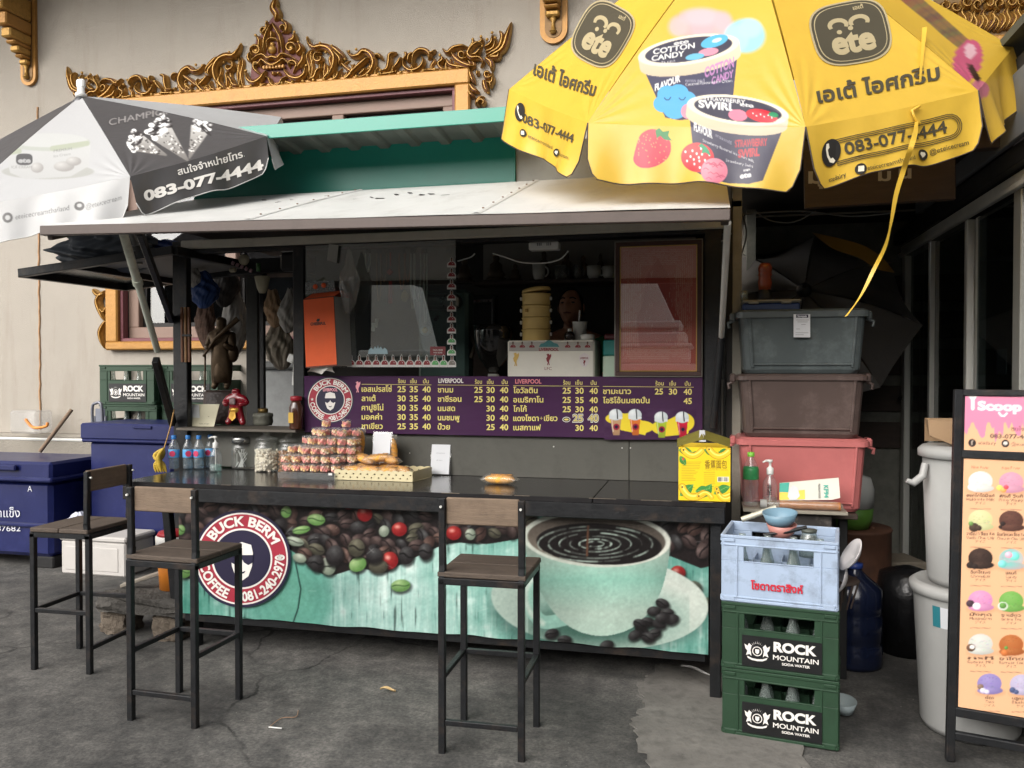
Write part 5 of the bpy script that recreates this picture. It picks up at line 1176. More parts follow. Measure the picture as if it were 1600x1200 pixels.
def make_crate(label, green=True, group=None):
    t = thing('soda_crate', label, 'crate', group=group); m = MB(); crate_shell(m, CWD, CDP, CHT); m.build('shell', CRG if green else CRB, t, False)
    y = -CDP/2-.0055
    if green:
        m = MB(); m.box((.01, y+.001, CHT*.305),(.305,.002, CHT*.46)); m.build('label_panel', LBL, t, False)
        y2 = y-.0012
        for s, x0, x1, z, h, b in (('ROCK', -.02,.142,.094,.036,.05),('MOUNTAIN', -.022,.150,.060,.019,.015),('SODA WATER', .012,.118,.041,.0095,.03)):
            m = MB(); text_line(m, s, (x0, y2, z),(x1, y2, z),(0,0,1), h, b); m.build('lettering', WHT, t, False)
        m = MB(); c = (-.083,.085); f = lambda x, z: (x, y2, z)
        for k in range(15):
            a = math.pi*k/14; poly_map(m, [[(c[0]+math.cos(a)*.026-math.sin(a)*.0008, c[1]+math.sin(a)*.03),(c[0]+math.cos(a)*.036, c[1]+.002+math.sin(a)*.04),(c[0]+math.cos(a)*.026+math.sin(a)*.0008, c[1]+math.sin(a)*.03+.001)]], f)
        poly_map(m, ringp(c[0], c[1],.016,.0195,20), f); poly_map(m, [[(c[0]-.008, c[1]+.008),(c[0]+.008, c[1]+.008),(c[0]+.007, c[1]-.006),(c[0], c[1]-.012),(c[0]-.007, c[1]-.006)]], f)
        for s in (-1,1):
            poly_map(m, [[(c[0]+s*.022, c[1]+.02),(c[0]+s*.032, c[1]+.03),(c[0]+s*.038, c[1]+.018),(c[0]+s*.05, c[1]+.026),(c[0]+s*.046, c[1]+.008),(c[0]+s*.038, c[1]-.002),(c[0]+s*.044, c[1]-.02),(c[0]+s*.03, c[1]-.014),(c[0]+s*.022, c[1]-.022),(c[0]+s*.026, c[1]+.002)]], f)
        poly_map(m, [[(c[0]-.04, c[1]-.022),(c[0]-.02, c[1]-.03),(c[0], c[1]-.032),(c[0]+.02, c[1]-.03),(c[0]+.04, c[1]-.022),(c[0]+.036, c[1]-.031),(c[0]+.02, c[1]-.038),(c[0], c[1]-.04),(c[0]-.02, c[1]-.038),(c[0]-.036, c[1]-.031)]], f)
        m.build('emblem', WHT, t, False)
    else:
        m = MB(); text_line(m, 'โซดาตราสิงห์', (-.105, y-.001,.062),(.095, y-.001,.062),(0,0,1),.03,.035); m.build('lettering', mat('print_crate_red', S(190,34,52),.45, var=.05), t, False)
    return t
def make_bottle(label, group):
    t = thing('soda_bottle', label, 'bottle', group=group)
    m = MB(); m.lathe([(.0,.002),(.027,.002),(.0285,.012),(.0285,.105),(.026,.13),(.016,.165),(.0125,.2),(.0128,.222),(.0142,.224),(.0142,.232),(.012,.234)],(0,0,0),14); m.build('body', GLASS, t, False)
    m = MB(); m.lathe([(.0288,.03),(.029,.032),(.029,.085),(.0288,.087)],(0,0,0),14); m.build('paper_label', mat('bottle_label', S(96,100,98),.6, var=.2, vscale=60), t, False)
    return t
bot0 = None
def fill_crate(loc, rz, label, group, ys=(-.11,-.035), skip=()):
    global bot0
    for i in range(4):
        for j, y in enumerate(ys):
            if (i, j) in skip: continue
            x = -.155+.103*i; p = Matrix.Rotation(rz, 4, 'Z') @ Vector((x, y, .024))
            if bot0 is None: bot0 = make_bottle(label, group); M = Matrix.Translation(Vector(loc)+p); bot0.matrix_world = M; WM[bot0.name] = M
            else: dup(bot0, Vector(loc)+p, random.uniform(0,6), label, group)
pL, pR = aZ(1129,1147,0), aZ(1309,1176,0); rzc = math.atan2(pR.y-pL.y, pR.x-pL.x)
cc = (pL+pR)/2+Vector((-math.sin(rzc), math.cos(rzc),0))*(CDP/2)
c0 = make_crate('green crate with black label on the ground, bottom of the stack beside the counter', True); c0.matrix_world = Matrix.Translation(cc) @ RZ(rzc); c0.location.z = .004
dup(c0, cc+Vector((-.004,0,.004+CHT+.002)), rzc+.015, 'green crate with black label directly under the pale blue crate')
cb = make_crate('pale blue crate with red Thai lettering on top of two green crates', False); ztop = .004+2*(CHT+.002); cb.matrix_world = Matrix.Translation(cc+Vector((-.006,0, ztop))) @ RZ(rzc)
for k, lb in enumerate(('clear soda bottle inside the bottom green crate beside the counter', 'clear soda bottle inside the green crate under the pale blue one', 'clear soda bottle standing inside the pale blue crate')):
    fill_crate(cc+Vector((-.005,0,.004+k*(CHT+.002))), rzc, lb, ('bottles in the bottom crate', 'bottles in the middle crate', 'bottles in the pale blue crate')[k], skip=((1,0),) if k == 1 else ())
# stacks behind the blue bin
YCR = 5.98; gl = aY(155,570, YCR); W0 = (aY(243,570, YCR).x-gl.x)/CWD; ctop = gl.z
for col in range(2):
    for k in range(5):
        lab = (('topmost', 'second') + ('lower',)*3)[k]; z = ctop-(k+1)*(CHT+.002)*W0
        if z < -.05: break
        loc = (gl.x+CWD*W0/2+col*(CWD*W0+.01), YCR+CDP*W0/2+col*.06, max(z, .0))
        lb = f'green crate, {lab} in the stack by the wall behind the tall blue bin' if k < 2 else 'green crate low in a stack hidden behind the tall blue bin'
        if col == 1: lb = ('green crate on top of the stack just behind the stall post', 'second green crate of the stack just behind the stall post')[k] if k < 2 else 'green crate low in the stack just behind the stall post'
        if k > 1 and col == 1: lb = 'green crate low in a stack hidden behind the tall blue bin'
        d = dup(c0, loc, -.04 if k == 0 else .02, lb, 'hidden lower crates behind the bin' if k > 1 else None, scale=W0)
        if k < 2:
            for i in range(4): dup(bot0,(loc[0]-.155*W0+.103*W0*i, loc[1]-.11*W0, loc[2]+.02), i, 'clear soda bottle in the crates behind the tall blue bin', 'bottles in the crates behind the bin', scale=W0)
zb = ctop-5*(CHT+.002)*W0
if zb > .01:
    m = MB(); m.box((gl.x+CWD*W0, YCR+.2, zb/2-.001),(1.0,.4, zb-.002), bev=.01); tag(m.build('pallet_block', DARKW), 'dark timber block under the green crates by the wall', 'block')
# ================================================================ BLUE COOLERS, FOAM BOX, BUCKET
BLUE = mat('blue_plastic', S(20,28,78),.35, var=.12, vscale=4, dirt=.3, dirtcol=S(60,64,120), dscale=5, bump=.05, bscale=12)
BLUE2 = mat('deep_blue_plastic', S(22,30,82),.4, var=.12, vscale=4, dirt=.3, dirtcol=S(66,70,122), dscale=5, bump=.05, bscale=12)
fc = aZ(79,892,0); x1 = fc.x; y0 = fc.y; ztp = aY(40,722, y0).z
ck = thing('ice_chest', 'low blue plastic ice chest with hand-written Thai words beside the wall', 'cooler', (x1-.6, y0+.3,0)); LH = aY(40,753, y0).z
m = MB(); m.box((x1-.66, y0+.30,(LH+.09)/2),(1.28,.54, LH-.09), bev=.03); m.box((x1-.66, y0+.025, LH*.5),(1.3,.04,.03), bev=.008); m.build('body', BLUE, ck)
m = MB(); m.box((x1-.66, y0+.29,(LH+ztp)/2+.004),(1.36,.6, ztp-LH), bev=.02); m.box((x1-.66, y0+.29, LH+.02),(1.4,.64,.035), bev=.012); m.build('lid', BLUE, ck)
m = MB(); c = aY(10,730, y0-.01); m.box((c.x, y0-.03, c.z),(.22,.03,.045), bev=.01); m.build('latch', BLUE, ck)
for xx in (-.1,-1.2): m = MB(); m.box((x1+xx, y0+.3,.045),(.16,.5,.09), bev=.01); m.build('foot', BLACK2, ck)
CHALK = mat('paint_marker', S(210,212,220),.8, var=.1)
for s, xa, xb, yb, cap in (('A', 43,50,768,9),('น้ำแข็ง', -12,31,808,13),('0-87682', -18,32,830,9)):
    m = MB(); text_px(m, s, xa, xb, yb, cap, y0+.028-.005,0); m.build('lettering', CHALK, ck)
YB2 = 5.44; bxl, bxr = aY(136,740, YB2).x, aY(268,740, YB2).x; bt = aY(190,668, YB2).z; bl_ = aY(190,690, YB2).z
b2 = thing('blue_bin', 'tall deep blue insulated bin with closed lid in front of stacked green crates', 'cooler', ((bxl+bxr)/2, YB2+.25,0))
m = MB(); m.box(((bxl+bxr)/2, YB2+.26, bl_/2+.01),(bxr-bxl, .48, bl_-.02), bev=.025); m.build('body', BLUE2, b2)
m = MB(); m.box(((bxl+bxr)/2, YB2+.25,(bl_+bt)/2+.02),(bxr-bxl+.1,.54, bt-bl_+.02), bev=.015); m.box(((bxl+bxr)/2, YB2+.25, bl_+.005),(bxr-bxl+.08,.53,.03), bev=.01); m.build('lid', BLUE2, b2)
m = MB(); c = aY(222,668, YB2-.03); m.box((c.x, YB2-.025, c.z),(.16,.012,.025), bev=.006); m.build('latch', BLUE, b2)
fl, fr = aZ(101,894,0), aZ(188,907,0); fh = aY(140,835, fl.y).z
fb = thing('foam_box', 'white foam box on the ground in front of the tall blue bin', 'box', tuple((fl+fr)/2+Vector((0,.17,0))))
FOAM = mat('white_foam', S(186,182,178),.8, var=.05, bump=.08, bscale=120, dirt=.15, dirtcol=S(150,144,136))
m = MB(); cxf = (fl.x+fr.x)/2; wf_ = fr.x-fl.x; yf = (fl.y+fr.y)/2; m.box((cxf, yf+.17, fh*.43),(wf_-.02,.32, fh*.85), bev=.012); m.box((cxf-.01, yf+.012, fh*.42),(wf_*.8,.012, fh*.6), bev=.005); m.build('body', FOAM, fb)
m = MB(); m.box((cxf, yf+.17, fh*.925),(wf_, .34, fh*.14), bev=.012); m.build('lid', FOAM, fb)
PBAG = thin_glass('plastic_film', (.9,.92,.95,1),.12,1.5,.35,(.62,.66,.74,1)); WBAG = mat('white_plastic_film', S(190,194,210),.35, var=.08, bump=.3, bscale=18)
def bag(name, label, c, w, h, d, mt, seed=0, neck=.25, group=None, nk=.2, tie=True):
    """crumpled soft bag hanging from / gathered at its neck; c is the bottom centre"""
    r = random.Random(seed); ph = [(r.uniform(2,7), r.uniform(0,6), r.uniform(1.5,5), r.uniform(0,6)) for _ in range(7)]
    m = MB(); nu, nv = 64,48
    def f(u, v):
        a = 2*math.pi*u; k = math.sin(math.pi*min(1,(v+.02)/.55)/2)**.6 if v < .55 else 1-(1-nk)*((v-.55)/.45)**.9
        wr = sum(math.sin(p[0]*a/1.0*1+p[1]+p[2]*v*3)*math.sin(p[2]*v*4+p[3]) for p in ph)/7*.26
        cr = abs(math.sin(4*a+3*v+seed))**2*.14*(.2+v)+.07*abs(math.sin(9*a-7*v+2*seed+1.5*math.sin(6*v)))**3; wr += .09*math.sin(3*a+9*v+seed)*math.sin(11*v+2*a+seed)
        k = max(.03, k*(1+wr)-cr*k); return Vector((c[0]+math.cos(a)*w/2*k+.05*w*math.sin(4*v+seed), c[1]+math.sin(a)*d/2*k, c[2]+h*v*(1-.02*math.sin(3*a))))
    m.grid(f, nu, nv); o = m.build(name, mt, None); tag(o, label, 'bag', group); return o
p = aY(120,800, yf+.1); bag('plastic_bag', 'white plastic bag lying on the foam box by the tall blue bin', (p.x, yf+.12, fh+.001),.2,.15,.16, WBAG, 3, nk=.3)
# clear tub with orange handle, stick, wall ledge things
yp = YW-.2; c = aY(52,690, yp)
tb = thing('clear_tub', 'clear plastic tub with an orange handle on the wall ledge above the ice chest', 'tub', (c.x, yp-.05, c.z))
m = MB(); w = .29; z0 = .93+.012
m.box((c.x, yp-.02, z0+.1),(w, .2,.2), bev=.02); m.build('body', thin_glass('cloudy_plastic', (.95,.95,.95,1),.15,1.0,.22,(.75,.75,.73,1)), tb)
m = MB(); pts = [aY(x, y, yp-.13) for x, y in ((40,655),(52,668),(72,666),(74,660))]; m.tube([tuple(q) for q in crom([tuple(q) for q in pts],5)],.012,8); m.build('handle', mat('orange_plastic', S(222,140,62),.45, var=.06), tb)
m = MB(); a, b = aY(112,640, y0+.62), aY(62,706, y0+.42); m.tube([b, a],.016,10); tag(m.build('wooden_stick', mat('stick_wood', S(126,106,88),.8, var=.25, bump=.2)), 'weathered wooden stick leaning behind the low ice chest', 'stick')
m = MB(); pts = [aY(x, y, 5.75) for x, y in ((147,700),(144,640),(150,630),(158,632),(160,660))]; m.tube([tuple(q) for q in crom([tuple(q) for q in pts],5)],.012,8)
fc_ = thing('folded_chair', 'folded grey metal chair tucked behind the tall blue bin', 'chair', (pts[0].x, 5.75,0)); m.build('frame', mat('chair_grey', S(120,122,130),.4,.5, var=.1), fc_)
m = MB(); q = aY(152,650,5.75); m.box((q.x+.02,5.76, q.z-.02),(.09,.01,.16), bev=.004); m.build('back_panel', mat('chair_back', S(112,116,128),.5, var=.1), fc_)
for s in (-1,1): m = MB(); m.tube([(q.x+.02+s*.05,5.76,0),(q.x+.02+s*.05,5.76, q.z)],.011,8); m.build('leg', MATS['chair_grey'], fc_)
# blocks and slab under the counter's left end
BRK = mat('rough_block', S(98,88,77),.95, var=.25, vscale=12, bump=.8, bscale=40, dirt=.5, dirtcol=S(66,60,54)); SLB = mat('rough_slab', S(76,73,69),.95, var=.25, vscale=14, bump=.9, bscale=36, dirt=.6, dirtcol=S(52,50,46))
def rough(mb, c, s, seed, amp=.008, M=None):
    r = random.Random(seed); n = 5
    b = bmesh.new(); bmesh.ops.create_cube(b, size=1); bmesh.ops.subdivide_edges(b, edges=b.edges[:], cuts=n, use_grid_fill=True)
    vs = []
    for v in b.verts:
        p = Vector((v.co.x*s[0], v.co.y*s[1], v.co.z*s[2])); q = p+Vector((r.uniform(-amp, amp), r.uniform(-amp, amp), r.uniform(-amp, amp))); e = sum(abs(abs(k)-.5) < .01 for k in v.co)
        if e >= 2: q = q*(1-.035*(e-1))
        vs.append(Vector(c)+(M.to_3x3() @ q if M else q))
    b.verts.index_update(); mb.add(vs, [[v.index for v in f.verts] for f in b.faces]); b.free(); return mb
bl1 = aZ(174,992,0); bl2 = aZ(257,1003,0)
hb = aY(174,956, bl1.y).z
tag(rough(MB(),(bl1.x, bl1.y+.09, hb/2),(.165,.18, hb),1).build('concrete_block', BRK), 'tan concrete block standing under the slab end beside the sideways stool', 'block')
tag(rough(MB(),(bl2.x, bl2.y+.09, hb/2),(.17,.18, hb),2).build('concrete_block', BRK), 'grey-brown concrete block under the slab close to the banner edge', 'block')
sx0, sx1 = aY(152,940, bl1.y-.02).x, aY(278,940, bl1.y-.02).x+.15
tag(rough(MB(),((sx0+sx1)/2, bl1.y+.16, hb+.055),(sx1-sx0,.42,.1),3,.014).build('concrete_slab', SLB), 'broken concrete slab resting on two blocks below the counter end', 'slab')
for k, (a, b) in enumerate((((190,918),(290,885)),((200,934),(300,905)),((205,922),(300,918)))):
    m = MB(); m.beam(aY(*a, bl1.y+.1+.05*k)+Vector((0,0,.012)), aY(*b, bl1.y+.22+.05*k)+Vector((0,0,.012)),.05,.018); tag(m.build('scrap_board', WOOD if k else mat('pale_scrap', S(150,142,130),.8, var=.2)),('pale splintered board lying on the concrete slab', 'dark scrap board lying on the concrete slab', 'thin dark batten lying across the concrete slab')[k], 'board')
obk = thing('orange_bucket', 'orange bucket with a white and red lid behind the counter leg', 'bucket', tuple(aZ(252,925, hb+.105))); oy = obk.location.y; ox = obk.location.x; ob = hb+.106; ot = aY(252,858, oy).z
m = MB(); m.lathe([(.0, ob),(.085, ob),(.1, ot)],(ox+.02, oy+.1,0),20); m.build('body', mat('orange_bucket_plastic', S(196,118,40),.45, var=.1), obk)
m = MB(); m.lathe([(.104, ot),(.106, ot+.06),(.1, ot+.065)],(ox+.02, oy+.1,0),20); m.build('lid', mat('lid_white', S(204,202,198),.45, var=.06), obk)
m = MB(); m.lathe([(.1, ot+.066),(.09, ot+.085),(0, ot+.09)],(ox+.02, oy+.1,0),20); m.build('lid_rim', mat('lid_red', S(150,30,40),.45, var=.06), obk)
# litter on the ground
def leaf(px, py, L, W, rz, mt, label, name='fallen_leaf'):
    p = aZ(px, py, 0); m = MB(); m.grid(lambda u, v: Vector((p.x+math.cos(rz)*(u-.5)*L-math.sin(rz)*(v-.5)*W*math.sin(math.pi*min(.98, u+.02)), p.y+math.sin(rz)*(u-.5)*L+math.cos(rz)*(v-.5)*W*math.sin(math.pi*min(.98, u+.02)),.014+.008*abs(v-.5)*2+.006*math.sin(u*5))),8,4); tag(m.build(name, mt), label, 'litter')
leaf(606,1083,.075,.028,.1, mat('dry_leaf', S(196,168,120),.7, var=.15), 'dry yellow leaf on the asphalt between the two front stools')
leaf(262,1003,.05,.03,.4, mat('paper_scrap', S(210,210,206),.8, var=.05), 'small white paper scrap beside the middle stool', 'paper_scrap')
leaf(1086,1052,.16,.03,-.5, MATS['paper_scrap'], 'crumpled pale strip on the ground under the counter leg', 'paper_strip')
m = MB(); m.tube([aZ(420,1136,.012), aZ(440,1138,.012)],.003,6); tag(m.build('drinking_straw', MATS['paper_scrap']), 'short thin straw piece on the asphalt near the middle stool', 'litter')
m = MB(); m.tube([tuple(q) for q in crom([tuple(aZ(x, y, .012)) for x, y in ((422,1135),(440,1122),(462,1120),(466,1110))],5)],.002,5); tag(m.build('wire_scrap', mat('tan_wire', S(150,120,96),.6, var=.1)), 'bent tan wire scrap on the asphalt near the middle stool', 'litter')
# ================================================================ THINGS ON THE COUNTER
CLEAR = thin_glass('clear_plastic', (.98,.99,.99,1),.05,1.6,.06,(.8,.84,.86,1)); JARG = thin_glass('jar_glass', (.93,.95,.93,1),.02,1.8,.05)
CAPB = mat('cap_blue', S(52,120,190),.4, var=.05); CAPW = mat('cap_white', S(214,214,210),.4, var=.05); STEEL = mat('brushed_steel', S(150,150,148),.28,.85, var=.15)
def on_counter(px, py): return aZ(px, py, CT)
def water_bottle(label, group):
    t = thing('water_bottle', label, 'bottle', group=group)
    m = MB(); m.lathe([(0,.003),(.026,.002),(.03,.01),(.03,.03),(.028,.034),(.03,.04),(.03,.06),(.0285,.064),(.03,.07),(.03,.125),(.027,.145),(.015,.17),(.012,.178),(.012,.186)],(0,0,0),18); m.build('body', CLEAR, t, False)
    m = MB(); m.lathe([(.0,.006),(.027,.006),(.0275,.12),(0,.121)],(0,0,0),14); m.build('water', thin_glass('water_fill', (.72,.83,.9,1),.02,.6,.12,(.55,.7,.8,1)), t, False)
    m = MB(); m.lathe([(.0305,.072),(.0307,.073),(.0307,.118),(.0305,.119)],(0,0,0),18); lb = m.build('label_sleeve', mat('water_label', S(96,164,216),.4, var=.1), t, False)
    m = MB(); m.add([(.0175*math.cos(a)*1.0,-.0312,.095+.0175*math.sin(a)) for a in np.linspace(0,2*math.pi, 17)[:-1]],[tuple(range(16))]); m.build('label_badge', mat('water_badge', S(196,62,98),.4, var=.1), t, False)
    m = MB(); m.lathe([(.0142,.181),(.0146,.182),(.0146,.2),(.013,.203),(0,.203)],(0,0,0),16); m.build('cap', CAPB, t, False); return t
wb = None
for k, (x, y) in enumerate(((272,733),(294,733),(311,733),(281,728),(303,727),(329,731))):
    p = on_counter(x, y)
    lb = 'blue capped water bottle in the group at the counter end next to the bananas' if k != 5 else 'blue capped water bottle right behind the clear pump bottle'
    if wb is None: wb = water_bottle(lb, 'water bottles on the counter'); wb.matrix_world = Matrix.Translation(p); wb.location = p; wb.rotation_euler = (0,0,.3)
    else: dup(wb, p, .3+.4*math.sin(k*2), lb, 'water bottles on the counter' if k != 5 else None)
def pump_bottle(label, p, liquid, h=.15, pump=True, r=.034):
    t = thing('pump_bottle', label, 'bottle', tuple(p)); x, y, z = p
    m = MB(); m.lathe([(0,.002),(r*.94,.002),(r, .01),(r, h*.66),(r*.9, h*.78),(r*.42, h*.95),(r*.4, h)],(x, y, z),18); m.build('body', CLEAR, t)
    m = MB(); m.lathe([(0,.006),(r*.9,.006),(r*.92, h*.3),(0, h*.3+.001)],(x, y, z),16); m.build('liquid', liquid, t)
    m = MB(); m.lathe([(r*.46, h-.004),(r*.48, h),(r*.48, h+.026),(r*.3, h+.03),(.006, h+.034),(.006, h+.052),(.011, h+.054),(.011, h+.066),(0, h+.067)],(x, y, z),14); m.tube([(x, y, z+h+.06),(x-.02, y-.01, z+h+.061),(x-.034, y-.016, z+h+.054)],[.006,.0055,.004],8); m.tube([(x, y, z+.01),(x, y, z+h)],.003,6); m.build('pump', CAPW, t); return t
pump_bottle('clear pump bottle of pale gel standing before the water bottles', on_counter(337,737), thin_glass('gel', (.7,.85,.82,1),.02,.6,.2,(.6,.75,.72,1)),.142)
p = on_counter(318,728); m = MB(); m.lathe([(0,0),(.024,0),(.024,.1),(.018,.12),(.012,.125)], tuple(p),14); m.build('x', CLEAR); o = bpy.data.objects['x']; o.name = 'spray_bottle'; tag(o, 'slim clear bottle with no cap behind the water bottles', 'bottle')
def jar(label, px, py, r, h, lid, fill, name='glass_jar', fillobj=None):
    p = on_counter(px, py); t = thing(name, label, 'jar', tuple(p)); x, y, z = p; y += r; P0 = (x, y, z)
    m = MB(); m.lathe([(0,.003),(r*.92,.002),(r, .012),(r, h*.76),(r*.9, h*.88),(r*.8, h*.93),(r*.8, h)], P0,24); m.build('body', JARG, t); fill(t, P0, r*.93, h*.72)
    if lid == 'steel': m = MB(); m.lathe([(r*.84, h-.012),(r*.98, h-.01),(r*.98, h+.022),(r*.9, h+.028),(0, h+.029)], P0,24); m.build('lid', STEEL, t)
    else: m = MB(); m.lathe([(r*.82, h),(r*.9, h+.004),(r*.9, h+.014),(r*.55, h+.022),(r*.3, h+.03),(r*.34, h+.05),(r*.2, h+.058),(0, h+.059)], P0,24); m.build('lid', JARG, t)
    return t
def fill_sticks(t, c, r, h):
    rr = random.Random(5)
    for k in range(26):
        a = rr.uniform(0,6.3); q = rr.uniform(.1,.85)*r; b = a+rr.uniform(1.5,4.5); q2 = rr.uniform(.3,.9)*r
        m = MB(); m.beam((c[0]+q*math.cos(a), c[1]+q*math.sin(a), c[2]+.012),(c[0]+q2*math.cos(b), c[1]+q2*math.sin(b), c[2]+h*rr.uniform(.8,1)),.007,.003); m.build('sugar_stick', mat('white_sachet', S(212,212,210),.5, var=.06), t)
def fill_lumps(col, size, name, n):
    def f(t, c, r, h):
        rr = random.Random(6); m = MB(); m.lathe([(0,.006),(r*.9,.006),(r*.9, h*.92),(0, h*.93)], c, 16); core = m.build('filling', mat(name, col, .8, var=.12, vscale=60), t)
        for k in range(n):
            a = rr.uniform(math.pi*.9, math.pi*2.1); q = r*.93; z = rr.uniform(.03,.97)*h; M = RZ(rr.uniform(0,3)) @ RX(rr.uniform(0,3))
            MB().box((c[0]+q*math.cos(a), c[1]+q*math.sin(a), c[2]+z),(size, size, size*.8), M, size*.25).build('lump', MATS[name], t)
        for k in range(14):
            a = rr.uniform(0,6.3); q = r*.85*math.sqrt(rr.random()); MB().box((c[0]+q*math.cos(a), c[1]+q*math.sin(a), c[2]+h*.95),(size, size, size*.8), RZ(a) @ RX(a*2), size*.25).build('lump', MATS[name], t)
    return f
jar('glass jar of white sugar sticks with a steel screw lid', 369,734,.062,.165, 'steel', fill_sticks)
jar('glass jar of white marshmallow cubes with a glass stopper', 407,738,.07,.18, 'glass', fill_lumps(S(222,212,196),.017, 'marshmallow', 110))
jar('glass jar of brown biscuits partly behind the stacked candy cups', 443,738,.064,.17, 'glass', fill_lumps(S(160,116,78),.015, 'brown_biscuit', 70))
# acrylic tray with a pyramid of candy cups
tl_, tr_ = on_counter(435,746), on_counter(524,748)
tr = thing('acrylic_tray', 'clear acrylic riser under the stacked candy cups', 'tray', tuple((tl_+tr_)/2)); ty = min(tl_.y, 4.1); txa, txb = aY(434,740, ty).x, aY(524,740, ty).x
m = MB(); m.box(((txa+txb)/2, ty+.13, CT+.034),(txb-txa, .26,.004)); m.box(((txa+txb)/2, ty, CT+.018),(txb-txa, .004,.034)); m.build('riser', thin_glass('acrylic', (.9,.92,.92,1),.03,1.5,.12,(.5,.5,.5,1)), tr)
m = MB(); q = aY(516,741, ty-.004); m.box((q.x, ty-.004, q.z),(.022,.002,.012)); m.build('price_tag', CAPW, tr)
def candy_cup(label, group):
    t = thing('candy_cup', label, 'cup', group=group); r = .0265
    m = MB(); m.lathe([(0,.002),(r*.78,.001),(r, .034),(r*1.06,.035),(r*1.06,.039)],(0,0,0),14); m.build('cup', CLEAR, t, False)
    m = MB(); m.lathe([(r*1.07,.038),(r*1.07,.042),(r*.85,.046),(0,.047)],(0,0,0),14); m.build('lid', CLEAR, t, False)
    rr = random.Random(9); cols = [S(244,184,168), S(246,212,150), S(240,152,148), S(248,230,196), S(244,182,148)]
    m = MB(); ms = [mat('jelly_%s' % n_, c_, .4, var=.1) for n_, c_ in zip(('pink', 'amber', 'red', 'cream', 'coral'), cols)]
    for k in range(22):
        a = k*2.399; q = r*.78*min(1,.75+.25*((k % 7)/6)); z = .006+.026*(k/22); m.box((q*math.cos(a), q*math.sin(a), z),(.013,.011,.01), RZ(a) @ RX(k),.002, k % 5)
    m.lathe([(0,.003),(r*.7,.003),(r*.8,.03),(0,.031)],(0,0,0),12,0); m.build('jelly_filling', ms, t, False); return t
cup = None; CUPL = 'small clear cup of pink and yellow jelly sweets in the stacked pile'; rr = random.Random(2)
hts = {0: [2,2,3,3,3,2],1: [3,3,4,5,4,5,4],2: [3,4,5,6,5,6,5]}
for rowi, hh in hts.items():
    for i, n in enumerate(hh):
        x = txa+.03+i*(txb-txa+ (.07 if rowi else 0)-.05)/(len(hh)-1); y = ty+.04+.062*rowi
        for k in range(n):
            loc = (x+rr.uniform(-.004,.004), y+rr.uniform(-.004,.004), CT+.037+.0475*k)
            if cup is None: cup = candy_cup(CUPL, 'stacked candy cups'); cup.location = loc; WM[cup.name] = Matrix.Translation(loc)
            else: dup(cup, loc, rr.uniform(0,6.3), CUPL, 'stacked candy cups')
# cream plaited basket
ba, bb = aZ(523,751, CT), aZ(644,752, CT); by0 = (ba.y+bb.y)/2; bxa, bxb = aY(523,745, by0).x, aY(645,745, by0).x; BD = .24
bk = thing('bread_basket', 'cream pierced plastic basket holding wrapped bread', 'basket', ((bxa+bxb)/2, by0+BD/2, CT)); CRM = mat('cream_plastic', S(206,194,156),.5, var=.06)
def wall_scallop(p0, p1, h, n):
    m = MB(); p0, p1 = Vector(p0), Vector(p1); d = (p1-p0); L = d.length; s = d.cross(Vector((0,0,1))).normalized()
    cs = [[(0,0)]+[(L*i/(n*6), h+.006*abs(math.sin(math.pi*i/6))) for i in range(n*6+1)]+[(L, 0)]]
    cs[0] = cs[0][::-1]
    for i in range(n):
        for j, z in enumerate((h*.3, h*.68)): cs.append(ellp(L*(i+.5+.0*j)/n, z, .0055,.004,0,8)[::-1] if False else ellp(L*(i+.28+.44*(j % 2))/n, z, .006,.0042,0,8))
    V, T = tess(cs)
    hole = [c for c in cs[1:]]
    def inh(x, y): return any(abs(x-sum(p[0] for p in c)/8) < .0052 and abs(y-sum(p[1] for p in c)/8) < .0036 for c in hole)
    T = [t for t in T if not inh(sum(V[i][0] for i in t)/3, sum(V[i][1] for i in t)/3)]
    for off in (0,.004): m.add([p0+d/L*a+Vector((0,0, b))+s*off for a, b in V], T)
    return m
BH = .05
for a, b, n in (((bxa, by0, CT+.002),(bxb, by0, CT+.002),11),((bxb, by0, CT+.002),(bxb+.02, by0+BD, CT+.002),7),((bxa, by0+BD, CT+.002),(bxa, by0, CT+.002),7),((bxb+.02, by0+BD, CT+.002),(bxa, by0+BD, CT+.002),11)): wall_scallop(a, b, BH, n).build('side', CRM, bk)
m = MB(); m.box(((bxa+bxb)/2, by0+BD/2, CT+.004),(bxb-bxa-.01, BD-.01,.004)); m.build('base', CRM, bk)
BREAD = mat('bread_crust', S(226,166,66),.45, var=.25, vscale=14, dirt=.4, dirtcol=S(120,70,28), dscale=20); WRAP = thin_glass('wrapper', (.95,.93,.88,1),.08,1.7,.12,(.75,.72,.66,1)); LBG = mat('bread_label_green', S(176,178,70),.5, var=.15); LBR = mat('bread_label_red', S(214,150,60),.5, var=.15)
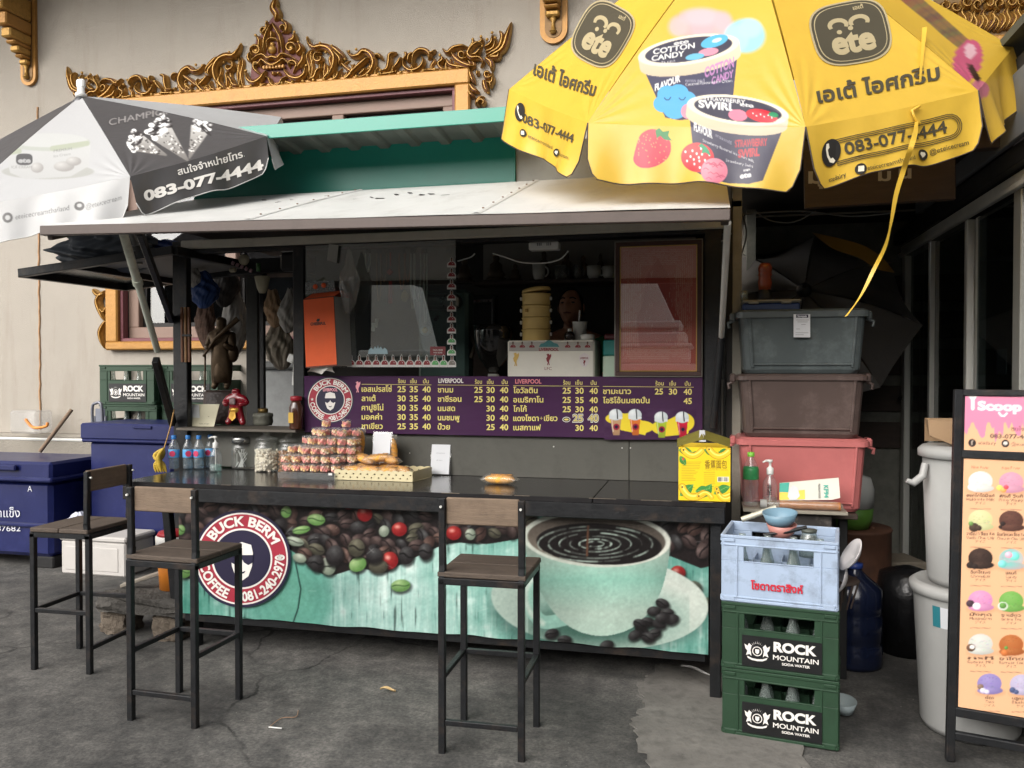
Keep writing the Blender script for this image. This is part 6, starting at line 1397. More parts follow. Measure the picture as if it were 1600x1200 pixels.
def bread(label, c, M, L=.15, W=.055, group=None):
    t = thing('bread_packet', label, 'bread', group=group, M=Matrix.Translation(Vector(c)) @ M)
    m = MB(); m.ball((0,0,0),1,16,10, sc=(L*.42, W*.47, W*.37)); m.build('loaf', BREAD, t, False)
    r = random.Random(int(L*1e4)+len(label))
    def wf(u, v):
        a = 2*math.pi*v; x = (u-.5)*L; e = abs(u-.5)*2; k = max(0,1-e**5*.9); fz = W*.40*k if e < .9 else W*.05
        return Vector((x, math.cos(a)*W*.54*(1 if e > .9 else (.82+.18*e))*(1+.05*math.sin(a*5+u*30)), math.sin(a)*fz*(1+.12*math.sin(u*40+a*3))))
    m = MB(); m.grid(wf, 30,16); m.build('wrapper', WRAP, t, False)
    m = MB(); m.grid(lambda u, v: Vector(((u-.4)*L*.56, math.cos(2.0-1.7*v)*W*.47, math.sin(2.0-1.7*v)*W*.375+.0012)),8,8); m.build('label_print', LBG if len(label) % 2 else LBR, t, False); return t
bl0 = bread('wrapped bread roll lying alone on the counter in front of the menu', aZ(780,757, CT)+Vector((0,.01,.026)), RZ(-.05),.2,.068)
spots = [(-.16,.07,.03,.2,.1),(-.05,.05,.032,-.3,.0),(.06,.06,.03,.25,0),(.13,.1,.032,-.2,.1),(-.1,.14,.04,.5,.1),(.02,.15,.035,-.1,0),(-.12,.1,.075,-.35,.2),(-.02,.1,.08,.3,-.1),(.05,.12,.075,-.5,.1),(-.17,.12,.085,.1,.3)]
for k, (dx, dy, dz, rz, ry) in enumerate(spots): dup(bl0, None, label='wrapped bread roll heaped in the cream pierced basket', group='bread in the basket', M=Matrix.Translation(Vector(((bxa+bxb)/2+dx*.82, by0+dy, CT+dz*1.25+.012))) @ RZ(rz) @ RY(ry) @ Matrix.Scale(.86,4))
for k, (x, y, tx, lb) in enumerate(((563,703,.05, 'wrapped bread standing upright behind the bread heap, nearer the candy cups'),(614,727,-.08, 'wrapped bread standing upright against the white display card'))):
    p = aY(x, y, by0+.2+.02*k); dup(bl0, None, label=lb, group='upright bread', M=Matrix.Translation(Vector((p.x, p.y, p.z+.085 if k else p.z+.04))) @ RY(math.pi/2+tx) @ RX(math.pi/2) @ Matrix.Scale(.85,4))
CARD = mat('white_card', S(200,202,206),.35, var=.04)
def card(label, px0, px1, py0, py1, Y, lean=.05, lines=()):
    a, b = aY(px0, py1, Y), aY(px1, py0, Y); t = thing('display_card', label, 'card', ((a.x+b.x)/2, Y, CT))
    m = MB(); z0 = CT+.003; m.prism([(a.x, Y, z0),(b.x, Y, z0),(b.x, Y+lean, b.z),(a.x, Y+lean, b.z)],(0,.004,0)); m.prism([(a.x, Y, z0),(b.x, Y, z0),(b.x, Y+.1, z0),(a.x, Y+.1, z0)],(0,0,.003)); m.build('stand', thin_glass('card_stand', (.95,.95,.95,1),.03,1.5,.05), t)
    m = MB(); m.prism([(a.x+.006, Y-.002, z0+.006),(b.x-.006, Y-.002, z0+.006),(b.x-.006, Y+lean-.002, b.z-.006),(a.x+.006, Y+lean-.002, b.z-.006)],(0,-.001,0)); m.build('sheet', CARD, t)
    for s, u0, u1, v in lines:
        f = lambda u, v: Vector((a.x+(b.x-a.x)*u, Y-.0045+lean*v, z0+(b.z-z0)*v)); m = MB(); text_map(m, s, lambda x, y: f(u0+(u1-u0)*x, v+y*.035)); m.build('lettering', mat('pale_pencil', S(150,152,160),.6, var=.1), t)
    return t
card('blank white display card standing behind the bread basket', 578,608,676,730, by0+.16)
card('white display card with faint writing standing alone on the counter', 671,703,694,742, aZ(687,743, CT).y, .03,(('สแกน', .3,.7,.68),('จ่าย', .3,.6,.45)))
# bananas hung at the end of the counter
bn = thing('banana_bunch', 'overripe bananas hanging by a cord at the end of the counter', 'bananas', tuple(aY(250,735, YF-.12))); r = random.Random(2)
for k in range(5):
    x0, x1 = 258-2*k, 240+5*k; pts = [aY(x, y, YF-.14-.03*(k % 3)) for x, y in ((256,700),(250-3*k+4,712),(243+3*k, 726),(244+4*k, 738))]; m = MB(); m.tube([tuple(q) for q in crom([tuple(q) for q in pts],5)],[.004,.006,.009,.011,.0125,.0135,.014,.014,.014,.0135,.0125,.011,.009,.007,.005,.003][:16],8); m.build('banana', mat('banana_skin', S(186,156,52),.5, var=.2, vscale=20, dirt=.9, dirtcol=S(52,38,22), dscale=26), bn)
m = MB(); m.tube([tuple(q) for q in crom([tuple(aY(x, y, YF-.13)) for x, y in ((272,640),(266,668),(256,702))],5)],.004,6); m.build('cord', mat('cord_tan', S(176,138,86),.8, var=.1), bn)
# banana bread carton
YBX = YC+.02; X0, X1 = aY(1060,781, YBX).x, aY(1141,781, YBX).x; ZT_ = aY(1100,699, YBX).z
bx = thing('banana_carton', 'open yellow carton printed with bananas at the right end of the counter', 'carton', ((X0+X1)/2, YBX+.1, CT))
BXC = Canvas(1050,690,1150,790,(228,196,34),3.0)
def banana(C, x, y, s, a, fl=1):
    pts = [(x+(t*s)*math.cos(a)-fl*(.3*s*(1-(2*t-1)**2))*-math.sin(a)*-1, y+(t*s)*math.sin(a)+fl*(.3*s*(1-(2*t-1)**2))) for t in np.linspace(0,1,9)]
    C.line(pts, s*.34,(150,110,30)); C.line(pts, s*.29,(238,190,48)); C.line([(p[0], p[1]-s*.05) for p in pts], s*.08,(250,220,110)); C.ell(pts[0][0], pts[0][1],1.4,1.4,(70,60,30))
def lf(C, x, y, L, a, w=.28):
    ca, sa = math.cos(a), math.sin(a); up_ = [(x+t*L*ca-w*L*math.sin(math.pi*t)*sa, y+t*L*sa+w*L*math.sin(math.pi*t)*ca) for t in np.linspace(0,1,9)]; dn = [(x+t*L*ca+w*L*math.sin(math.pi*t)*sa, y+t*L*sa-w*L*math.sin(math.pi*t)*ca) for t in np.linspace(1,0,9)]
    C.poly(up_+dn, (62,132,62)); C.line([(x, y),(x+L*ca, y+L*sa)],1,(120,176,96))
    for k in range(1,6): t = k/6; C.line([(x+t*L*ca, y+t*L*sa),(x+(t+.1)*L*ca-w*L*.7*sa, y+(t+.1)*L*sa+w*L*.7*ca)],.5,(36,96,44))
for x, y, L, a in ((1060,703,22,.15),(1090,705,14,2.4),(1100,702,20,.4),(1141,704,20,2.9),(1062,775,28,-.7),(1098,778,26,-1.0),(1086,768,24,-.2),(1141,760,24,2.8),(1115,772,24,-.5),(1062,712,18,1.0)): lf(BXC, x, y, L, a)
for x, y, s, a, f_ in ((1068,703,28,.05,1),(1108,702,30,.12,1),(1066,761,34,.3,1),(1120,764,22,.4,1),(1122,770,22,.3,1),(1092,775,20,.1,-1)): banana(BXC, x, y, s, a, f_)
BXC.text('香蕉面包', 1101,1136,731,10,(118,92,24), bold=.02)
for k in range(12): BXC.line([(1065,722+2.6*k),(1065+random.uniform(18,31),722+2.6*k)],.7,(110,92,36),.6)
for k in range(7): BXC.line([(1100,738+3*k),(1117,738+3*k)],.6,(110,92,36),.7)
BXC.poly([(1121,745),(1139,745),(1139,753),(1121,753)],(236,232,214))
for k in range(13): BXC.line([(1122.5+1.25*k, 746),(1122.5+1.25*k, 752)], random.choice((.4,.7)),(40,40,40))
BXC.text('YELLOW BANANA', 1101,1137,735,1.8,(150,120,40)); BXC.poly([(1066,715),(1069,715),(1069,719),(1066,719)],(206,70,60))
P = np.array([[(X0+(X1-X0)*u, YBX, CT+.003+(ZT_-CT-.003)*v) for u in np.linspace(0,1,130)] for v in np.linspace(0,1,130)]); o = fast_grid('front_print', P, mat('carton_print', (1,1,1,1),.4, var=0, attr='print'), bx); paint_mesh(o, BXC)
m = MB(); BXY = mat('carton_yellow', S(214,180,44),.5, var=.06)
m.box((X0+.003, YBX+.13,(CT+ZT_)/2),(.004,.256, ZT_-CT-.004)); m.box((X1-.003, YBX+.13,(CT+ZT_)/2),(.004,.256, ZT_-CT-.004)); m.box(((X0+X1)/2, YBX+.258,(CT+ZT_)/2),(X1-X0,.004, ZT_-CT-.004)); m.box(((X0+X1)/2, YBX+.13, CT+.004),(X1-X0-.01,.25,.004)); m.build('walls', BXY, bx)
for k, (pts, mt) in enumerate(((((1058,698),(1100,686),(1094,672),(1058,686)), mat('flap_olive', S(112,104,44),.6, var=.25, vscale=20)),(((1100,686),(1141,699),(1141,686),(1098,672)), MATS['flap_olive']),(((1092,690),(1103,690),(1101,673),(1093,673)), CARD))):
    m = MB(); ys = (YBX+.003, YBX+.003, YBX+.12, YBX+.12) if k < 2 else (YBX-.004, YBX-.004, YBX+.1, YBX+.1); m.prism([aY(x, y, yy) for (x, y), yy in zip(pts, ys)],(0,.003,.002)); m.build('flap', mt, bx)
# ================================================================ GOODS ON THE LEFT LEDGE
LY = YF+.02
a, b = aY(292,667, LY), aY(334,632, LY)
qc = thing('payment_card', 'small cream card with a printed slip standing on the stall ledge', 'card', ((a.x+b.x)/2, LY, LZ)); m = MB(); m.prism([(a.x, LY, LZ+.001),(b.x, LY, LZ+.001),(b.x+.012, LY+.04, b.z),(a.x+.012, LY+.04, b.z)],(0,.004,0)); m.build('sheet', mat('cream_card', S(200,194,166),.5, var=.04), qc)
m = MB(); m.prism([aP(x, y, (0, LY-.003, LZ),(0,1,-.04/(b.z-LZ))) for x, y in ((297,652),(312,653),(311,633),(297,633))],(0,-.001,0)); m.build('slip', mat('slip_white', S(206,208,206),.5, var=.05), qc)
f = lambda px, py: aP(px, py, (0, LY-.0045, LZ),(0,1,-.04/(b.z-LZ)))
for s, x0, x1, y in (('Thanks for your support', 311,327,663),('•', 325,327,652)):
    m = MB(); text_map(m, s, lambda x, yy: f(x0+(x1-x0)*x, y-yy*2.0)); m.build('lettering', BLK, qc)
# bronze statue of a robed figure shouldering a long staff, on an oval dark base
BRZ = mat('dark_bronze_statue', S(84,68,50),.4,.55, var=.3, vscale=14, dirt=.4, dirtcol=S(30,25,20)); YS = YF+.3
def skin_body(name, verts, edges, rad, mt, parent, sub=2):
    me = bpy.data.meshes.new(name); Mi = WM[parent.name].inverted(); me.from_pydata([tuple(Mi @ Vector(v)) for v in verts], edges, []); o = bpy.data.objects.new(name, me); COL.objects.link(o)
    sk = o.modifiers.new('skin', 'SKIN'); sk.use_smooth_shade = True
    for i, r in enumerate(rad): me.skin_vertices[0].data[i].radius = (r, r) if not isinstance(r, tuple) else r
    me.skin_vertices[0].data[0].use_root = True
    su = o.modifiers.new('sub', 'SUBSURF'); su.levels = su.render_levels = sub
    me.materials.append(mt); o.parent = parent; WM[o.name] = WM[parent.name]; return o
base = aY(347,620, YS); sb = thing('bronze_statue', 'dark bronze statue of a robed walker with a staff on the stall ledge', 'statue', (base.x, YS, LZ))
U_ = mpp(347,550, YS); zb0 = aY(347,610, YS).z
m = MB(); m.lathe([(0, LZ+.001),(.12, LZ+.001),(.135, LZ+.03),(.125, zb0-.012),(.11, zb0),(0, zb0)],(base.x+.0, YS, 0),28, squash=.6); m.build('plinth', mat('carved_base', S(50,36,32),.5, var=.3, bump=.4, bscale=50), sb)
x0 = base.x; V = lambda dx, dy, dz: (x0+dx, YS+dy, zb0+dz)
skin_body('figure', [V(0,0,.2), V(0,.0,.28), V(.0,0,.36), V(0,0,.40), V(0,-.005,.445), V(.0,0,.475), V(-.035,0,.12), V(-.045,-.01,.03), V(-.05,-.03,.012), V(.035,.0,.12), V(.035,.01,.03), V(.04,-.02,.012), V(-.07,0,.35), V(-.085,-.03,.27), V(-.05,-.07,.28), V(.07,0,.35), V(.09,-.02,.26), V(.06,-.07,.3)],[(0,1),(1,2),(2,3),(3,4),(4,5),(0,6),(6,7),(7,8),(0,9),(9,10),(10,11),(2,12),(12,13),(13,14),(2,15),(15,16),(16,17)],[.06,.058,.062,.026,.04,.028,.042,.022,.018,.042,.022,.018,.034,.024,.017,.034,.024,.017], BRZ, sb)
m = MB(); m.lathe([(.05,.05),(.064,.1),(.056,.2),(.05,.28),(.06,.34),(.045,.375)],(x0, YS, zb0),18, squash=.8); m.build('robe', BRZ, sb)
m = MB(); m.tube([V(-.1,-.05,.22), V(.0,-.07,.33), V(.13,-.02,.46)],[.008,.012,.018],8); m.build('staff', BRZ, sb)
m = MB(); m.ball(V(.075,.01,.24),.05,12,8, sc=(.7,.8,1.2)); m.build('shoulder_bag', BRZ, sb)
m = MB(); m.tube([V(-.105,-.03,.0), V(-.1,-.03,.26)],.006,8); m.build('walking_stick', BRZ, sb)
# red and gold figurine
YR = YF+.1; fp = aY(369,665, YR); fg = thing('toy_figurine', 'small shiny red and gold toy figure beside the cream card', 'figurine', (fp.x, YR, LZ)); RED = mat('toy_red', S(130,20,34),.25, var=.1, coat=.5); TG = mat('toy_gold', S(196,152,62),.3,.5, var=.1); V = lambda dx, dz, dy=0: (fp.x+dx, YR+dy, LZ+dz)
skin_body('body', [V(0,.1), V(0,.14), V(0,.175), V(0,.2), V(0,.235), V(-.025,.07), V(-.045,.03), V(-.06,.012,-.02), V(.025,.07), V(.045,.03), V(.06,.012,-.02), V(-.05,.175), V(-.078,.14), V(-.04,.135,-.04), V(.05,.175), V(.078,.14), V(.04,.135,-.04)],[(0,1),(1,2),(2,3),(3,4),(0,5),(5,6),(6,7),(0,8),(8,9),(9,10),(2,11),(11,12),(12,13),(2,14),(14,15),(15,16)],[.032,.034,.04,.02,.034,.026,.02,.02,.026,.02,.02,.024,.02,.017,.024,.02,.017], RED, fg)
m = MB(); m.lathe([(.036,.085),(.04,.095),(.04,.108),(.034,.115)],(fp.x, YR, LZ),14); m.build('belt', TG, fg)
m = MB(); m.prism([V(-.018,.09,-.04), V(.018,.09,-.04), V(.024,.055,-.045),(V(0,.035,-.045)), V(-.024,.055,-.045)],(0,.006,0)); m.build('apron', TG, fg)
m = MB(); m.box(V(0,.155,-.042),(.04,.012,.04), bev=.006); m.build('chest_plate', mat('toy_silver', S(170,150,150),.3,.5, var=.1), fg)
# jars on the ledge
p = aY(411,666, YF+.2); t = thing('incense_pot', 'squat grey ribbed pot with a brass lid on the stall ledge', 'pot', (p.x, YF+.2, LZ)); m = MB(); m.lathe([(0,.001),(.055,.001),(.062,.02),(.058,.05),(.064,.056),(.06,.075),(.04,.08)],(p.x, YF+.2, LZ),20); m.build('body', mat('pot_grey', S(104,104,94),.6, var=.2, bump=.3, bscale=60), t); m = MB(); m.lathe([(.03,.08),(.032,.105),(.02,.108),(0,.108)],(p.x, YF+.2, LZ),14); m.build('lid', mat('brass', S(140,116,70),.35,.7, var=.15), t)
YF_ = YF; YF = YF_-.13; p = aY(463,667, YF+.06); t = thing('honey_jar', 'dark glass jar with a red lid beside the round red menu emblem', 'jar', (p.x, YF+.06, LZ)); m = MB(); m.lathe([(0,.001),(.036,.001),(.04,.01),(.04,.13),(.03,.155),(.028,.17)],(p.x, YF+.06, LZ),18); m.build('body', mat('dark_honey', S(72,40,26),.12, var=.2, coat=.5), t); m = MB(); m.lathe([(.031,.168),(.034,.17),(.034,.19),(.03,.194),(0,.194)],(p.x, YF+.06, LZ),18); m.build('lid', mat('red_lid', S(150,28,42),.4, var=.05), t); m = MB(); m.box((p.x-.012, YF+.018, LZ+.07),(.03,.004,.06)); m.build('label', mat('label_yellow', S(206,166,70),.5, var=.1), t)
YF = YF_
# ================================================================ INSIDE AND ON THE FRONT OF THE STALL
ORG = mat('orange_cloth', S(226,96,48),.7, var=.08, bump=.1, bscale=14); GREYC = mat('grey_cloth', S(150,150,147),.7, var=.08)
# glass pane with stickers
YG = YF-.035
gx0, gx1, gz0, gz1 = aY(478,480, YG).x, aY(712,480, YG).x, aY(640,574, YG).z, aY(640,378, YG).z
gp = thing('glass_screen', 'hanging clear glass screen edged with football stickers', 'glass panel', ((gx0+gx1)/2, YG, gz0))
m = MB(); m.box(((gx0+gx1)/2, YG, (gz0+gz1)/2),(gx1-gx0,.005, gz1-gz0)); m.build('pane', thin_glass('pane_glass', (.80,.87,.86,1),.0,6.0,.0), gp)
SKW = mat('sticker_white', S(196,196,192),.45, var=.04); SKR = mat('sticker_red', S(130,34,40),.45, var=.15, vscale=40); SKG = mat('sticker_green', S(84,158,92),.45, var=.1); SKN = mat('sticker_skin', S(110,76,62),.5, var=.15)
def sticker(par, cx, cy, w, h, Y, shirt, back=True):
    T = lambda a, b, k: aY(cx+a*w, cy-b*h, Y-.0012*(k+1)); m = MB(); sh = [(-.5,0),(.5,0),(.5,.34),(.34,.5),(.17,.55),(.17,.86),(.0,1.0),(-.17,.86),(-.17,.55),(-.34,.5),(-.5,.34)]
    if back: poly_map(m, [sh], lambda a, b: T(a*1.12, b*1.04-.02,0),0)
    poly_map(m, [[(-.42,.16),(.42,.16),(.42,.32),(.28,.46),(.1,.52),(0,.46),(-.1,.52),(-.28,.46),(-.42,.32)]], lambda a, b: T(a, b, 1),1)
    poly_map(m, [ellp(0,.70,.125,.2,0,10)], lambda a, b: T(a, b, 1),2); poly_map(m, [[(-.13,.74),(-.1,.9),(0,.95),(.1,.9),(.13,.74),(.06,.82),(-.06,.82)]], lambda a, b: T(a, b, 2),3); poly_map(m, [ellp(.14,.34,.05,.04,0,6)], lambda a, b: T(a, b, 2),0)
    m.build('sticker', [SKW, shirt, SKN, BLK], par)
YGs = YG-.0035
for k in range(13): sticker(gp, 549+13.15*k-.6,573+k*.02,11.5,19, YGs, SKG if k in (10,11) else (MATS['sticker_grey'] if False else SKR) if k < 10 else mat('sticker_grey', S(120,116,108),.5, var=.2))
for k in range(9): sticker(gp, 705.5,417.5+17.2*k, 12.5,16.5, YGs, SKG if k > 6 else SKR)
for x in (575,592,610,628,645,663,702):
    m = MB(); poly_map(m, ringp(x, 391,2.6,3.5,20), lambda a, b: aY(a, b, YGs-.001)); poly_map(m, [ellp(x, 391,1.4,.7,0,8)], lambda a, b: aY(a, b, YGs-.001)); m.build('hook_disc', mat('disc_grey', S(120,124,124),.4, var=.05), gp)
m = MB(); poly_map(m, [[(672,541.5),(696,541.5),(696,555),(672,555)]], lambda a, b: aY(a, b, YGs-.001)); m.build('sticker', mat('sticker_maroon', S(116,44,48),.5, var=.1), gp)
for s, a_, b_, y in (("YOU'LL NEVER", 676,692,548),('WALK ALONE', 677,691,552)): line_of(s, a_, b_, y, 2.2,.02, SKW, Y=YGs-.0022, par=gp)
m = MB(); poly_map(m, [[(575,553),(576,547),(580,543),(583,546),(586,541),(589,545),(590.5,539),(592,545),(595,541),(598,546),(601,543),(605,547),(606,553)]], lambda a, b: aY(a, b, YGs-.001)); m.build('sticker', mat('sticker_sky', S(150,176,184),.5, var=.1), gp)
# tissue dispenser
YD = YF-.17
td = thing('tissue_dispenser', 'orange tissue box hanging at the front of the stall, tissue pulled out below', 'tissue box', tuple(aY(500,575, YD)))
q = [aY(x, y, YD) for x, y in ((478,575),(527,571),(522,463),(474,468))]; m = MB(); m.prism(q, (.0,.0,0)); 
fr_ = [aY(x, y, YD) for x, y in ((478,575),(527,571),(522,463),(474,468))]; dv = Vector((.03,.13,0))
m = MB(); m.add(fr_, [(0,1,2,3)],0); m.add([fr_[1], fr_[1]+dv, fr_[2]+dv, fr_[2]],[(0,1,2,3)],1); m.add([fr_[0], fr_[0]+dv, fr_[3]+dv, fr_[3]],[(0,1,2,3)],1); tp = [p+dv*.6+Vector((0,0,.04)) for p in (fr_[3], fr_[2])]
m.add([fr_[3], fr_[2], tp[1], tp[0]],[(0,1,2,3)],0); m.add([tp[0], tp[1], fr_[2]+dv, fr_[3]+dv],[(0,1,2,3)],0); m.add([p+dv for p in fr_],[(0,1,2,3)],1); m.add([fr_[0], fr_[1], fr_[1]+dv, fr_[0]+dv],[(0,1,2,3)],1); m.build('case', [ORG, GREYC], td)
m = MB(); pl = [(q_[0]*.0,0) for q_ in fr_]
for a, b in ((0,1),(1,2),(2,3)): m.beam(fr_[a]+Vector((0,-.002,.004 if a == 0 else 0)), fr_[b]+Vector((0,-.002,.004 if a == 0 else 0)),.002,.004, bev=0)
m.build('binding', BLK, td)
line_of('CHEERFUL', 485,509,508.5,4.2,.045, BLK, Y=YD-.002, par=td, yb1=507); m = MB(); poly_map(m, [[(494,501),(496,498),(500,498),(499,502),(496,503)]], lambda a, b: aY(a, b, YD-.002)); m.build('emblem', BLK, td)
m = MB(); P0 = aY(480,446, YD+.06); m.prism([aY(x, y, YD+.05) for x, y in ((477,460),(524,455),(521,438),(477,440))],(0,.003,0)); m.build('hanger_sleeve', thin_glass('frosted_sleeve', (.8,.82,.82,1),.2,1.2,.35,(.45,.47,.48,1)), td)
for x, y in ((493,448),(506,446)): m = MB(); p = aY(x, y, YD+.045); m.lathe([(0,0),(.014,0),(.014,.006),(0,.007)],(0,0,0),14); m.v = [tuple(Vector(p)+RX(math.pi/2).to_3x3() @ Vector(v)) for v in m.v]; m.build('snap_button', ORG, td)
m = MB(); r = random.Random(3); m.grid(lambda u, v: aY(482+40*u+(3*math.sin(9*u+4*v)),571+15*v*(1-.35*abs(math.sin(5*u+1)))-2*u, YD+.04+.03*math.sin(7*u)*v),18,6); m.build('tissue', mat('tissue_paper', S(212,208,200),.9, var=.03, bump=.1, bscale=30), td)
# note and clear bag
m = MB(); m.prism([aY(x, y, YG-.02) for x, y in ((511,407),(526,411),(529,383),(514,381))],(0,.001,0)); tag(m.build('paper_note', mat('note_paper', S(150,150,144),.8, var=.08)), 'small handwritten paper note taped above the orange tissue box', 'note')
pb = aY(545,490, YF-.12); bag('clear_bag', 'clear plastic bag hanging beside the orange tissue box', (pb.x, YF-.12, pb.z),.12,.37,.1, thin_glass('film_clear', (.86,.86,.84,1),.12,2.5,.16,(.55,.54,.52,1)),5, nk=.08)
# necklaces and amulets behind the pane
SIL = mat('dull_silver', S(206,204,196),.35,.5, var=.2); AMG = mat('amulet_gold', S(206,172,100),.3,.7, var=.15); REDT = mat('red_tassel', S(196,36,48),.7, var=.1)
def chain(xc, w, y0, y1, Y): return [aY(x, y, Y) for x, y in crom([(xc-w, y0),(xc-w*1.05,(y0+y1)/2),(xc-w*.5, y1-6),(xc, y1),(xc+w*.5, y1-6),(xc+w*1.05,(y0+y1)/2),(xc+w, y0)],8)]
for k, (xc, w, y1, mt, kind) in enumerate(((575,3.5,425, SIL, None),(592,3,470, mat('dark_beads', S(140,112,84),.5, var=.2), 'key'),(628,4,452, mat('brown_beads', S(166,104,72),.5, var=.2), 'drop'),(645,3,482, SIL, 'plain'),(652,5,470, SIL, None),(665,2.2,505, SIL, 'round'),(600,4,440, MATS['dark_beads'], None),(637,4,440, MATS['brown_beads'], None))):
    Y = YF+.03+.012*k; labs = ('thin silver chain at the tissue box end of the glass panel', 'beaded cord with a bunch of keys behind the glass panel', 'brown bead necklace with a gold teardrop amulet behind the glass', 'plain long silver chain behind the glass beside the round amulet', 'looped short silver chain behind the glass panel', 'long silver chain with a round amulet behind the glass', 'dark bead necklace next to the red tassel', 'brown bead necklace between the tassel and silver chains')
    t = thing('necklace', labs[k], 'necklace', tuple(aY(xc, y1, Y))); pts = chain(xc, w, 396, y1, Y); m = MB()
    m.tube(pts, .0042,6); m.build('chain', mt, t)
    if kind == 'drop': m = MB(); m.prism([aY(x, y, Y-.004) for x, y in [(632+7*math.sin(a)*(.55+.45*(1-math.cos(a))/2 if True else 1),462-9*math.cos(a)) for a in np.linspace(0,2*math.pi, 20)[:-1]]],(0,.006,0)); m.build('amulet', AMG, t)
    if kind == 'round': m = MB(); p = aY(665,516, Y); m.ball(p, .033,18,10, sc=(1,.3,1)); m.build('amulet_case', SIL, t); m = MB(); m.ball(p+Vector((0,-.012,0)),.018,14,8, sc=(1,.3,1)); m.build('amulet', AMG, t)
    if kind == 'key':
        for j in range(3): m = MB(); p = aY(578+5*j, 505+6*(j % 2), Y); m.box(p, (.022,.006,.05), RY(.2*j-.2),.004); m.build('key_fob', SIL if j else BLK, t)
tz = thing('red_tassel', 'red knotted tassel hanging behind the glass panel', 'tassel', tuple(aY(610,430, YF+.02))); m = MB(); m.tube([aY(610, y, YF+.02) for y in (395,415)],.004,6); m.tube([aY(610,440, YF+.02), aY(610,474, YF+.02)],[.01,.013],8); m.build('cords', REDT, tz); m = MB(); p = aY(609,425, YF+.02); m.box(p, (.03,.012,.03), RY(.78),.004); m.build('knot', REDT, tz)
# coffee machine behind the pane
MACH = mat('machine_green_grey', S(84,104,98),.35,.2, var=.1); p0, p1 = aY(652,560,4.78), aY(730,452,4.78); t = thing('coffee_machine', 'grey-green coffee machine standing behind the glass panel', 'coffee machine', ((p0.x+p1.x)/2,4.9,1.4)); BT = 1.396
m = MB(); m.box(((p0.x+p1.x)/2,4.86,(BT+p1.z)/2),(p1.x-p0.x, .14, p1.z-BT), bev=.02); m.build('body', MACH, t)
m = MB(); m.box(((p0.x+p1.x)/2+.02,4.73, p1.z-.08),(p1.x-p0.x-.1,.1,.09), bev=.02); m.build('brew_head', STEEL, t)
m = MB(); m.tube([((p0.x+p1.x)/2,4.7, p1.z-.17),((p0.x+p1.x)/2+.02,4.60, p1.z-.19)],.012,8); m.build('handle', BLK, t); m = MB(); m.box(((p0.x+p1.x)/2,4.7, BT+.03),(p1.x-p0.x-.06,.14,.05), bev=.01); m.build('drip_tray', STEEL, t)
# chrome-black grinder bowl
p = aY(771,585,4.72); t = thing('grinder_bowl', 'dark glass hopper bowl on a white base behind the menu', 'bowl', (p.x, 4.72, BT)); zt = aY(771,508,4.72).z; s = (zt-BT)/.3
m = MB(); m.lathe([(.03,.075),(.05,.1),(.085,.14),(.11,.2),(.118,.27),(.115,.3)],(p.x, 4.72, BT),28); m.v = [(a, b, BT+(c-BT)*s) for a, b, c in m.v]; m.build('hopper', mat('smoked_glass', S(26,24,23),.08, var=.1, coat=.6), t)
m = MB(); m.lathe([(0,0),(.075,0),(.078,.035),(.06,.04),(.07,.045),(.07,.055),(.035,.06),(.032,.08)],(p.x, 4.72, BT),24); m.build('base', mat('base_white', S(184,182,174),.4, var=.05), t)
# white stickered machine
YX = 4.53; a, b = aY(793,588, YX), aY(929,531, YX); t = thing('white_oven', 'white countertop oven with football stickers on its front', 'oven', ((a.x+b.x)/2, YX+.15, BT)); OW = mat('oven_white', S(218,214,202),.4, var=.04, dirt=.1)
m = MB(); m.box(((a.x+b.x)/2, YX+.13,(BT+b.z)/2),(b.x-a.x, .26, b.z-BT), bev=.008); m.build('case', OW, t)
zs = aY(860,549, YX).z; m = MB(); m.box(((a.x+b.x)/2, YX-.002,(zs+b.z)/2-.004),(b.x-a.x-.02,.004, b.z-zs-.012), bev=.001); m.build('control_strip', mat('strip_grey', S(160,156,148),.45, var=.05), t)
for x in (801.5,816,831,887,903,918): sticker(t, x, 545,10,12, YX-.004, SKR, back=False)
line_of('LIVERPOOL', 842,873,548,4.2,.04, SKR, Y=YX-.0055, par=t); m = MB(); poly_map(m, [[(842,542),(845,537),(850,536),(854,533),(858,531),(862,533),(866,536),(871,537),(874,542)]], lambda x, y: aY(x, y, YX-.0055)); m.build('sticker', mat('sticker_teal', S(60,120,122),.5, var=.2, vscale=80), t)
for cx, cy, s, mt in ((806,562,11, AMG),(857,562,9.5, SKR)): m = MB(); poly_map(m, [bird(cx, cy, s)], lambda x, y: aY(x, y, YX-.002)); m.build('emblem', mt, t)
line_of('LFC', 851,862,578,4.5,.0, SKR, Y=YX-.002, par=t)
m = MB(); poly_map(m, [[(905,556),(909,553),(913,551),(917,553),(921,556),(921,566),(917,572),(913,574),(909,572),(905,566)]], lambda x, y: aY(x, y, YX-.002)); m.build('emblem', mat('crest_white', S(214,206,204),.45, var=.05), t); line_of('LIVERPOOL', 906.5,919.5,561,3,.03, SKR, Y=YX-.0035, par=t); m = MB(); poly_map(m, [bird(913,567,4.5)], lambda x, y: aY(x, y, YX-.0035)); m.build('emblem', SKR, t)
m = MB(); m.box(((a.x+b.x)/2, YX-.003, BT+.014),(b.x-a.x-.12,.006,.012), bev=.003); m.build('door_lip', OW, t)
OT = b.z
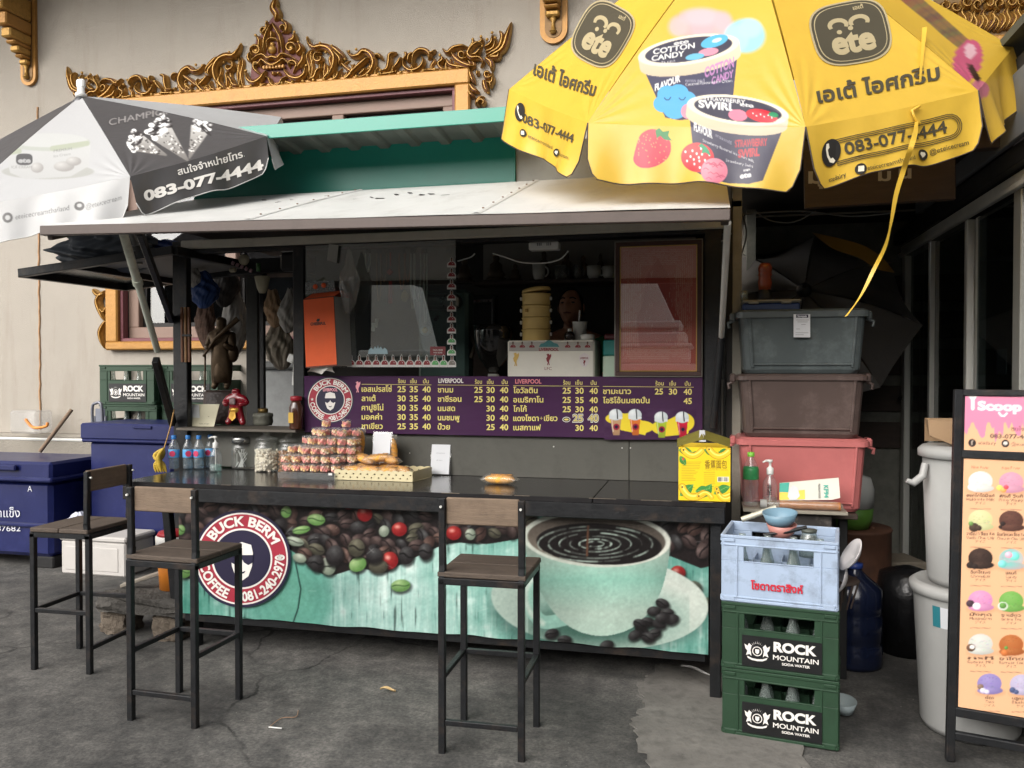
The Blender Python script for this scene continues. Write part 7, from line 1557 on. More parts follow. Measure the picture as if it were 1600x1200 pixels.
# tiffin carrier
p = aY(838,530, YX+.12); t = thing('tiffin_carrier', 'four-tier yellow tiffin carrier with a loose lid on the white oven', 'tiffin', (p.x, p.y, OT)); TF = mat('tiffin_yellow', S(222,192,122),.32, var=.05, coat=.2); hh = (aY(838,458, YX+.12).z-OT)/4.05; r = mpp(838,500, YX+.12)*22.5
for k in range(4):
    m = MB(); z = OT+.001+k*hh; m.lathe([(0,0),(r*.95,0),(r*.97,.004),(r*.97, hh*.82),(r*1.02, hh*.86),(r*1.02, hh*.96),(r*.9, hh*.98)],(p.x, p.y, z),28); c = m.build('tier', TF, t)
    for s in (-1,1): m = MB(); m.box((p.x+s*r*1.05, p.y-.01, z+hh*.55),(.012,.02, hh*.3), bev=.003); m.build('clip', CAPW, c)
    if k == 2: m = MB(); m.box((p.x-r*.5, p.y-r*.86, z+hh*.5),(.022,.006,.018), RZ(-.5),.002); m.build('label_plate', mat('tiffin_label', S(176,140,66),.4, var=.05), c)
m = MB(); m.lathe([(0,.022),(r*.6,.02),(r*.96,.012),(r*1.02,.0),(r*1.0,-.006),(0,-.002)],(0,0,0),28); m.v = [tuple(Vector((p.x, p.y, OT+4*hh+.016)) + RY(-.13).to_3x3() @ Vector(v)) for v in m.v]; m.build('lid', TF, t)
# cups on the oven
p = aY(906,531, YX+.1); t = thing('mug_with_spoon', 'white mug with a spoon on top of the white oven', 'mug', (p.x, p.y, OT)); m = MB(); m.lathe([(0,0),(.034,0),(.042,.1),(.046,.105),(.04,.1),(.03,.01)],(p.x, p.y, OT+.001),20); m.build('cup', mat('mug_white', S(190,190,184),.35, var=.05), t); m = MB(); m.tube([(p.x-.01, p.y, OT+.03),(p.x+.0, p.y, OT+.17)],.005,8); m.build('spoon', CAPW, t)
p = aY(918,531, YX+.04); tag(MB().lathe([(0,0),(.04,0),(.04,.028),(.03,.032),(0,.03)],(p.x, p.y, OT+.001),18).build('white_dish', MATS['mug_white']), 'low white round dish beside the spoon mug on the oven', 'dish')
p = aY(890,531, YX+.05); t = thing('sauce_bottle', 'squat dark bottle with a white cap on the oven', 'bottle', (p.x, p.y, OT)); m = MB(); m.lathe([(0,0),(.028,0),(.03,.03),(.022,.045),(.01,.05)],(p.x, p.y, OT+.001),16); m.build('body', mat('dark_sauce', S(34,28,26),.15, var=.1), t); m = MB(); m.lathe([(.011,.05),(.012,.064),(0,.066)],(p.x, p.y, OT+.001),12); m.build('cap', CAPW, t)
a, b = aY(939,588, YX), aY(960,556, YX); m = MB(); m.box(((a.x+b.x)/2+.01, YX+.1,(BT+b.z)/2),(b.x-a.x, .2, b.z-BT), bev=.006); tag(m.build('pale_green_box', mat('pale_green', S(176,196,176),.5, var=.05)), 'pale green box beside the framed picture, under a teal tin', 'box')
t = thing('teal_tin', 'teal tin with a maroon lid on the pale green box', 'tin', ((a.x+b.x)/2, YX+.1, b.z)); z2 = aY(948,531, YX).z; m = MB(); m.box(((a.x+b.x)/2+.012, YX+.09,(b.z+z2)/2+.001),(b.x-a.x+.01,.12, z2-b.z), bev=.008); m.build('body', mat('teal_tin_paint', S(40,128,122),.4, var=.06), t); m = MB(); m.box(((a.x+b.x)/2+.012, YX+.09, z2+.018),(b.x-a.x, .11,.032), bev=.008); m.build('lid', mat('maroon_lid', S(84,30,36),.4, var=.06), t)
# framed red picture
YP_ = YF-.045; fx0, fx1, fz0, fz1 = aY(960,480, YP_).x, aY(1098,480, YP_).x, aY(1030,589, YP_).z, aY(1030,375, YP_).z
pc = thing('framed_picture', 'framed red picture of rectangular script lines behind glass', 'picture', ((fx0+fx1)/2, YP_, fz0)); FRB = mat('frame_brown', S(62,40,36),.4, var=.15)
def frame(x0, x1, z0, z1, w, y0, y1, mt, name):
    m = MB()
    for c, s in ((((x0+x1)/2, z1-w/2),(x1-x0, w)),(((x0+x1)/2, z0+w/2),(x1-x0, w))): m.box((c[0],(y0+y1)/2, c[1]),(s[0], abs(y1-y0), s[1]), bev=.002)
    for x in (x0+w/2, x1-w/2): m.box((x, (y0+y1)/2,(z0+z1)/2),(w, abs(y1-y0)*.98, z1-z0-2*w), bev=.002)
    return m.build(name, mt, pc)
frame(fx0, fx1, fz0, fz1,.006, YP_-.001, YP_+.02, mat('frame_silver', S(150,146,138),.35,.4, var=.1), 'outer_edge'); frame(fx0+.006, fx1-.006, fz0+.006, fz1-.006,.022, YP_-.008, YP_+.02, FRB, 'frame'); frame(fx0+.028, fx1-.028, fz0+.028, fz1-.028,.006, YP_-.004, YP_+.018, AMG, 'gold_slip')
CP = Canvas(955,365,1105,600,(190,98,86),3.0); CP.a += CP.noise(40,60,4, seed=3)[..., None]; rr = random.Random(12)
for k in range(9):
    x0, x1, y0, y1 = 975+3.2*k, 1082-3.0*k, 391+2.8*k, 560-2.9*k
    for (xa, ya, xb, yb) in ((x0, y0, x1, y0-1),(x1, y0-1, x1-3, y1),(x0, y0, x0-1, y1),(x0-1, y1, x1-3, y1)):
        L = math.hypot(xb-xa, yb-ya); n = int(L/3.2)
        for i in range(n):
            if rr.random() < .16: continue
            t0, t1 = i/n, (i+.75)/n; j = rr.uniform(-.35,.35); CP.line([(xa+(xb-xa)*t0+j, ya+(yb-ya)*t0+j),(xa+(xb-xa)*t1-j, ya+(yb-ya)*t1-j)],1.15,(206,168,148),.75)
sil = [(1028,404),(1045,430),(1050,470),(1062,500),(1058,540),(1000,542),(994,500),(1006,470),(1010,430)]; CP.poly(sil, (176,72,64), op=.9)
for k in range(60): x, y = rr.choice((rr.uniform(1000,1020), rr.uniform(1040,1060))), rr.uniform(420,535); CP.line([(x, y),(x+rr.uniform(-1.5,1.5), y+rr.uniform(2,6))],1.2,(206,168,148),.6)
CP.line([(985,568),(1075,569)],1.6,(206,168,148),.5)
P = np.array([[(x, YP_+.006, z) for x in np.linspace(fx0+.03, fx1-.03,170)] for z in np.linspace(fz0+.03, fz1-.03,250)]); o = fast_grid('print', P, mat('red_print', (1,1,1,1),.6, var=0, attr='print'), pc); paint_mesh(o, CP)
m = MB(); m.box(((fx0+fx1)/2, YP_-.001,(fz0+fz1)/2),(fx1-fx0-.062,.003, fz1-fz0-.062)); m.build('glass', thin_glass('picture_glass', (1,1,1,1),.0,4.5), pc)
# shelf ornaments
DK = mat('dark_idol', S(92,80,68),.35,.4, var=.3); MUG = MATS['mug_white']; SY = YSH+.06
def idol(px, h, label, mt, w=.05):
    p = aY(px, 437, SY); t = thing('shelf_idol', label, 'statuette', (p.x, SY, sz)); m = MB(); m.lathe([(0,0),(w, 0),(w, h*.12),(w*.7, h*.16),(w*.95, h*.25),(w*.6, h*.4),(w*.62, h*.6),(w*.25, h*.7),(w*.36, h*.8),(w*.3, h*.9),(w*.08, h*.97),(0, h)],(p.x, SY, sz+.001),14, squash=.7); m.build('figure', mt, t); m = MB(); m.box((p.x, SY, sz+.006),(w*2.4, w*1.7,.012), bev=.002); m.build('stand', DARKW, t)
for px, h, lb, mt, w in ((726,.17, 'dark seated idol at the glass panel end of the high shelf', DK, .06),(775,.19, 'round-backed black idol on the high shelf above the bowl', DK, .07),(805,.12, 'low dark idol between black idol and brown mug on the shelf', DK, .045),(850,.2, 'tall dark idol standing behind the brown-striped white cup', DK, .05),(885,.19, 'dark idol on the high shelf beside the clear tumblers', DK, .05),(911,.16, 'pale brown seated idol on the high shelf', mat('brown_idol', S(84,66,50),.5, var=.3),.05),(938,.17, 'slim pointed dark idol at the framed picture end of the shelf', DK, .035)): idol(px, h, lb, mt, w)
def mug(px, h, r, label, mt=MUG, Y=None):
    Y = Y or SY-.09; p = aY(px, 437, Y); t = thing('shelf_mug', label, 'mug', (p.x, Y, sz)); m = MB(); m.lathe([(0,0),(r*.7,0),(r*.95, h*.3),(r, h),(r*.92, h),(r*.85, h*.3),(0, h*.15)],(p.x, Y, sz+.001),18); m.build('cup', mt, t); m = MB(); m.tube([(p.x+r*(.9+.55*math.sin(a)), Y, sz+h*(.5-.3*math.cos(a))) for a in np.linspace(0, math.pi, 8)],.006,6); m.build('handle', mt, t)
mug(842,.1,.042, 'white tapered cup on the high shelf over the tiffin carrier'); mug(928,.075,.046, 'round white bowl-shaped mug on the high shelf'); mug(951,.07,.042, 'white mug with dark marks closest to the framed picture'); 
for px, lb in ((872, 'clear tumbler on the high shelf next to the white cup'),(880, 'clear tumbler on the high shelf close to the dark idol'),(903, 'clear tumbler on the high shelf before the pale brown idol')): mug(px, .085,.026, lb, mat('shelf_glass', S(120,122,118),.1, var=.1, alpha=.5))
# small black framed mirror and dark statue behind the bowl
Yk = 5.3; a, b = aY(729,512, Yk), aY(772,464, Yk); t = thing('small_mirror', 'small mirror in an ornate black frame behind the bowl', 'mirror', ((a.x+b.x)/2, Yk, a.z)); m = MB()
for c, s in ((((a.x+b.x)/2, b.z),(b.x-a.x+.05,.03)),(((a.x+b.x)/2, a.z),(b.x-a.x+.05,.03)),((a.x, (a.z+b.z)/2),(.03, b.z-a.z)),((b.x, (a.z+b.z)/2),(.03, b.z-a.z))): m.box((c[0], Yk, c[1]),(s[0],.03, s[1]), bev=.008)
m.build('frame', BLK, t); m = MB(); m.box(((a.x+b.x)/2, Yk+.012,(a.z+b.z)/2),(b.x-a.x, .006, b.z-a.z)); m.build('mirror_glass', mat('mirror', S(170,166,172),.05,.9, var=0), t); m = MB(); m.box(((a.x+b.x)/2, Yk+.09,(BT-.6+b.z)/2-.0),(b.x-a.x, .02, b.z-BT+.6)); m.build('easel', DARKW, t)
p = aY(722,585,4.9); t = thing('dark_statue', 'tall dark statue silhouetted between glass panel and bowl', 'statue', (p.x, 4.9, BT)); hh = aY(722,478,4.9).z-BT; m = MB(); m.lathe([(0,0),(.07,0),(.07, hh*.06),(.05, hh*.1),(.055, hh*.3),(.04, hh*.5),(.062, hh*.68),(.05, hh*.78),(.02, hh*.82),(.032, hh*.9),(.02, hh*.97),(0, hh)],(p.x+.02,4.9, BT+.001),16, squash=.6); m.build('figure', DK, t); m = MB(); m.tube([(p.x+.05,4.87, BT+hh*.72),(p.x+.1,4.84, BT+hh*.5),(p.x+.08,4.82, BT+hh*.35)],.014,8); m.build('arm', DK, t)
# lamps and wiring
def batten(px0, px1, py0, py1, label, Y):
    a, b = aY(px0, py1, Y), aY(px1, py0, Y); t = thing('lamp_housing', label, 'lamp', ((a.x+b.x)/2, Y, a.z)); m = MB(); m.box(((a.x+b.x)/2, Y+.03,(a.z+b.z)/2),(b.x-a.x, .07, b.z-a.z), bev=.006); m.build('housing', CAPW, t)
    for k in range(3): m = MB(); m.box((a.x+(b.x-a.x)*(.3+.06*k), Y-.006,(a.z+b.z)/2+.008),(.004,.003,.016)); m.build('vent', BLK, t)
    for k in range(3): m = MB(); m.box((a.x+(b.x-a.x)*(.62+.06*k), Y-.006,(a.z+b.z)/2+.008),(.004,.003,.016)); m.build('vent', BLK, t)
batten(826,873,377,391, 'white plastic lamp housing under the head beam above the tiffin carrier', YF+.1); batten(433,470,382,392, 'white plastic lamp housing under the head beam above hanging bags', YF+.1)
def wire(pts, label, mt=None, r=.004, Y=YF+.12):
    m = MB(); m.tube([aY(*q, Y) for q in crom(pts, 7)], r, 6); tag(m.build('cable', mt or CAPW), label, 'cable')
wire([(770,396),(790,402),(815,410),(850,411),(875,405),(888,392)], 'white cable sagging below the lamp housing over the tiffin carrier'); wire([(715,408),(735,402),(742,396)], 'short white cable between glass panel and high shelf'); wire([(294,400),(320,388),(345,381),(365,388),(395,391),(433,384)], 'white cable looping to the lamp housing above the hanging bags'); wire([(472,428),(462,440),(462,455),(471,467)], 'white cable curling behind the orange tissue box', Y=YF+.06)
# hanging clutter in the left bay
BRN = mat('brown_paper', S(158,130,102),.8, var=.2, bump=.3, bscale=16); GRB = mat('grey_sack', S(158,155,150),.7, var=.2, bump=.4, bscale=14); BLB = mat('blue_sack', S(34,66,124),.5, var=.2, bump=.4, bscale=14); TANB = mat('tan_sack', S(172,162,146),.8, var=.2, bump=.4, bscale=18)
for nm, lb, px, pyb, w, h, d, mt, Y, sd, nk in (('paper_bag', 'brown paper bag hanging in the stall beside the scabby post', 428,512,.15,.26,.12, BRN, 5.15,1,.45),('sack', 'large tan sack hanging under the brown paper bag', 438,578,.24,.36,.2, TANB, 5.3,2,.3),('grey_bag', 'grey plastic bag hanging beside the brown paper bag', 452,520,.16,.3,.14, GRB, 5.1,4,.2),('blue_bag', 'dark blue plastic bag hanging under the open side flap', 318,482,.2,.25,.16, BLB, 4.95,6,.4),('pale_bag', 'pale clear bag bundled above the dark blue bag', 302,450,.12,.16,.1, GRB, 4.9,8,.4),('floral_cloth', 'patterned cloth hanging behind the bronze statue', 322,545,.16,.4,.1, mat('floral', S(116,92,80),.85, var=.6, vscale=40),5.3,9,.5),('grey_sheet', 'grey plastic sheet hanging behind the staff of the bronze statue', 365,560,.24,.5,.14, GRB, 5.5,11,.4),('dark_bag', 'dark bag hanging high behind the bronze statue', 350,480,.22,.36,.2, mat('dark_sack', S(52,48,46),.7, var=.3, bump=.4, bscale=14),5.4,12,.4)):
    p = aY(px, pyb, Y); bag(nm, lb, (p.x, Y, p.z), w, h, d, mt, sd, nk=nk)
m = MB(); a, b = aY(295,420,5.2), aY(475,405,5.2); m.tube([a+Vector((0,0,.1)), b+Vector((0,0,.1))],.015,8); part(m, 'hanging_rail', BLACK)
a, b = aY(404,664,5.75), aY(474,566,5.75); t = thing('silver_cool_box', 'silver cool box behind the stall under the hanging sacks', 'cool box', ((a.x+b.x)/2,5.95,0)); SB = mat('silver_box', S(150,152,152),.4,.3, var=.15, dirt=.3); m = MB(); m.box(((a.x+b.x)/2,5.95,(b.z-.05)/2),(b.x-a.x, .38, b.z-.05), bev=.02); m.build('body', SB, t); m = MB(); m.box(((a.x+b.x)/2,5.94, b.z-.02),(b.x-a.x+.05,.42,.06), bev=.015); m.build('lid', SB, t)
t = thing('overhead_caddy', 'black hanging caddy of odds and ends under the stall roof', 'caddy', tuple(aY(410,428,4.75))); a, b = aY(357,428,4.75), aY(470,394,4.75); m = MB(); m.box(((a.x+b.x)/2,4.85, a.z),(b.x-a.x, .22,.012), bev=.003); m.box(((a.x+b.x)/2,4.95,(a.z+b.z)/2),(b.x-a.x, .012, b.z-a.z), bev=.003); m.box((b.x-.06,4.8,(a.z+b.z)/2),(.13,.2, b.z-a.z), bev=.02); m.build('tray', BLK, t)
m = MB(); m.lathe([(0,0),(.036,0),(.036,.01),(0,.011)],(0,0,0),20); p = aY(382,406,4.74); m.v = [tuple(Vector(p)+RX(math.pi/2).to_3x3() @ Vector(v)) for v in m.v]; m.build('dial', mat('cream_dial', S(158,150,128),.5, var=.1), t); m = MB(); m.box(aY(364,422,4.74),(.05,.03,.03), bev=.01); m.build('knob', MATS['cream_dial'], t)
for k in range(5): m = MB(); m.box(aY(364+7*k, 411+3*k, 4.73),(.02,.012,.024), RY(.5),.002); m.build('charm', mat('pink_charm', S(150,120,126),.3,.3, var=.3, vscale=60), t)
m = MB(); m.lathe([(0,0),(.014,0),(.014,.05),(0,.05)],(0,0,0),12); p = aY(404,424,4.74); m.v = [tuple(Vector(p)+Vector(v)) for v in m.v]; m.build('vial', mat('green_vial', S(70,110,66),.3, var=.3), t)
t = thing('wall_lamp', 'cream plastic lamp hanging under the black caddy', 'lamp', tuple(aY(410,456,4.75))); p = aY(410,458,4.75); m = MB(); m.lathe([(0,0),(.02,.0),(.035,.03),(.052,.105),(.05,.107)], tuple(p),16, squash=.8); m.build('shade', mat('cream_lamp', S(166,160,136),.5, var=.08), t); m = MB(); m.tube([p+Vector((0,0,.1)), p+Vector((0,.05,.13))],.012,8); m.build('arm', BLK, t)
t = thing('wind_chime', 'brown wooden chime bars hanging on the stall post', 'chime', tuple(aY(292,565, YF-.05)))
for k in range(3): m = MB(); a, b = aY(285+5.5*k, 566, YF-.05), aY(284+5.5*k, 480, YF-.05); m.beam(a, b, .016,.014); m.build('bar', mat('chime_wood_%d' % (k % 2), S(112,72,48) if k % 2 == 0 else S(140,104,66),.6, var=.2), t)
m = MB(); m.box(aY(292,524, YF-.06),(.06,.012,.012)); m.build('clip', BLK, t)
m = MB(); a = aY(462,600, YF+.03); m.beam(aY(460,602, YF+.03), aY(464,540, YF+.03),.02,.03); m.box(aY(455,560, YF+.03),(.04,.02,.05), RY(.4),.004); tag(m.build('white_bracket', CAPW), 'white plastic bracket beside the orange tissue box', 'bracket')
# bundle on the side flap
p = aY(185,400,4.7); bag('tarp_bundle', 'dark grey tarpaulin bundle lying on the raised side flap', (p.x, 4.65,2.13),.8,.26,.5, mat('dark_tarp', S(66,72,80),.6, var=.2, bump=.5, bscale=10),15, nk=.7); p = aY(262,396,4.8); bag('blue_tarp', 'blue tarpaulin bundle lying on the side flap by the post', (p.x-.05,4.8,2.2),.34,.15,.3, mat('blue_tarp_film', S(34,56,112),.5, var=.2, bump=.5, bscale=10),16, nk=.7)
# ================================================================ THE VENDOR
SKIN = mat('skin_tan', S(176,128,102),.5, var=.08); SHIRT = mat('green_shirt', S(40,120,70),.8, var=.1); HAIR = mat('dark_hair', S(24,20,18),.5, var=.2); TROU = mat('dark_trousers', S(36,36,42),.8, var=.1)
YV_ = 5.02; hc = aY(893,482, YV_); ps = thing('person', 'man in a green shirt standing inside the stall, head bowed behind the tiffin carrier', 'person', (hc.x, YV_, .32)); fz_ = .32; K = (hc.z-fz_)/1.60
V = lambda dx, dy, dz: (hc.x+dx*K, YV_+dy*K, fz_+dz*K)
bv = [V(0,.06,.95), V(0,.06,1.1), V(0,.05,1.28), V(0,.05,1.40), V(0,.03,1.47), V(0,.0,1.55), V(-.1,.06,.9), V(-.11,.05,.5), V(-.11,.07,.09), V(-.11,-.08,.04), V(.1,.06,.9), V(.11,.05,.5), V(.11,.07,.09), V(.11,-.08,.04), V(-.2,.05,1.37), V(-.25,.0,1.12), V(-.14,-.2,1.08), V(-.1,-.27,1.07), V(.2,.05,1.37), V(.25,.0,1.12), V(.14,-.2,1.08), V(.1,-.27,1.07)]
be = [(0,1),(1,2),(2,3),(3,4),(4,5),(0,6),(6,7),(7,8),(8,9),(0,10),(10,11),(11,12),(12,13),(3,14),(14,15),(15,16),(16,17),(3,18),(18,19),(19,20),(20,21)]
br = [.145,.135,.15,.1,.055,.06,.095,.062,.045,.04,.095,.062,.045,.04,.065,.046,.034,.03,.065,.046,.034,.03]
body = skin_body('body', bv, be, [r_*K for r_ in br], SKIN, ps)
flesh = MB()
for sx in (-1,1):
    hx, hy, hz = sx*.095,-.285,1.07
    for k in range(4): x = hx-.03+.02*k; flesh.tube([V(x, hy+.02, hz), V(x, hy-.05, hz+.004), V(x, hy-.075, hz-.012), V(x, hy-.085, hz-.03)],[.0095,.009,.0085,.007],8)
    flesh.tube([V(hx-sx*.03, hy+.04, hz), V(hx-sx*.055, hy-.01, hz-.01), V(hx-sx*.05, hy-.04, hz-.02)],[.011,.01,.008],8)
# head: shaped sphere with brow, nose, jaw; bowed forward
Hm = Matrix.Translation(Vector(V(0,-.015,1.60))) @ RZ(-.12) @ RX(-.22)
def headpt(a, e, k=1.0):
    x = math.cos(e)*math.sin(a)*.076; y = -math.cos(e)*math.cos(a)*.095; z = math.sin(e)*.118; f = max(0, math.cos(a))*math.cos(e)
    if z < -.03: x *= 1-(-.03-z)*3.2; y *= 1-(-.03-z)*.8
    if f > 0:
        y -= .026*math.exp(-((x/.013)**2+((z+.012)/.022)**2)) + .012*math.exp(-((x/.01)**2+((z-.018)/.02)**2)); y += .012*math.exp(-(((abs(x)-.032)/.016)**2+((z-.016)/.011)**2)); y -= .007*math.exp(-((abs(x)/.05)**2*.4+((z-.036)/.01)**2)); y -= .008*math.exp(-((x/.024)**2+((z+.052)/.008)**2)); y -= .012*math.exp(-((x/.03)**2+((z+.098)/.018)**2))
    return Vector((x*k, y*k, z*k))*1.0*K
flesh.grid(lambda u, v: Hm @ headpt(2*math.pi*u, -math.pi/2+math.pi*v),56,44)
for s in (-1,1): flesh.ball(Hm @ (Vector((s*.08,.005,.0))*K),.03*K, 10,8, sc=(.35,.7,1))
bpy.context.view_layer.update(); dg = bpy.context.evaluated_depsgraph_get(); bm_ = bpy.data.meshes.new_from_object(body.evaluated_get(dg))
flesh.add([WM[ps.name] @ v.co for v in bm_.vertices],[tuple(p.vertices) for p in bm_.polygons],0, True)
bpy.data.objects.remove(body); body = flesh.build('body', SKIN, ps); rm = body.modifiers.new('remesh', 'REMESH'); rm.mode = 'VOXEL'; rm.voxel_size = .0055; rm.use_smooth_shade = True
m = MB(); m.grid(lambda u, v: Hm @ (headpt(math.pi+(u-.5)*(3.5+1.6*v),-.35+1.93*v)*1.07),30,20); m.build('hair', HAIR, ps)
for s in (-1,1):
    m = MB(); m.ball(Hm @ (Vector((s*.032,-.079,.014))*K),.012*K, 10,6, sc=(1.2,.5,.5)); m.build('eye', mat('eye_dark', S(60,48,44),.3, var=.1), ps); m = MB(); m.tube([Hm @ (Vector((s*.014,-.096,.036))*K), Hm @ (Vector((s*.034,-.093,.042))*K), Hm @ (Vector((s*.052,-.08,.036))*K)],.004,6); m.build('eyebrow', HAIR, ps)
m = MB(); m.tube([Hm @ (Vector((x, -.09+abs(x)*.5,-.052))*K) for x in (-.024,-.01,0,.01,.024)],[.003,.005,.0055,.005,.003],8); m.build('mouth', mat('lips', S(120,70,62),.5, var=.1), ps)
m = MB(); m.lathe([(.155,.92),(.165,1.0),(.16,1.15),(.175,1.3),(.15,1.38),(.085,1.43),(.07,1.445)],(0,0,0),22, squash=.72); m.v = [V(a, b+.055, c) for a, b, c in m.v]
for s in (-1,1): m.tube([V(s*.1,.05,1.38), V(s*.2,.05,1.36), V(s*.235,.02,1.2)],[.07*K, .08*K, .068*K],14)
m.build('shirt', SHIRT, ps)
m = MB(); m.lathe([(.15,.96),(.16,.9),(.14,.84)],(0,0,0),20, squash=.75); m.v = [V(a, b+.06, c) for a, b, c in m.v]
for s in (-1,1): m.tube([V(s*.09,.06,.9), V(s*.11,.05,.5), V(s*.11,.07,.1)],[.11*K, .085*K, .07*K],14)
m.build('trousers', TROU, ps)
# ================================================================ RIGHT OF THE STALL: PASSAGE AND SHOP
SXX = 1.42
m = MB(); m.box((.95,6.9,1.6),(2.0,.1,3.2)); m.box((.28,6.4,1.3),(.06,1.0,2.6)); m.box((1.9,6.3,1.6),(.9,.1,3.2)); back = m
pas = thing('passage_shed', 'dark roofed passage between the coffee stall and the glazed shop', 'shed', (.85,6,0))
m.build('back_wall', mat('passage_wall', S(124,124,116),.9, var=.3, dirt=.4), pas)
m = MB(); m.box((1.1,5.6,2.66),(2.2,2.6,.05)); m.build('roof', DARK, pas)
m = MB(); m.beam((.2,4.35,2.58),(1.7,4.35,2.60),.07,.1); m.build('lintel', DARKW, pas)
for k in range(5): m = MB(); m.beam((.3,6.83,1.0+.28*k),(1.45,6.83,1.0+.28*k),.02,.2); m.build('plank', DARKW, pas)
m = MB(); a, b = aY(1256,318,4.3), aY(1492,250,4.3); m.box(((a.x+b.x)/2,4.3,(a.z+b.z)/2+.03),(b.x-a.x, .04,.28), RY(-.02),.006); sg = m.build('wooden_sign', mat('sign_wood', S(58,45,36),.6, var=.35, vscale=6, stretch=(1,1,7), bump=.2)); tag(sg, 'dark wooden signboard with pale Thai letters hidden behind the yellow parasol', 'sign')
for s, x0, x1, y, c in (('มุ', 1263,1287,286,22),('ม', 1372,1392,282,18),('น', 1404,1424,278,18)): line_of(s, x0, x1, y, c, .03, mat('sign_pale', S(150,146,136),.6, var=.1), Y=4.277, par=sg)
shop = thing('glazed_shop', 'shopfront of aluminium sliding doors with dark glass beside the passage', 'shop', (SXX, 5,0))
zt = 2.44; ya, yb = aX(1408,400, SXX).y, 2.2
m = MB(); m.box((SXX+.03,(ya+yb)/2, zt-.03),(.07, ya-yb, .05), bev=.006); m.box((SXX-.012,(ya+yb)/2, zt-.075),(.03, ya-yb, .03), bev=.004); m.build('head_rail', ALU, shop)
for px, w, mt in ((1411,.1, ALU),(1451,.045, ALU),(1508,.05, ALU),(1516,.05, ALU),(1588,.1, mat('pale_aluminium', S(170,170,164),.4,.5, var=.08))):
    y = aX(px, 560, SXX).y; m = MB(); m.box((SXX+(.02 if px != 1516 else .05), y, zt/2-.04),(.045, w, zt-.1), bev=.004); m.build('jamb', mt, shop)
for p0, p1 in ((1420,1449),(1453,1506),(1518,1582),(1592,1750)):
    y0_, y1_ = aX(p0,560, SXX).y, (aX(p1,560, SXX).y if p1 < 1700 else yb); m = MB(); m.box((SXX+.03,(y0_+y1_)/2, zt/2-.04),(.006, abs(y0_-y1_), zt-.12)); m.build('pane', thin_glass('shop_glass', (.5,.54,.54,1),.01,2.0), shop)
m = MB(); m.box((SXX+.03,(ya+yb)/2,.03),(.07, ya-yb, .06), bev=.006); m.build('sill', ALU, shop)
m = MB(); m.box((SXX+1.5,(ya+yb)/2,1.3),(.05, ya-yb+1,2.8)); m.build('room_back', DARK, shop); m = MB(); m.box((SXX+.8,(ya+yb)/2,-.0+.012),(1.5, ya-yb+1,.02)); m.build('room_floor', DARKW, shop)
m = MB(); m.box((SXX+.8,(ya+yb)/2,2.55),(1.6, ya-yb+1.2,.03)); m.build('room_ceiling', DARK, shop)
m = MB(); m.box((SXX+.35,4.55,.9),(.35,.9,1.7), bev=.01); m.build('cabinet', mat('shop_cabinet', S(84,88,86),.6, var=.2), shop)
m = MB(); q = aX(1565,565, SXX+.06); m.box((SXX+.06, q.y, q.z),(.003,.14,.13)); m.build('notice', mat('notice_pale', S(112,116,118),.7, var=.2, vscale=40), shop)
m = MB(); m.box((SXX-.08,(4.9+2.0)/2+.3,2.68),(.03,4.4,.3), RX(0),.004); m.build('eave_board', mat('slate_board', S(100,103,106),.7, var=.12), shop)
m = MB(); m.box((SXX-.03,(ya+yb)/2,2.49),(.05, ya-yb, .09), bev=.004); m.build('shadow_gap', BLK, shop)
m = MB(); m.prism([(SXX-.12,3.3,2.98),(SXX+2.2,3.3,3.6),(SXX+2.2,5.6,3.6),(SXX-.12,5.6,2.98)],(0,0,.04)); m.build('roof', mat('shop_roof', S(74,78,72),.7, var=.2), shop)
m = MB(); m.box((SXX+.6,4.6,2.9),(1.3,1.9,.06)); m.build('soffit', DARK, shop)
y = aX(1411,560, SXX).y; m = MB(); m.ball((SXX-.02, y, aX(1411,622, SXX).z),.016,10,6); m.build('door_lock', BLK, shop)
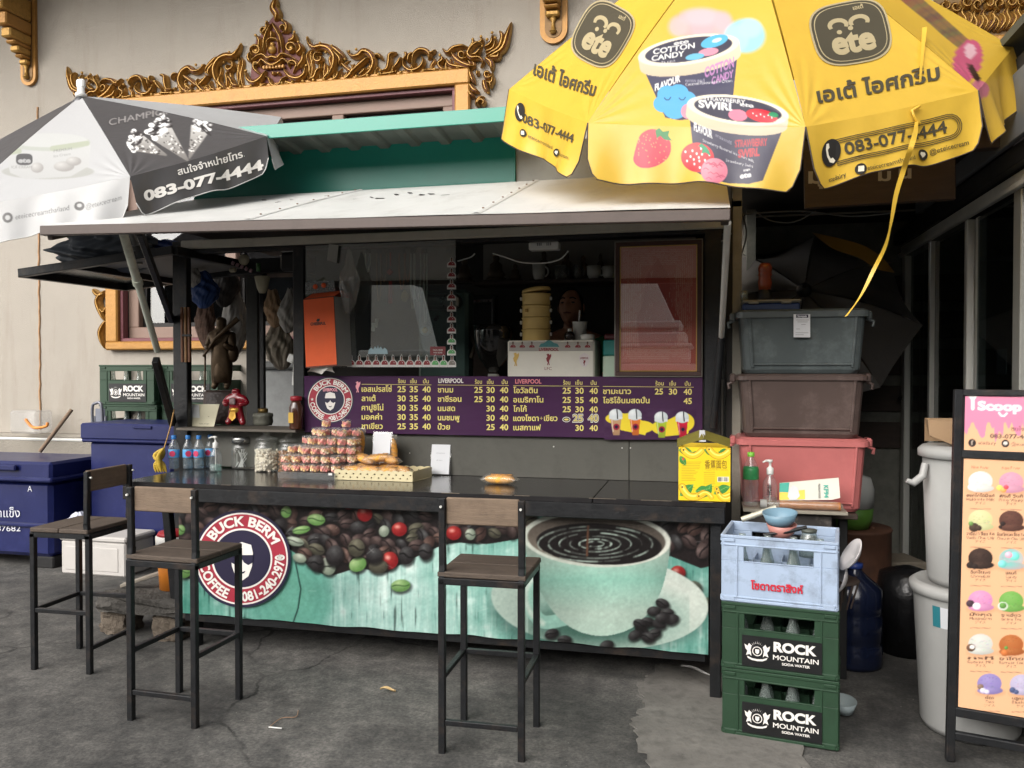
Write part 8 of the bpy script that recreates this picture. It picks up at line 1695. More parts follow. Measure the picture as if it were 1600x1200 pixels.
# plank table carrying the storage boxes
YB_ = 4.2; TZ = aY(1250,800, YB_).z
tbx0, tbx1 = aY(1155,800, YB_).x, aY(1362,800, YB_).x
tt = thing('goods_table', 'rough dark table carrying the stacked storage boxes', 'table', ((tbx0+tbx1)/2, YB_+.25,0)); m = MB(); m.box(((tbx0+tbx1)/2-.02, YB_+.25, TZ-.015),(tbx1-tbx0-.08,.5,.026), bev=.003); m.build('table_top', DARKW, tt)
for x in (tbx0+.06, tbx1-.12):
    for y in (YB_+.06, YB_+.44): m = MB(); m.box((x, y, (TZ-.03)/2),(.04,.04, TZ-.03), bev=.003); m.build('leg', BLACK2, tt)
def storage_box(label, px0, px1, py_top, py_bot, col, name, z0, lidpx=10, handles=True, tag_=False, highlight_fog=.3):
    a, b = aY(px0, py_bot, YB_), aY(px1, py_top, YB_); z1 = aY((px0+px1)/2, py_top, YB_).z; t = thing('storage_box', label, 'storage box', ((a.x+b.x)/2, YB_+.22, z0)); W = b.x-a.x; D = .44; cx = (a.x+b.x)/2; lt = lidpx*mpp(px0, py_top, YB_)
    MT = mat(name, col, .3, var=.1, vscale=5, dirt=highlight_fog, dirtcol=tuple(min(1, c*2.4+.02) for c in col[:3])+(1,), dscale=4, bump=.06, bscale=7)  # pale noise patches paint in highlights and stress marks of the plastic
    m = MB(); Wb, Wt = W*.44, W*.47
    def ring(w, d, z, y, r=.05): return [(cx+sx*(w-r)+r*math.cos(t_), y+sy*(d-r)+r*math.sin(t_), z) for sx, sy, t0 in ((1,-1,-math.pi/2),(1,1,0),(-1,1, math.pi/2),(-1,-1, math.pi)) for t_ in np.linspace(t0, t0+math.pi/2,5)]
    yc = YB_+D/2+.01; zs = [z0+.002, z0+.02, z1-lt]; rg = [ring(Wb-.012, D/2-.032, zs[0], yc), ring(Wb, D/2-.02, zs[1], yc), ring(Wt, D/2, zs[2], yc)]; n = 20
    vs = sum(rg, []); fs = [(k*n+i, k*n+(i+1) % n, (k+1)*n+(i+1) % n, (k+1)*n+i) for k in range(2) for i in range(n)]+[tuple(range(n))[::-1]]; m.add(vs, fs, 0, False)
    for sx in (-1,1):
        m.beam((cx+sx*W*.37, YB_+.024, z0+.03),(cx+sx*W*.395, YB_+.004, z1-lt),.012,.012)
    m.beam((cx-W*.38, YB_+.022, z0+.045),(cx+W*.38, YB_+.022, z0+.045),.01,.01); m.build('body', MT, t)
    m = MB(); l0 = ring(W/2, D/2+.012, z1-lt, yc); l1 = ring(W/2, D/2+.012, z1-.012, yc); l2 = ring(W/2-.02, D/2-.01, z1-.001, yc); m.add(l0+l1+l2,[(k*n+i, k*n+(i+1) % n, (k+1)*n+(i+1) % n, (k+1)*n+i) for k in range(2) for i in range(n)]+[tuple(range(2*n, 3*n))]+[tuple(range(n))[::-1]]); m.build('lid', MT, t)
    for sx in (-1,1): m = MB(); m.box((cx+sx*(W/2+.012), yc-.06, z1-lt*.7),(.03,.09,.045), bev=.008); m.tube([(cx+sx*(W/2+.01), yc-.09, z1-lt*.7-.02),(cx+sx*(W/2+.035), yc-.09, z1-lt*.7-.03),(cx+sx*(W/2+.03), yc-.09, z1-lt*.7-.055)],.009,6); m.build('clip', MT, t)
    return t, z1
t, z1 = storage_box('faded pink storage box at the bottom of the box stack', 1150,1362,685,800, S(182,106,104), 'pink_plastic', TZ, 12, highlight_fog=.12)
t, z2 = storage_box('brown storage box between the grey and the pink boxes', 1150,1360,584,685, S(84,71,67), 'brown_plastic', z1,10, highlight_fog=.6)
t, z3 = storage_box('dark grey storage box on top of the stack, with a white paper label', 1150,1362,482,584, S(78,85,86), 'grey_plastic', z2,13, highlight_fog=.65)
m = MB(); m.prism([aY(x, y, YB_-.012) for x, y in ((1240,527),(1266,527),(1266,491),(1240,491))],(0,.002,0)); lbp = m.build('paper_label', CARD, t); m = MB(); m.prism([aY(x, y, YB_-.0135) for x, y in ((1244,496.5),(1263,496.5),(1263,491.5),(1244,491.5))],(0,.0005,0)); m.build('label_band', NAVY, lbp); line_of('Savepak', 1246,1261,495.6,3.4,.03, CARD, Y=YB_-.0145, par=lbp)
for k, (xa, xb, y) in enumerate(((1244,1264,500),(1246,1262,503),(1252,1259,507),(1244,1250,514),(1243,1263,520),(1243,1256,523))): m = MB(); m.beam(aY(xa, y, YB_-.0132), aY(xb, y, YB_-.0132),.0006,.0018, bev=0); m.build('print_line', mat('grey_ink', S(110,110,112),.6, var=.1), lbp)
# blue tool box and red-brown flask on top
Yt = YB_+.12; a, b = aY(1159,484, Yt), aY(1252,467, Yt); t = thing('tool_box', 'flat blue box with a white lid on top of the storage boxes', 'box', ((a.x+b.x)/2, Yt+.12, z3)); h = b.z-z3; m = MB(); m.box(((a.x+b.x)/2, Yt+.12, z3+h*.36),(b.x-a.x-.01,.24, h*.7), bev=.008); m.build('base', mat('toolbox_blue', S(30,52,96),.4, var=.1), t); m = MB(); m.box(((a.x+b.x)/2, Yt+.12, z3+h*.85),(b.x-a.x, .26, h*.28), bev=.008); m.build('lid', mat('toolbox_lid', S(132,130,120),.5, var=.1, dirt=.4), t)
for s in (.2,.75): m = MB(); m.box((a.x+(b.x-a.x)*s, Yt-.012, z3+h*.72),(.05,.012,.012), bev=.003); m.build('catch', MATS['toolbox_lid'], t)
p = aY(1195,467, Yt+.1); hh = aY(1195,412, Yt+.1).z-b.z; t = thing('carved_bottle', 'red-brown lacquered bottle standing on the blue box', 'bottle', (p.x, p.y, b.z)); m = MB(); m.lathe([(0,.001),(.04,.001),(.04, hh*.1),(.032, hh*.22),(.03, hh*.3)],(p.x, p.y, b.z),16); m.build('foot', BLK, t); m = MB(); m.lathe([(.03, hh*.3),(.034, hh*.5),(.03, hh*.66),(.036, hh*.7),(.03, hh*.76),(.034, hh*.8),(.034, hh*.9),(.026, hh),(0, hh)],(p.x, p.y, b.z),16); m.build('body', mat('lacquer', S(142,66,38),.3, var=.2, coat=.4), t); m = MB(); m.lathe([(0,0),(.02,0),(.02,.05),(.012,.055)],(aY(1163,467, Yt+.1).x, p.y, b.z+.001),12); tag(m.build('small_glass', GLASS), 'small clear glass on the blue box beside the lacquered bottle', 'glass')
# shelf board with bottles
YS_ = 4.0; sz_ = aY(1240,797, YS_).z; a, b = aY(1161,800, YS_), aY(1325,804, YS_)
sh = thing('side_shelf', 'chipped pale board on a dark bracket in front of the pink box', 'shelf', ((a.x+b.x)/2, YS_+.1, sz_)); m = MB(); m.box(((a.x+b.x)/2, YS_+.1, sz_-.008),(b.x-a.x, .22,.015), bev=.002); m.build('board', mat('chipped_board', S(134,128,116),.7, var=.2, dirt=.6, dirtcol=S(74,66,58), dscale=9), sh)
m = MB(); m.box(((a.x+b.x)/2-.03, YS_+.05, sz_-.05),(b.x-a.x-.07,.05,.065), bev=.005); m.build('bracket', mat('peeling_bracket', S(46,42,40),.8, var=.4, dirt=.6, dirtcol=S(120,112,104), dscale=16), sh)
for x in (a.x+.1, b.x-.12): m = MB(); m.beam((x, YS_+.08, sz_-.06),(x, YS_+.2, sz_-.26),.03,.03); m.build('strut', BLACK2, sh)
p = aY(1173,794, YS_+.07); h = aY(1173,706, YS_+.07).z-sz_; t = thing('green_cap_bottle', 'clear drink bottle with a lime green cap on the chipped shelf', 'bottle', (p.x, p.y, sz_)); k = h/.26; m = MB(); m.lathe([(0,.002),(.034,.002),(.037,.012),(.037,.06),(.033,.075),(.037,.1),(.036,.16),(.03,.2),(.014,.235),(.013,.245)],(0,0,0),18); m.v = [(p.x+v[0]*k, p.y+v[1]*k, sz_+v[2]*k) for v in m.v]; m.build('body', CLEAR, t)
m = MB(); m.lathe([(.0372,.13),(.0374,.131),(.0374,.175),(.0335,.19)],(0,0,0),18); m.v = [(p.x+v[0]*k, p.y+v[1]*k, sz_+v[2]*k) for v in m.v]; m.build('label_sleeve', mat('green_label', S(44,120,70),.4, var=.3, vscale=40), t); m = MB(); m.lathe([(.016,.238),(.0165,.24),(.0165,.258),(0,.26)],(0,0,0),14); m.v = [(p.x+v[0]*k, p.y+v[1]*k, sz_+v[2]*k) for v in m.v]; m.build('cap', mat('lime_cap', S(122,186,66),.4, var=.05), t)
p = aY(1203,794, YS_+.06); pump_bottle('tall clear pump bottle with black print beside the lime capped bottle', (p.x, p.y, sz_), thin_glass('gel2', (.8,.8,.78,1),.02,.6,.1,(.5,.5,.48,1)),(aY(1203,740, YS_+.06).z-sz_), r=.033)
po = bpy.data.objects[[o.name for o in bpy.data.objects if o.name.startswith('pump_bottle')][-1]]
for s, y, c in (('洗', 766,7),('手', 775,7)): line_of(s, 1198,1206, y, c, .02, BLK, Y=YS_+.06-.037, par=po)
# mask packet and wrapped roll
YMk = YS_+.05
pk = thing('mask_packet', 'white face mask packet with teal and yellow corners on the shelf', 'packet', tuple(aY(1265,780, YMk))); pts = [(1218,782),(1219,756),(1300,749),(1312,748),(1313,778),(1300,781)]; m = MB()
m.prism([aY(x, y, YMk)+Vector((0,.03*(1-(y-748)/34),0)) for x, y in pts],(0,.012,0)); m.build('pouch', mat('pouch_white', S(206,204,192),.4, var=.05, bump=.15, bscale=16), pk)
for q, mt in ((((1218,769),(1219,756),(1234,755),(1232,770)), mat('pouch_teal', S(40,160,140),.4, var=.05)),(((1218,781),(1218,770),(1258,766),(1258,780)), mat('pouch_yellow', S(232,198,70),.4, var=.05)),(((1231,776),(1233,766),(1240,759),(1247,763),(1250,775),(1244,781),(1234,781)), CARD)):
    m = MB(); m.prism([aY(x, y, YMk-.002-(.001 if mt is CARD else 0))+Vector((0,.03*(1-(y-748)/34),0)) for x, y in q],(0,.0008,0)); m.build('pouch_print', mt, pk)
m = MB(); text_map(m, 'KF94', lambda x, y: aY(1288+y*7.0,759+x*19, YMk-.004)+Vector((0,.03*(1-(11+x*19)/34),0)),.03); m.build('lettering', MATS['pouch_teal'], pk); m = MB(); text_map(m, 'PREMIUM MASK', lambda x, y: aY(1279+y*3.5,757+x*22, YMk-.004)+Vector((0,.03*(1-(9+x*22)/34),0)),.0); m.build('lettering', BLK, pk)
ra, rb = aY(1188,787, YS_+.0), aY(1318,789, YS_+.0); rl = thing('wrapped_roll', 'long brown roll in clear film lying along the shelf edge', 'roll', tuple((ra+rb)/2)); zr = sz_+.021; A_r, B_r = Vector((ra.x, YS_+.02, zr)), Vector((rb.x, YS_+.02, zr)); m = MB(); m.tube([A_r+(B_r-A_r)*t_ for t_ in np.linspace(.24,.97,12)],[.019+.001*math.sin(k*2) for k in range(12)],12); m.build('filling', mat('roll_brown', S(160,104,58),.5, var=.25, vscale=30), rl); m = MB(); m.tube([A_r+(B_r-A_r)*t_ for t_ in np.linspace(0,1,16)],[.0205]*15+[.012],12); m.build('film', WRAP, rl)
m = MB(); m.tube([A_r, A_r+(B_r-A_r)*.08],.0212,12); m.build('tape_end', GREYC, rl)
# things on and around the pale blue crate
zc = ztop+CHT+.004; R3 = RZ(rzc).to_3x3()
def oncrate(x, y, z=0): return cc+Vector((-.006,0,0))+R3 @ Vector((x, y, zc+z))
def bowl(label, c, r, h, mt, tilt=None):
    m = MB(); m.lathe([(0,0),(r*.5,0),(r*.8, h*.4),(r, h),(r*.95, h),(r*.75, h*.42),(r*.45, h*.08),(0, h*.07)],(0,0,0),24); T = (tilt or Matrix()).to_3x3(); m.v = [tuple(Vector(c)+T @ Vector(v)) for v in m.v]; return tag(m.build('bowl', mt), label, 'bowl')
bowl('pink bowl nested under the blue bowl on the pale blue crate', oncrate(-.0,.02,-.035),.062,.06, mat('bowl_pink', S(176,120,112),.4, var=.05), RX(.1)); bowl('grey-blue bowl tipped on top of the pink bowl', oncrate(-.005,.02,.012),.072,.062, mat('bowl_blue', S(110,140,158),.4, var=.06), RX(.12) @ RY(-.05))
m = MB(); m.tube([oncrate(-.07,-.02,-.02), oncrate(.02,-.03,.0), oncrate(.1,.0,.02)],[.006,.008,.008],8); tag(m.build('ladle', BLK), 'black ladle handle lying across the bowls on the crate', 'ladle')
m = MB(); a, b = oncrate(-.17,.08,.02), oncrate(-.03,.12,.075); m.tube([a, b],.012,10); m.tube([a+(b-a)*.6, a+(b-a)*.66],.0135,10); m.tube([a+(b-a)*.3, a+(b-a)*.36],.0135,10); tag(m.build('pen_torch', mat('torch_pale', S(190,188,172),.35,.2, var=.1)), 'slim pale torch resting on the back edge of the blue crate', 'torch')
t = thing('grey_jar', 'grey-green upturned jar between the bottles of the blue crate', 'jar', tuple(oncrate(.11,.0,-.08))); m = MB(); m.lathe([(0,0),(.04,0),(.042,.06),(.03,.09),(.028,.1)], tuple(oncrate(.11,.0,-.1)),16); m.build('body', GLASS, t); m = MB(); m.lathe([(.03,.1),(.032,.112),(0,.114)], tuple(oncrate(.11,0,-.1)),14); m.build('lid', mat('jar_lid_grey', S(72,76,70),.5, var=.1), t)
# plates and basket hanging at the crate's right side
pp0 = oncrate(CWD/2+.03,.02,-.12)
def plate(c, r, M, label, mt): m = MB(); m.lathe([(0,0),(r*.5,.002),(r*.75,.012),(r, .025),(r*.98,.028),(r*.7,.016),(0,.006)],(0,0,0),26); m.v = [tuple(Vector(c)+M.to_3x3() @ Vector(v)) for v in m.v]; tag(m.build('plate', mt), label, 'plate')
PW = mat('plate_white', S(196,192,192),.35, var=.05); bs = thing('dish_basket', 'dark round wire basket of dishes hooked on the crate stack', 'basket', tuple(pp0+Vector((.02,.1,-.2)))); bc = pp0+Vector((-.03,.12,-.12)); m = MB()
for k in range(14): t_ = 2*math.pi*k/14; m.tube([bc+Vector((.07*math.cos(t_),.07*math.sin(t_),-.09)), bc+Vector((.1*math.cos(t_),.1*math.sin(t_),.02))],.004,6)
m.build('wires', mat('basket_brown', S(62,50,44),.7, var=.2), bs); m = MB(); m.lathe([(.098,.015),(.104,.02),(.098,.027)], tuple(bc),28); m.build('rim', MATS['basket_brown'], bs);
plate(pp0+Vector((.04,.02,.02)),.075, RZ(-.2) @ RY(-1.0) @ RX(.3), 'white oval plate leaning out beside the pale blue crate', PW); plate(pp0+Vector((.005,.05,-.085)),.07, RZ(-.2) @ RY(-1.25) @ RX(.25), 'white ribbed colander dish below the leaning plate', PW)
NAV = mat('navy_jug', S(20,26,46),.2, var=.15, coat=.3); jx = aZ(1335,1052,0); t = thing('water_jug', 'dark blue refill water jug on the ground behind the crates', 'jug', tuple(jx+Vector((0,.12,0)))); hj = aY(1335,885, jx.y+.1).z
m = MB(); m.lathe([(0,.004),(.13,.004),(.135,.02),(.135, hj*.22),(.127, hj*.25),(.135, hj*.28),(.135, hj*.5),(.127, hj*.53),(.135, hj*.56),(.13, hj*.78),(.06, hj*.9),(.035, hj*.95),(.035, hj)],(jx.x+.02, jx.y+.14,0),26); m.build('body', NAV, t); m = MB(); m.lathe([(.038, hj*.97),(.04, hj*.98),(.04, hj+.01),(0, hj+.012)],(jx.x+.02, jx.y+.14,0),16); m.build('cap', mat('jug_cap', S(38,58,120),.4, var=.05), t)
p = aZ(1318,1124,0); m = MB(); m.lathe([(0,.004),(.04,.004),(.055,.05),(.05,.05),(.036,.01),(0,.01)],(0,0,0),20); m.v = [(p.x+.01+v[0], p.y+.07+v[1]*1.5, v[2]+.008) for v in m.v]; tag(m.build('water_scoop', mat('scoop_grey', S(150,162,164),.4, var=.08)), 'pale grey plastic scoop on the ground behind the bottom crate', 'scoop')
dr = aZ(1335,1000,0); dzt = aY(1335,832,4.75).z; t = thing('rusty_drum', 'rusty brown metal drum in the dark passage', 'drum', (.85,5.0,0)); dx = aY(1332,900,4.95).x; m = MB(); m.lathe([(0,.004),(.2,.004),(.205,.02),(.2,.03),(.2, dzt*.48),(.208, dzt*.5),(.2, dzt*.52),(.2, dzt-.02),(.207, dzt-.01),(.2, dzt),(0, dzt-.008)],(dx, 4.95,0),30); m.build('shell', mat('rust_drum', S(86,58,44),.7,.2, var=.35, dirt=.5, dirtcol=S(44,32,26), dscale=5), t); m = MB(); m.lathe([(0, dzt-.006),(.02, dzt-.006),(.02, dzt+.004),(0, dzt+.005)],(dx+.1,4.93,0),12); m.build('bung', MATS['rust_drum'], t)
gx = aY(1330,800,4.9).x; t = thing('green_cooler', 'green water cooler with a white top behind the pink box', 'cooler', (gx, 4.9, dzt)); gz = aY(1330,790,4.9).z; m = MB(); m.lathe([(0, dzt+.001),(.09, dzt+.001),(.11, dzt+.05),(.115, gz)],(gx, 4.9,0),24); m.build('body', mat('cooler_green', S(76,116,44),.45, var=.1), t); m = MB(); m.lathe([(.117, gz-.004),(.118, gz+.1),(.1, gz+.16),(.03, gz+.18),(.028, gz+.21),(0, gz+.212)],(gx, 4.9,0),24); m.build('top', mat('cooler_white', S(168,170,168),.45, var=.06), t)
t = thing('wire_basket', 'black mesh basket hanging under the shelf bracket', 'basket', tuple(aY(1265,850,4.15))); c = aY(1265,850,4.15); m = MB()
for k in range(9): m.beam((c.x-.08+.02*k, 4.12, c.z),(c.x-.08+.02*k, 4.12, c.z+.1),.004,.004, bev=0)
for k in range(6): m.beam((c.x-.085,4.12, c.z+.02*k),(c.x+.085,4.12, c.z+.02*k),.004,.004, bev=0)
for s in (-1,1): m.box((c.x+s*.085,4.2, c.z+.05),(.006,.16,.1))
m.box((c.x, 4.2, c.z),(.17,.16,.006)); m.build('mesh', BLACK2, t)
# dim clutter at the back of the passage
UD = Parasol([aY(1255,455,5.6).x, 5.55, aY(1255,455,5.6).z, -.05,-.95,2.9,.25],.72,.08, sag=.06, bulge=.05); t = thing('dark_parasol', 'opened dark parasol lying on its side in the dim passage', 'parasol', tuple(UD.ap)); 
for i in range(8): UD.canopy('canopy_panel', i, cloth_mat('dark_film', S(84,82,80), rough=.3, trans=.05) if 'dark_film' not in MATS else MATS['dark_film'], t, 14,14)
m = MB(); m.tube([UD.ap+UD.ax*.06, UD.ap-UD.ax*.75],.016,8); m.build('pole', BLK, t); m = MB(); m.ball(UD.ap, .05,10,8); m.build('cap', BLK, t)
m = MB(); pts = crom([(1268,363),(1300,388),(1340,402),(1370,420),(1396,426)],6); q2 = crom([(1268,363),(1310,372),(1350,384),(1380,404),(1398,426)],6); vs = [aY(*p, 5.2) for p in pts]+[aY(*p, 5.25) for p in q2]; n = len(pts); m.add(vs, [(i, i+1, n+i+1, n+i) for i in range(n-1)],0, True); m.build('ochre_strip', mat('ochre_film', S(150,116,48),.5, var=.1), t)
for k, pts in enumerate((((1150,300),(1166,360),(1158,400),(1152,430)),((1180,330),(1205,345),(1240,347),(1275,330)),((1160,335),(1250,330),(1330,338),(1400,332)))): wire(pts, ('grey cable drooping beside the cream stall post', 'grey cable loop under the passage roof', 'thin grey cable strung across the passage')[k], mat('grey_cable', S(110,110,108),.6, var=.1),.005,4.9)
m = MB(); q = aY(1393,930,5.2); m.box((q.x, 5.2,.2),(.3,.25,.4), RZ(.3),.01); tag(m.build('carton_box', mat('dim_carton', S(112,104,92),.8, var=.15)), 'plain carton on the floor at the back of the passage', 'carton'); m = MB(); q = aY(1415,900,4.7); m.lathe([(0,.003),(.14,.003),(.16,.3),(.14,.42),(.02,.46)],(q.x+.02,4.75,0),18); tag(m.build('black_sack', mat('bin_bag', S(20,20,22),.3, var=.2, bump=.6, bscale=10)), 'black rubbish sack beside the white bins', 'sack')
# ================================================================ WHITE BINS
BW = mat('bin_white', S(158,158,156),.45, var=.05, dirt=.15, dirtcol=S(130,128,124), dscale=4); fb_ = aZ(1512,1168,0); bc = Vector((aY(1516,1000, fb_.y+.2).x, fb_.y+.2,0))
rt_ = (aY(1516,915, bc.y).x-aY(1421,915, bc.y).x); rbt = rt_*.80; zl = aY(1440,925, bc.y-.15).z
t = thing('white_bin', 'large white plastic bin on the ground behind the menu sign', 'bin', tuple(bc)); m = MB(); m.lathe([(0,.004),(rbt*.93,.004),(rbt, .03),(rt_*.93, zl-.03),(rt_*.94, zl-.02)], tuple(bc),36); m.build('body', BW, t); m = MB(); m.lathe([(rt_*.9, zl-.03),(rt_, zl-.025),(rt_, zl+.005),(rt_*.9, zl+.022),(rt_*.86, zl+.012),(0, zl+.012)], tuple(bc),36); m.build('lid', BW, t)
m = MB(); th = -2.05
def binpt(a_, z): r_ = rbt+(rt_*.93-rbt)*(z-.03)/(zl-.06); return Vector((bc.x+(r_+.002)*math.cos(a_), bc.y+(r_+.002)*math.sin(a_), z))
zla, zlb = aY(1440,985, bc.y-.2).z, aY(1440,952, bc.y-.2).z
for u0, u1, mt in ((-2.52,-2.36, mat('tag_teal', S(40,110,120),.5, var=.05)),(-2.36,-2.16, CARD)): m = MB(); m.grid(lambda u, v: binpt(u0+(u1-u0)*u, zla+(zlb-zla)*v),6,2); m.build('sticker', mt, t)
zu = aY(1500,705, bc.y-.1).z; ru = rt_*.84
t = thing('white_bin', 'smaller white lidded bin standing on top of the large white bin', 'bin', (bc.x, bc.y, zl)); m = MB(); m.lathe([(0, zl+.014),(ru*.80, zl+.014),(ru*.84, zl+.04),(ru*.95, zu-.03)],(bc.x, bc.y, 0),36); m.build('body', BW, t); m = MB(); m.lathe([(ru*.95, zu-.035),(ru*1.04, zu-.03),(ru*1.04, zu-.002),(ru*.95, zu+.014),(0, zu+.02)],(bc.x, bc.y, 0),36); m.build('lid', BW, t)
m = MB(); hx = bc.x-ru*.98; hz_ = aY(1430,740, bc.y).z; m.tube([(hx, bc.y-.06, hz_+.05),(hx-.012, bc.y-.07, hz_),(hx-.05, bc.y-.08, hz_-.03),(hx-.075, bc.y-.08, hz_-.02)],[.014,.016,.016,.01],8); m.build('handle', BW, t)
ca = aY(1452,700, bc.y-.08); t = thing('carton', 'torn brown cardboard box on the lid of the upper white bin', 'carton', (bc.x-.05, bc.y, zu+.02)); zc0 = zu+.022; zc1 = aY(1470,657, bc.y-.06).z; CB = mat('cardboard', S(142,116,88),.85, var=.12); m = MB(); x0c, x1c = aY(1450,660, bc.y-.06).x, aY(1530,660, bc.y-.06).x
m.prism([(x0c, bc.y-.08, zc1-.06),(x0c+.09, bc.y-.1, zc0),(x1c, bc.y-.1, zc0),(x1c, bc.y-.08, zc1),(x0c, bc.y-.06, zc1)],(0,.004,0)); m.prism([(x0c, bc.y-.06, zc1),(x0c, bc.y-.08, zc1-.06),(x0c+.05, bc.y+.1, zc0+.02),(x0c+.03, bc.y+.12, zc1)],(.004,0,0)); m.prism([(x0c+.03, bc.y+.12, zc0),(x1c, bc.y+.12, zc0),(x1c, bc.y+.12, zc1),(x0c+.03, bc.y+.12, zc1)],(0,.004,0)); m.build('sides', CB, t); m = MB(); m.box(((x0c+x1c)/2+.05, bc.y, zc0+.002),(x1c-x0c-.1,.2,.004)); m.build('base', CB, t)
# ================================================================ ICE CREAM MENU SIGN
b0 = aZ(1484,1188,0); dv = Vector((.23,-.058,0)).normalized(); nv_ = Vector((-dv.y, dv.x, 0)); Hs = 1.425; lean = .05; Ws = .56
def sp(u, z, o=0.0): return b0+dv*(u+.018*z/Hs)+nv_*(lean*z/Hs-o)+Vector((0,0, z))
sn = thing('menu_sign', 'black A-frame sign with pink header and peach ice cream flavour menu', 'sign', tuple(b0+dv*Ws/2))
m = MB(); m.beam(sp(0,0), sp(0, Hs),.03,.03); m.build('leg', BLACK, sn); m = MB(); m.beam(sp(Ws, 0), sp(Ws, Hs),.03,.03); m.build('leg', BLACK, sn)
for u in (0, Ws): m = MB(); m.beam(sp(u, Hs-.02), b0+dv*u+nv_*.42,.028,.028); m.build('leg', BLACK, sn)
def zpx(py): return aP(1500, py, sp(0,0), np.array(nv_*1.0)+np.array((0,0,-lean/Hs))).z
zr1, zr2, zb1 = zpx(709), zpx(1112), zpx(1180)
for z, w in ((Hs-.012,.024),(zr1,.03),(zr2,.035),(.1,.03)): m = MB(); m.beam(sp(.015, z), sp(Ws-.015, z),.028, w); m.build('rail', BLACK, sn)
for u in (.019, Ws-.019): m = MB(); m.beam(sp(u, zr2+.015), sp(u, Hs-.02),.02,.012); m.build('inner_stile', BLACK, sn)
SC = Canvas(1485,595,1860,1190,(238,186,144),1.6)
SC.poly([(1485,590),(1860,590),(1860,660),(1485,660)],(232,140,172))
dr_ = [(1485,600)]+[(1485+k*2.0,668+(18*abs(math.sin(k*.33))+10*math.sin(k*.21+1)) if (k//7) % 2 else 664+6*math.sin(k)) for k in range(0,188)]+[(1860,600)]; SC.poly(dr_, (232,140,172))
SC.ell(1520,618,6.5,6.5,(246,240,240)); SC.line([(1520,624),(1520,638)],6,(246,240,240)); SC.text('Scoop', 1527,1597,640,13,(246,244,244),642,.06); SC.line([(1561,645),(1564,649),(1569,650),(1573,646)],3.4,(246,240,240))
SC.text('สนใจจำหน่ายโทร.', 1580,1650,673,6,(70,40,44),674); SC.text('083-077-4444', 1547,1618,684,6,(60,44,44),686,.02); SC.ell(1519,692,6,6,(44,34,34)); SC.text('f', 1517,1521,695,7,(240,220,200), bold=.03); SC.text('etedairy', 1529,1556,694,5,(110,70,60),695); SC.ell(1571,693,6,6,(44,34,34)); SC.ell(1571,692.5,3.6,2.8,(240,230,220)); SC.text('@eteicecream', 1580,1626,696,5,(140,100,84),698)
fl = [[('ฮอกไกโดมิลค์', 'Hokkaido Milk', (222,222,216),(240,238,232)),('พิงกี้ วิงกี้', 'Pinky Winky', (214,150,176),(226,170,190))],[('วานิลลา ช็อก ชิพ', 'Vanilla Choc Chip', (206,206,150),(226,224,176)),('ช็อกโกแลต ช็อก ชิพ', 'Chocolate Choc Chip', (84,54,46),(116,78,66))],[('ช็อกโกแลต', 'Chocolate', (50,38,34),(84,64,56)),('แคนดี้', 'Candy', (196,190,190),(126,206,196))],[('มังคุด', 'Mangosteen', (214,140,186),(232,168,204)),('ชาเขียว', 'Green Tea', (110,166,78),(140,192,104))],[('กะทิ', 'Coconut Milk', (206,206,198),(228,228,220)),('ชาไทย', 'Siamese Tea', (176,98,50),(200,126,74))],[('เผือก', 'Taro', (142,128,186),(170,156,208)),('บลูเบอร์รี่', 'Blueberry', (186,176,206),(206,198,222))]]
ysc = (752,812,872,938,1006,1068); rr = random.Random(30)
def scoop(x, y, c1, c2, deco):
    SC.ell(x+2, y+14,21,6,(206,150,112), soft=8, op=.6); SC.ell(x, y, 19,15.5, c1, col2=c2, lx=-.2, ly=-.5, p=.8); SC.ell(x+1, y+11,20,6, tuple(c*.92 for c in c1), col2=c2)
    for k in range(26): a, q = rr.uniform(0,6.3), rr.random()**.5; SC.ell(x+17*q*math.cos(a), y+12*q*math.sin(a), rr.uniform(.8,2),.7, tuple(c*rr.uniform(.8,1.12) for c in c1), op=.6)
    for dx, dy, r, c in deco: SC.ell(x+dx, y+dy, r, r*.85, c, col2=tuple(min(255, v*1.3+20) for v in c))
decos = [[[(-14,9,6,(222,224,222)),(-9,12,5,(210,212,210))],[(-18,9,5,(200,206,90)),(-12,12,5,(230,150,80)),(-8,8,4,(206,70,80))]],[[(-10,12,8,(60,46,38)),(-15,6,4,(96,130,70)),(-3,13,5,(60,46,38))],[(-17,10,3,(40,30,28)),(-13,5,4,(40,30,28))]],[[(-16,11,6,(36,28,26)),(-9,13,5,(36,28,26))],[(-14,8,7,(110,196,186)),(5,-4,8,(110,206,190)),(-4,-6,6,(226,160,176))]],[[(-16,5,6.5,(60,44,52)),(-6,9,6.5,(236,220,226))],[(-13,8,8,(206,214,196)),(-13,7,5.5,(84,130,60))]],[[(-15,6,7,(92,66,50)),(-13,5,4,(236,232,224))],[(-8,5,3,(84,130,60)),(-10,13,6,(176,98,50))]],[[(-14,5,5,(120,96,84)),(-10,11,5,(206,196,222)),(-4,13,4,(206,196,222))],[(-15,9,5,(66,76,110)),(-9,12,4,(66,76,110))]]]
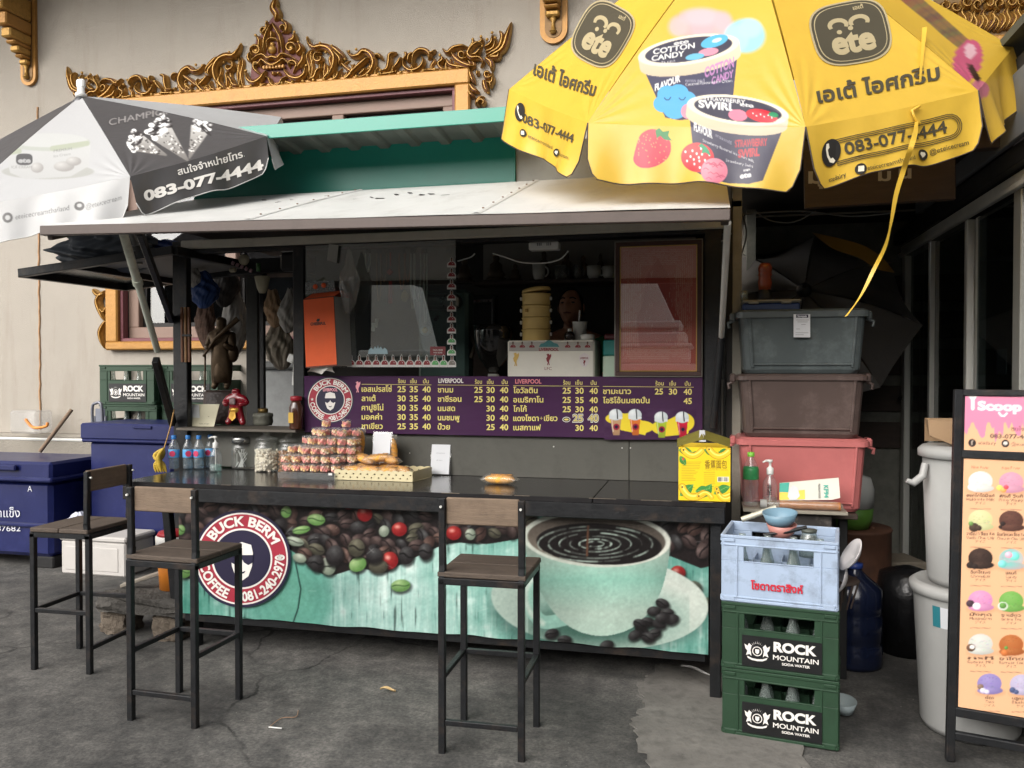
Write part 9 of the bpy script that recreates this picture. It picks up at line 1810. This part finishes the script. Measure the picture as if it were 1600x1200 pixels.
for r_, row_ in enumerate(fl):
    xs = (1532,1580,1632,1684) if r_ < 5 else (1546,1597,1650,1700)
    for c_, x in enumerate(xs):
        th_, en, c1, c2 = row_[c_ % 2]; y = ysc[r_]+c_*1.2; scoop(x, y, c1, c2, decos[r_][c_ % 2]); w = min(22, len(en)*1.7)
        SC.text(th_, x-w, x+w, y+24,4.4,(70,44,36), y+24.6,.02); SC.text(en, x-w, x+w, y+30,4.2,(96,64,52), y+30.6); SC.text('アイス', x-8, x+8, y+36,3.4,(110,76,60)); SC.line([(x-16, y+43),(x+16, y+43.6)],1,(140,96,76),.7)
        if r_ == 0: SC.text('New Flavor', x-14, x+14, y-20,4.4,(196,96,70), y-19.6)
SC.a *= .92
for z0_, z1_, nm in ((zr1+.016, Hs-.025, 'header_print'),(zr2+.02, zr1-.016, 'menu_print')):
    P = np.array([[sp(u, z, .006) for u in np.linspace(.024, Ws-.024,190)] for z in np.linspace(z0_, z1_, int((z1_-z0_)*290))]); o = fast_grid(nm, P, mat('sign_print', (1,1,1,1),.35, var=0, attr='print'), sn); paint_mesh(o, SC)
    m = MB(); m.prism([sp(.026, z0_, .002), sp(Ws-.026, z0_, .002), sp(Ws-.026, z1_, .002), sp(.026, z1_, .002)], nv_*.004); m.build('backing', DARK, sn)
# ================================================================ BEHIND THE VIEWER (what the glass reflects)
WP = mat('white_lime', S(206,204,198),.8, var=.06)
def pier(px0, px1, pyt, pyb, YM_, Yr, label):
    D = 2*YM_-Yr; a, b = aY(px0, pyb, D), aY(px1, pyt, D); t = thing('white_pier', label, 'pier', ((a.x+b.x)/2, Yr, 0)); w = b.x-a.x; cx = (a.x+b.x)/2; zb_, zt_ = a.z, b.z
    m = MB(); m.add([(cx-w*.5, Yr+.25, zb_),(cx+w*.62, Yr+.25, zb_),(cx+w*.62, Yr-.4, zb_),(cx-w*.5, Yr-.4, zb_),(cx-w*.5, Yr+.2, zt_),(cx+w*.3, Yr+.2, zt_),(cx+w*.3, Yr-.35, zt_),(cx-w*.5, Yr-.35, zt_)],[(0,1,5,4),(1,2,6,5),(2,3,7,6),(3,0,4,7),(4,5,6,7)]); m.build('shaft', WP, t)
    z = zb_; k = 0
    for h, e in ((.1,.1),(.05,.02),(.14,.16),(.06,.24),(.2,.2),(.1,.32)):
        z -= h; m = MB(); m.box((cx+w*.06, Yr, z+h/2),(w*1.12+2*e, .7+2*e, h-.004), bev=.02); m.build('moulding', WP, t)
    m = MB(); m.box((cx+w*.06, Yr, z/2),(w*1.12+.8,1.5, z-.004), bev=.02); m.build('pedestal', WP, t)
pier(590,662,446,548, YG, -2.2, 'white limewashed tapered pier across the yard from the stall'); pier(940,1042,432,505, YP_, -2.3, 'white limewashed square pier across the yard facing the framed picture')
hall = thing('yard_hall', 'long hall with a dark tiled roof on the far side of the yard', 'building', (0,-10,0)); m = MB(); m.box((0,-11,2.2),(34,1.5,4.4)); m.build('wall', mat('hall_wall', S(40,38,36),.9, var=.1), hall); m = MB(); m.prism([(-18,-9.4,4.3),(18,-9.4,4.3),(18,-13,6.4),(-18,-13,6.4)],(0,0,.12)); m.build('roof', mat('hall_roof', S(50,34,30),.8, var=.2), hall)
for k in range(12): m = MB(); m.box((-16.5+3*k, -10.1,2.1),(.35,.35,4.2), bev=.03); m.build('column', MATS['hall_wall'], hall)
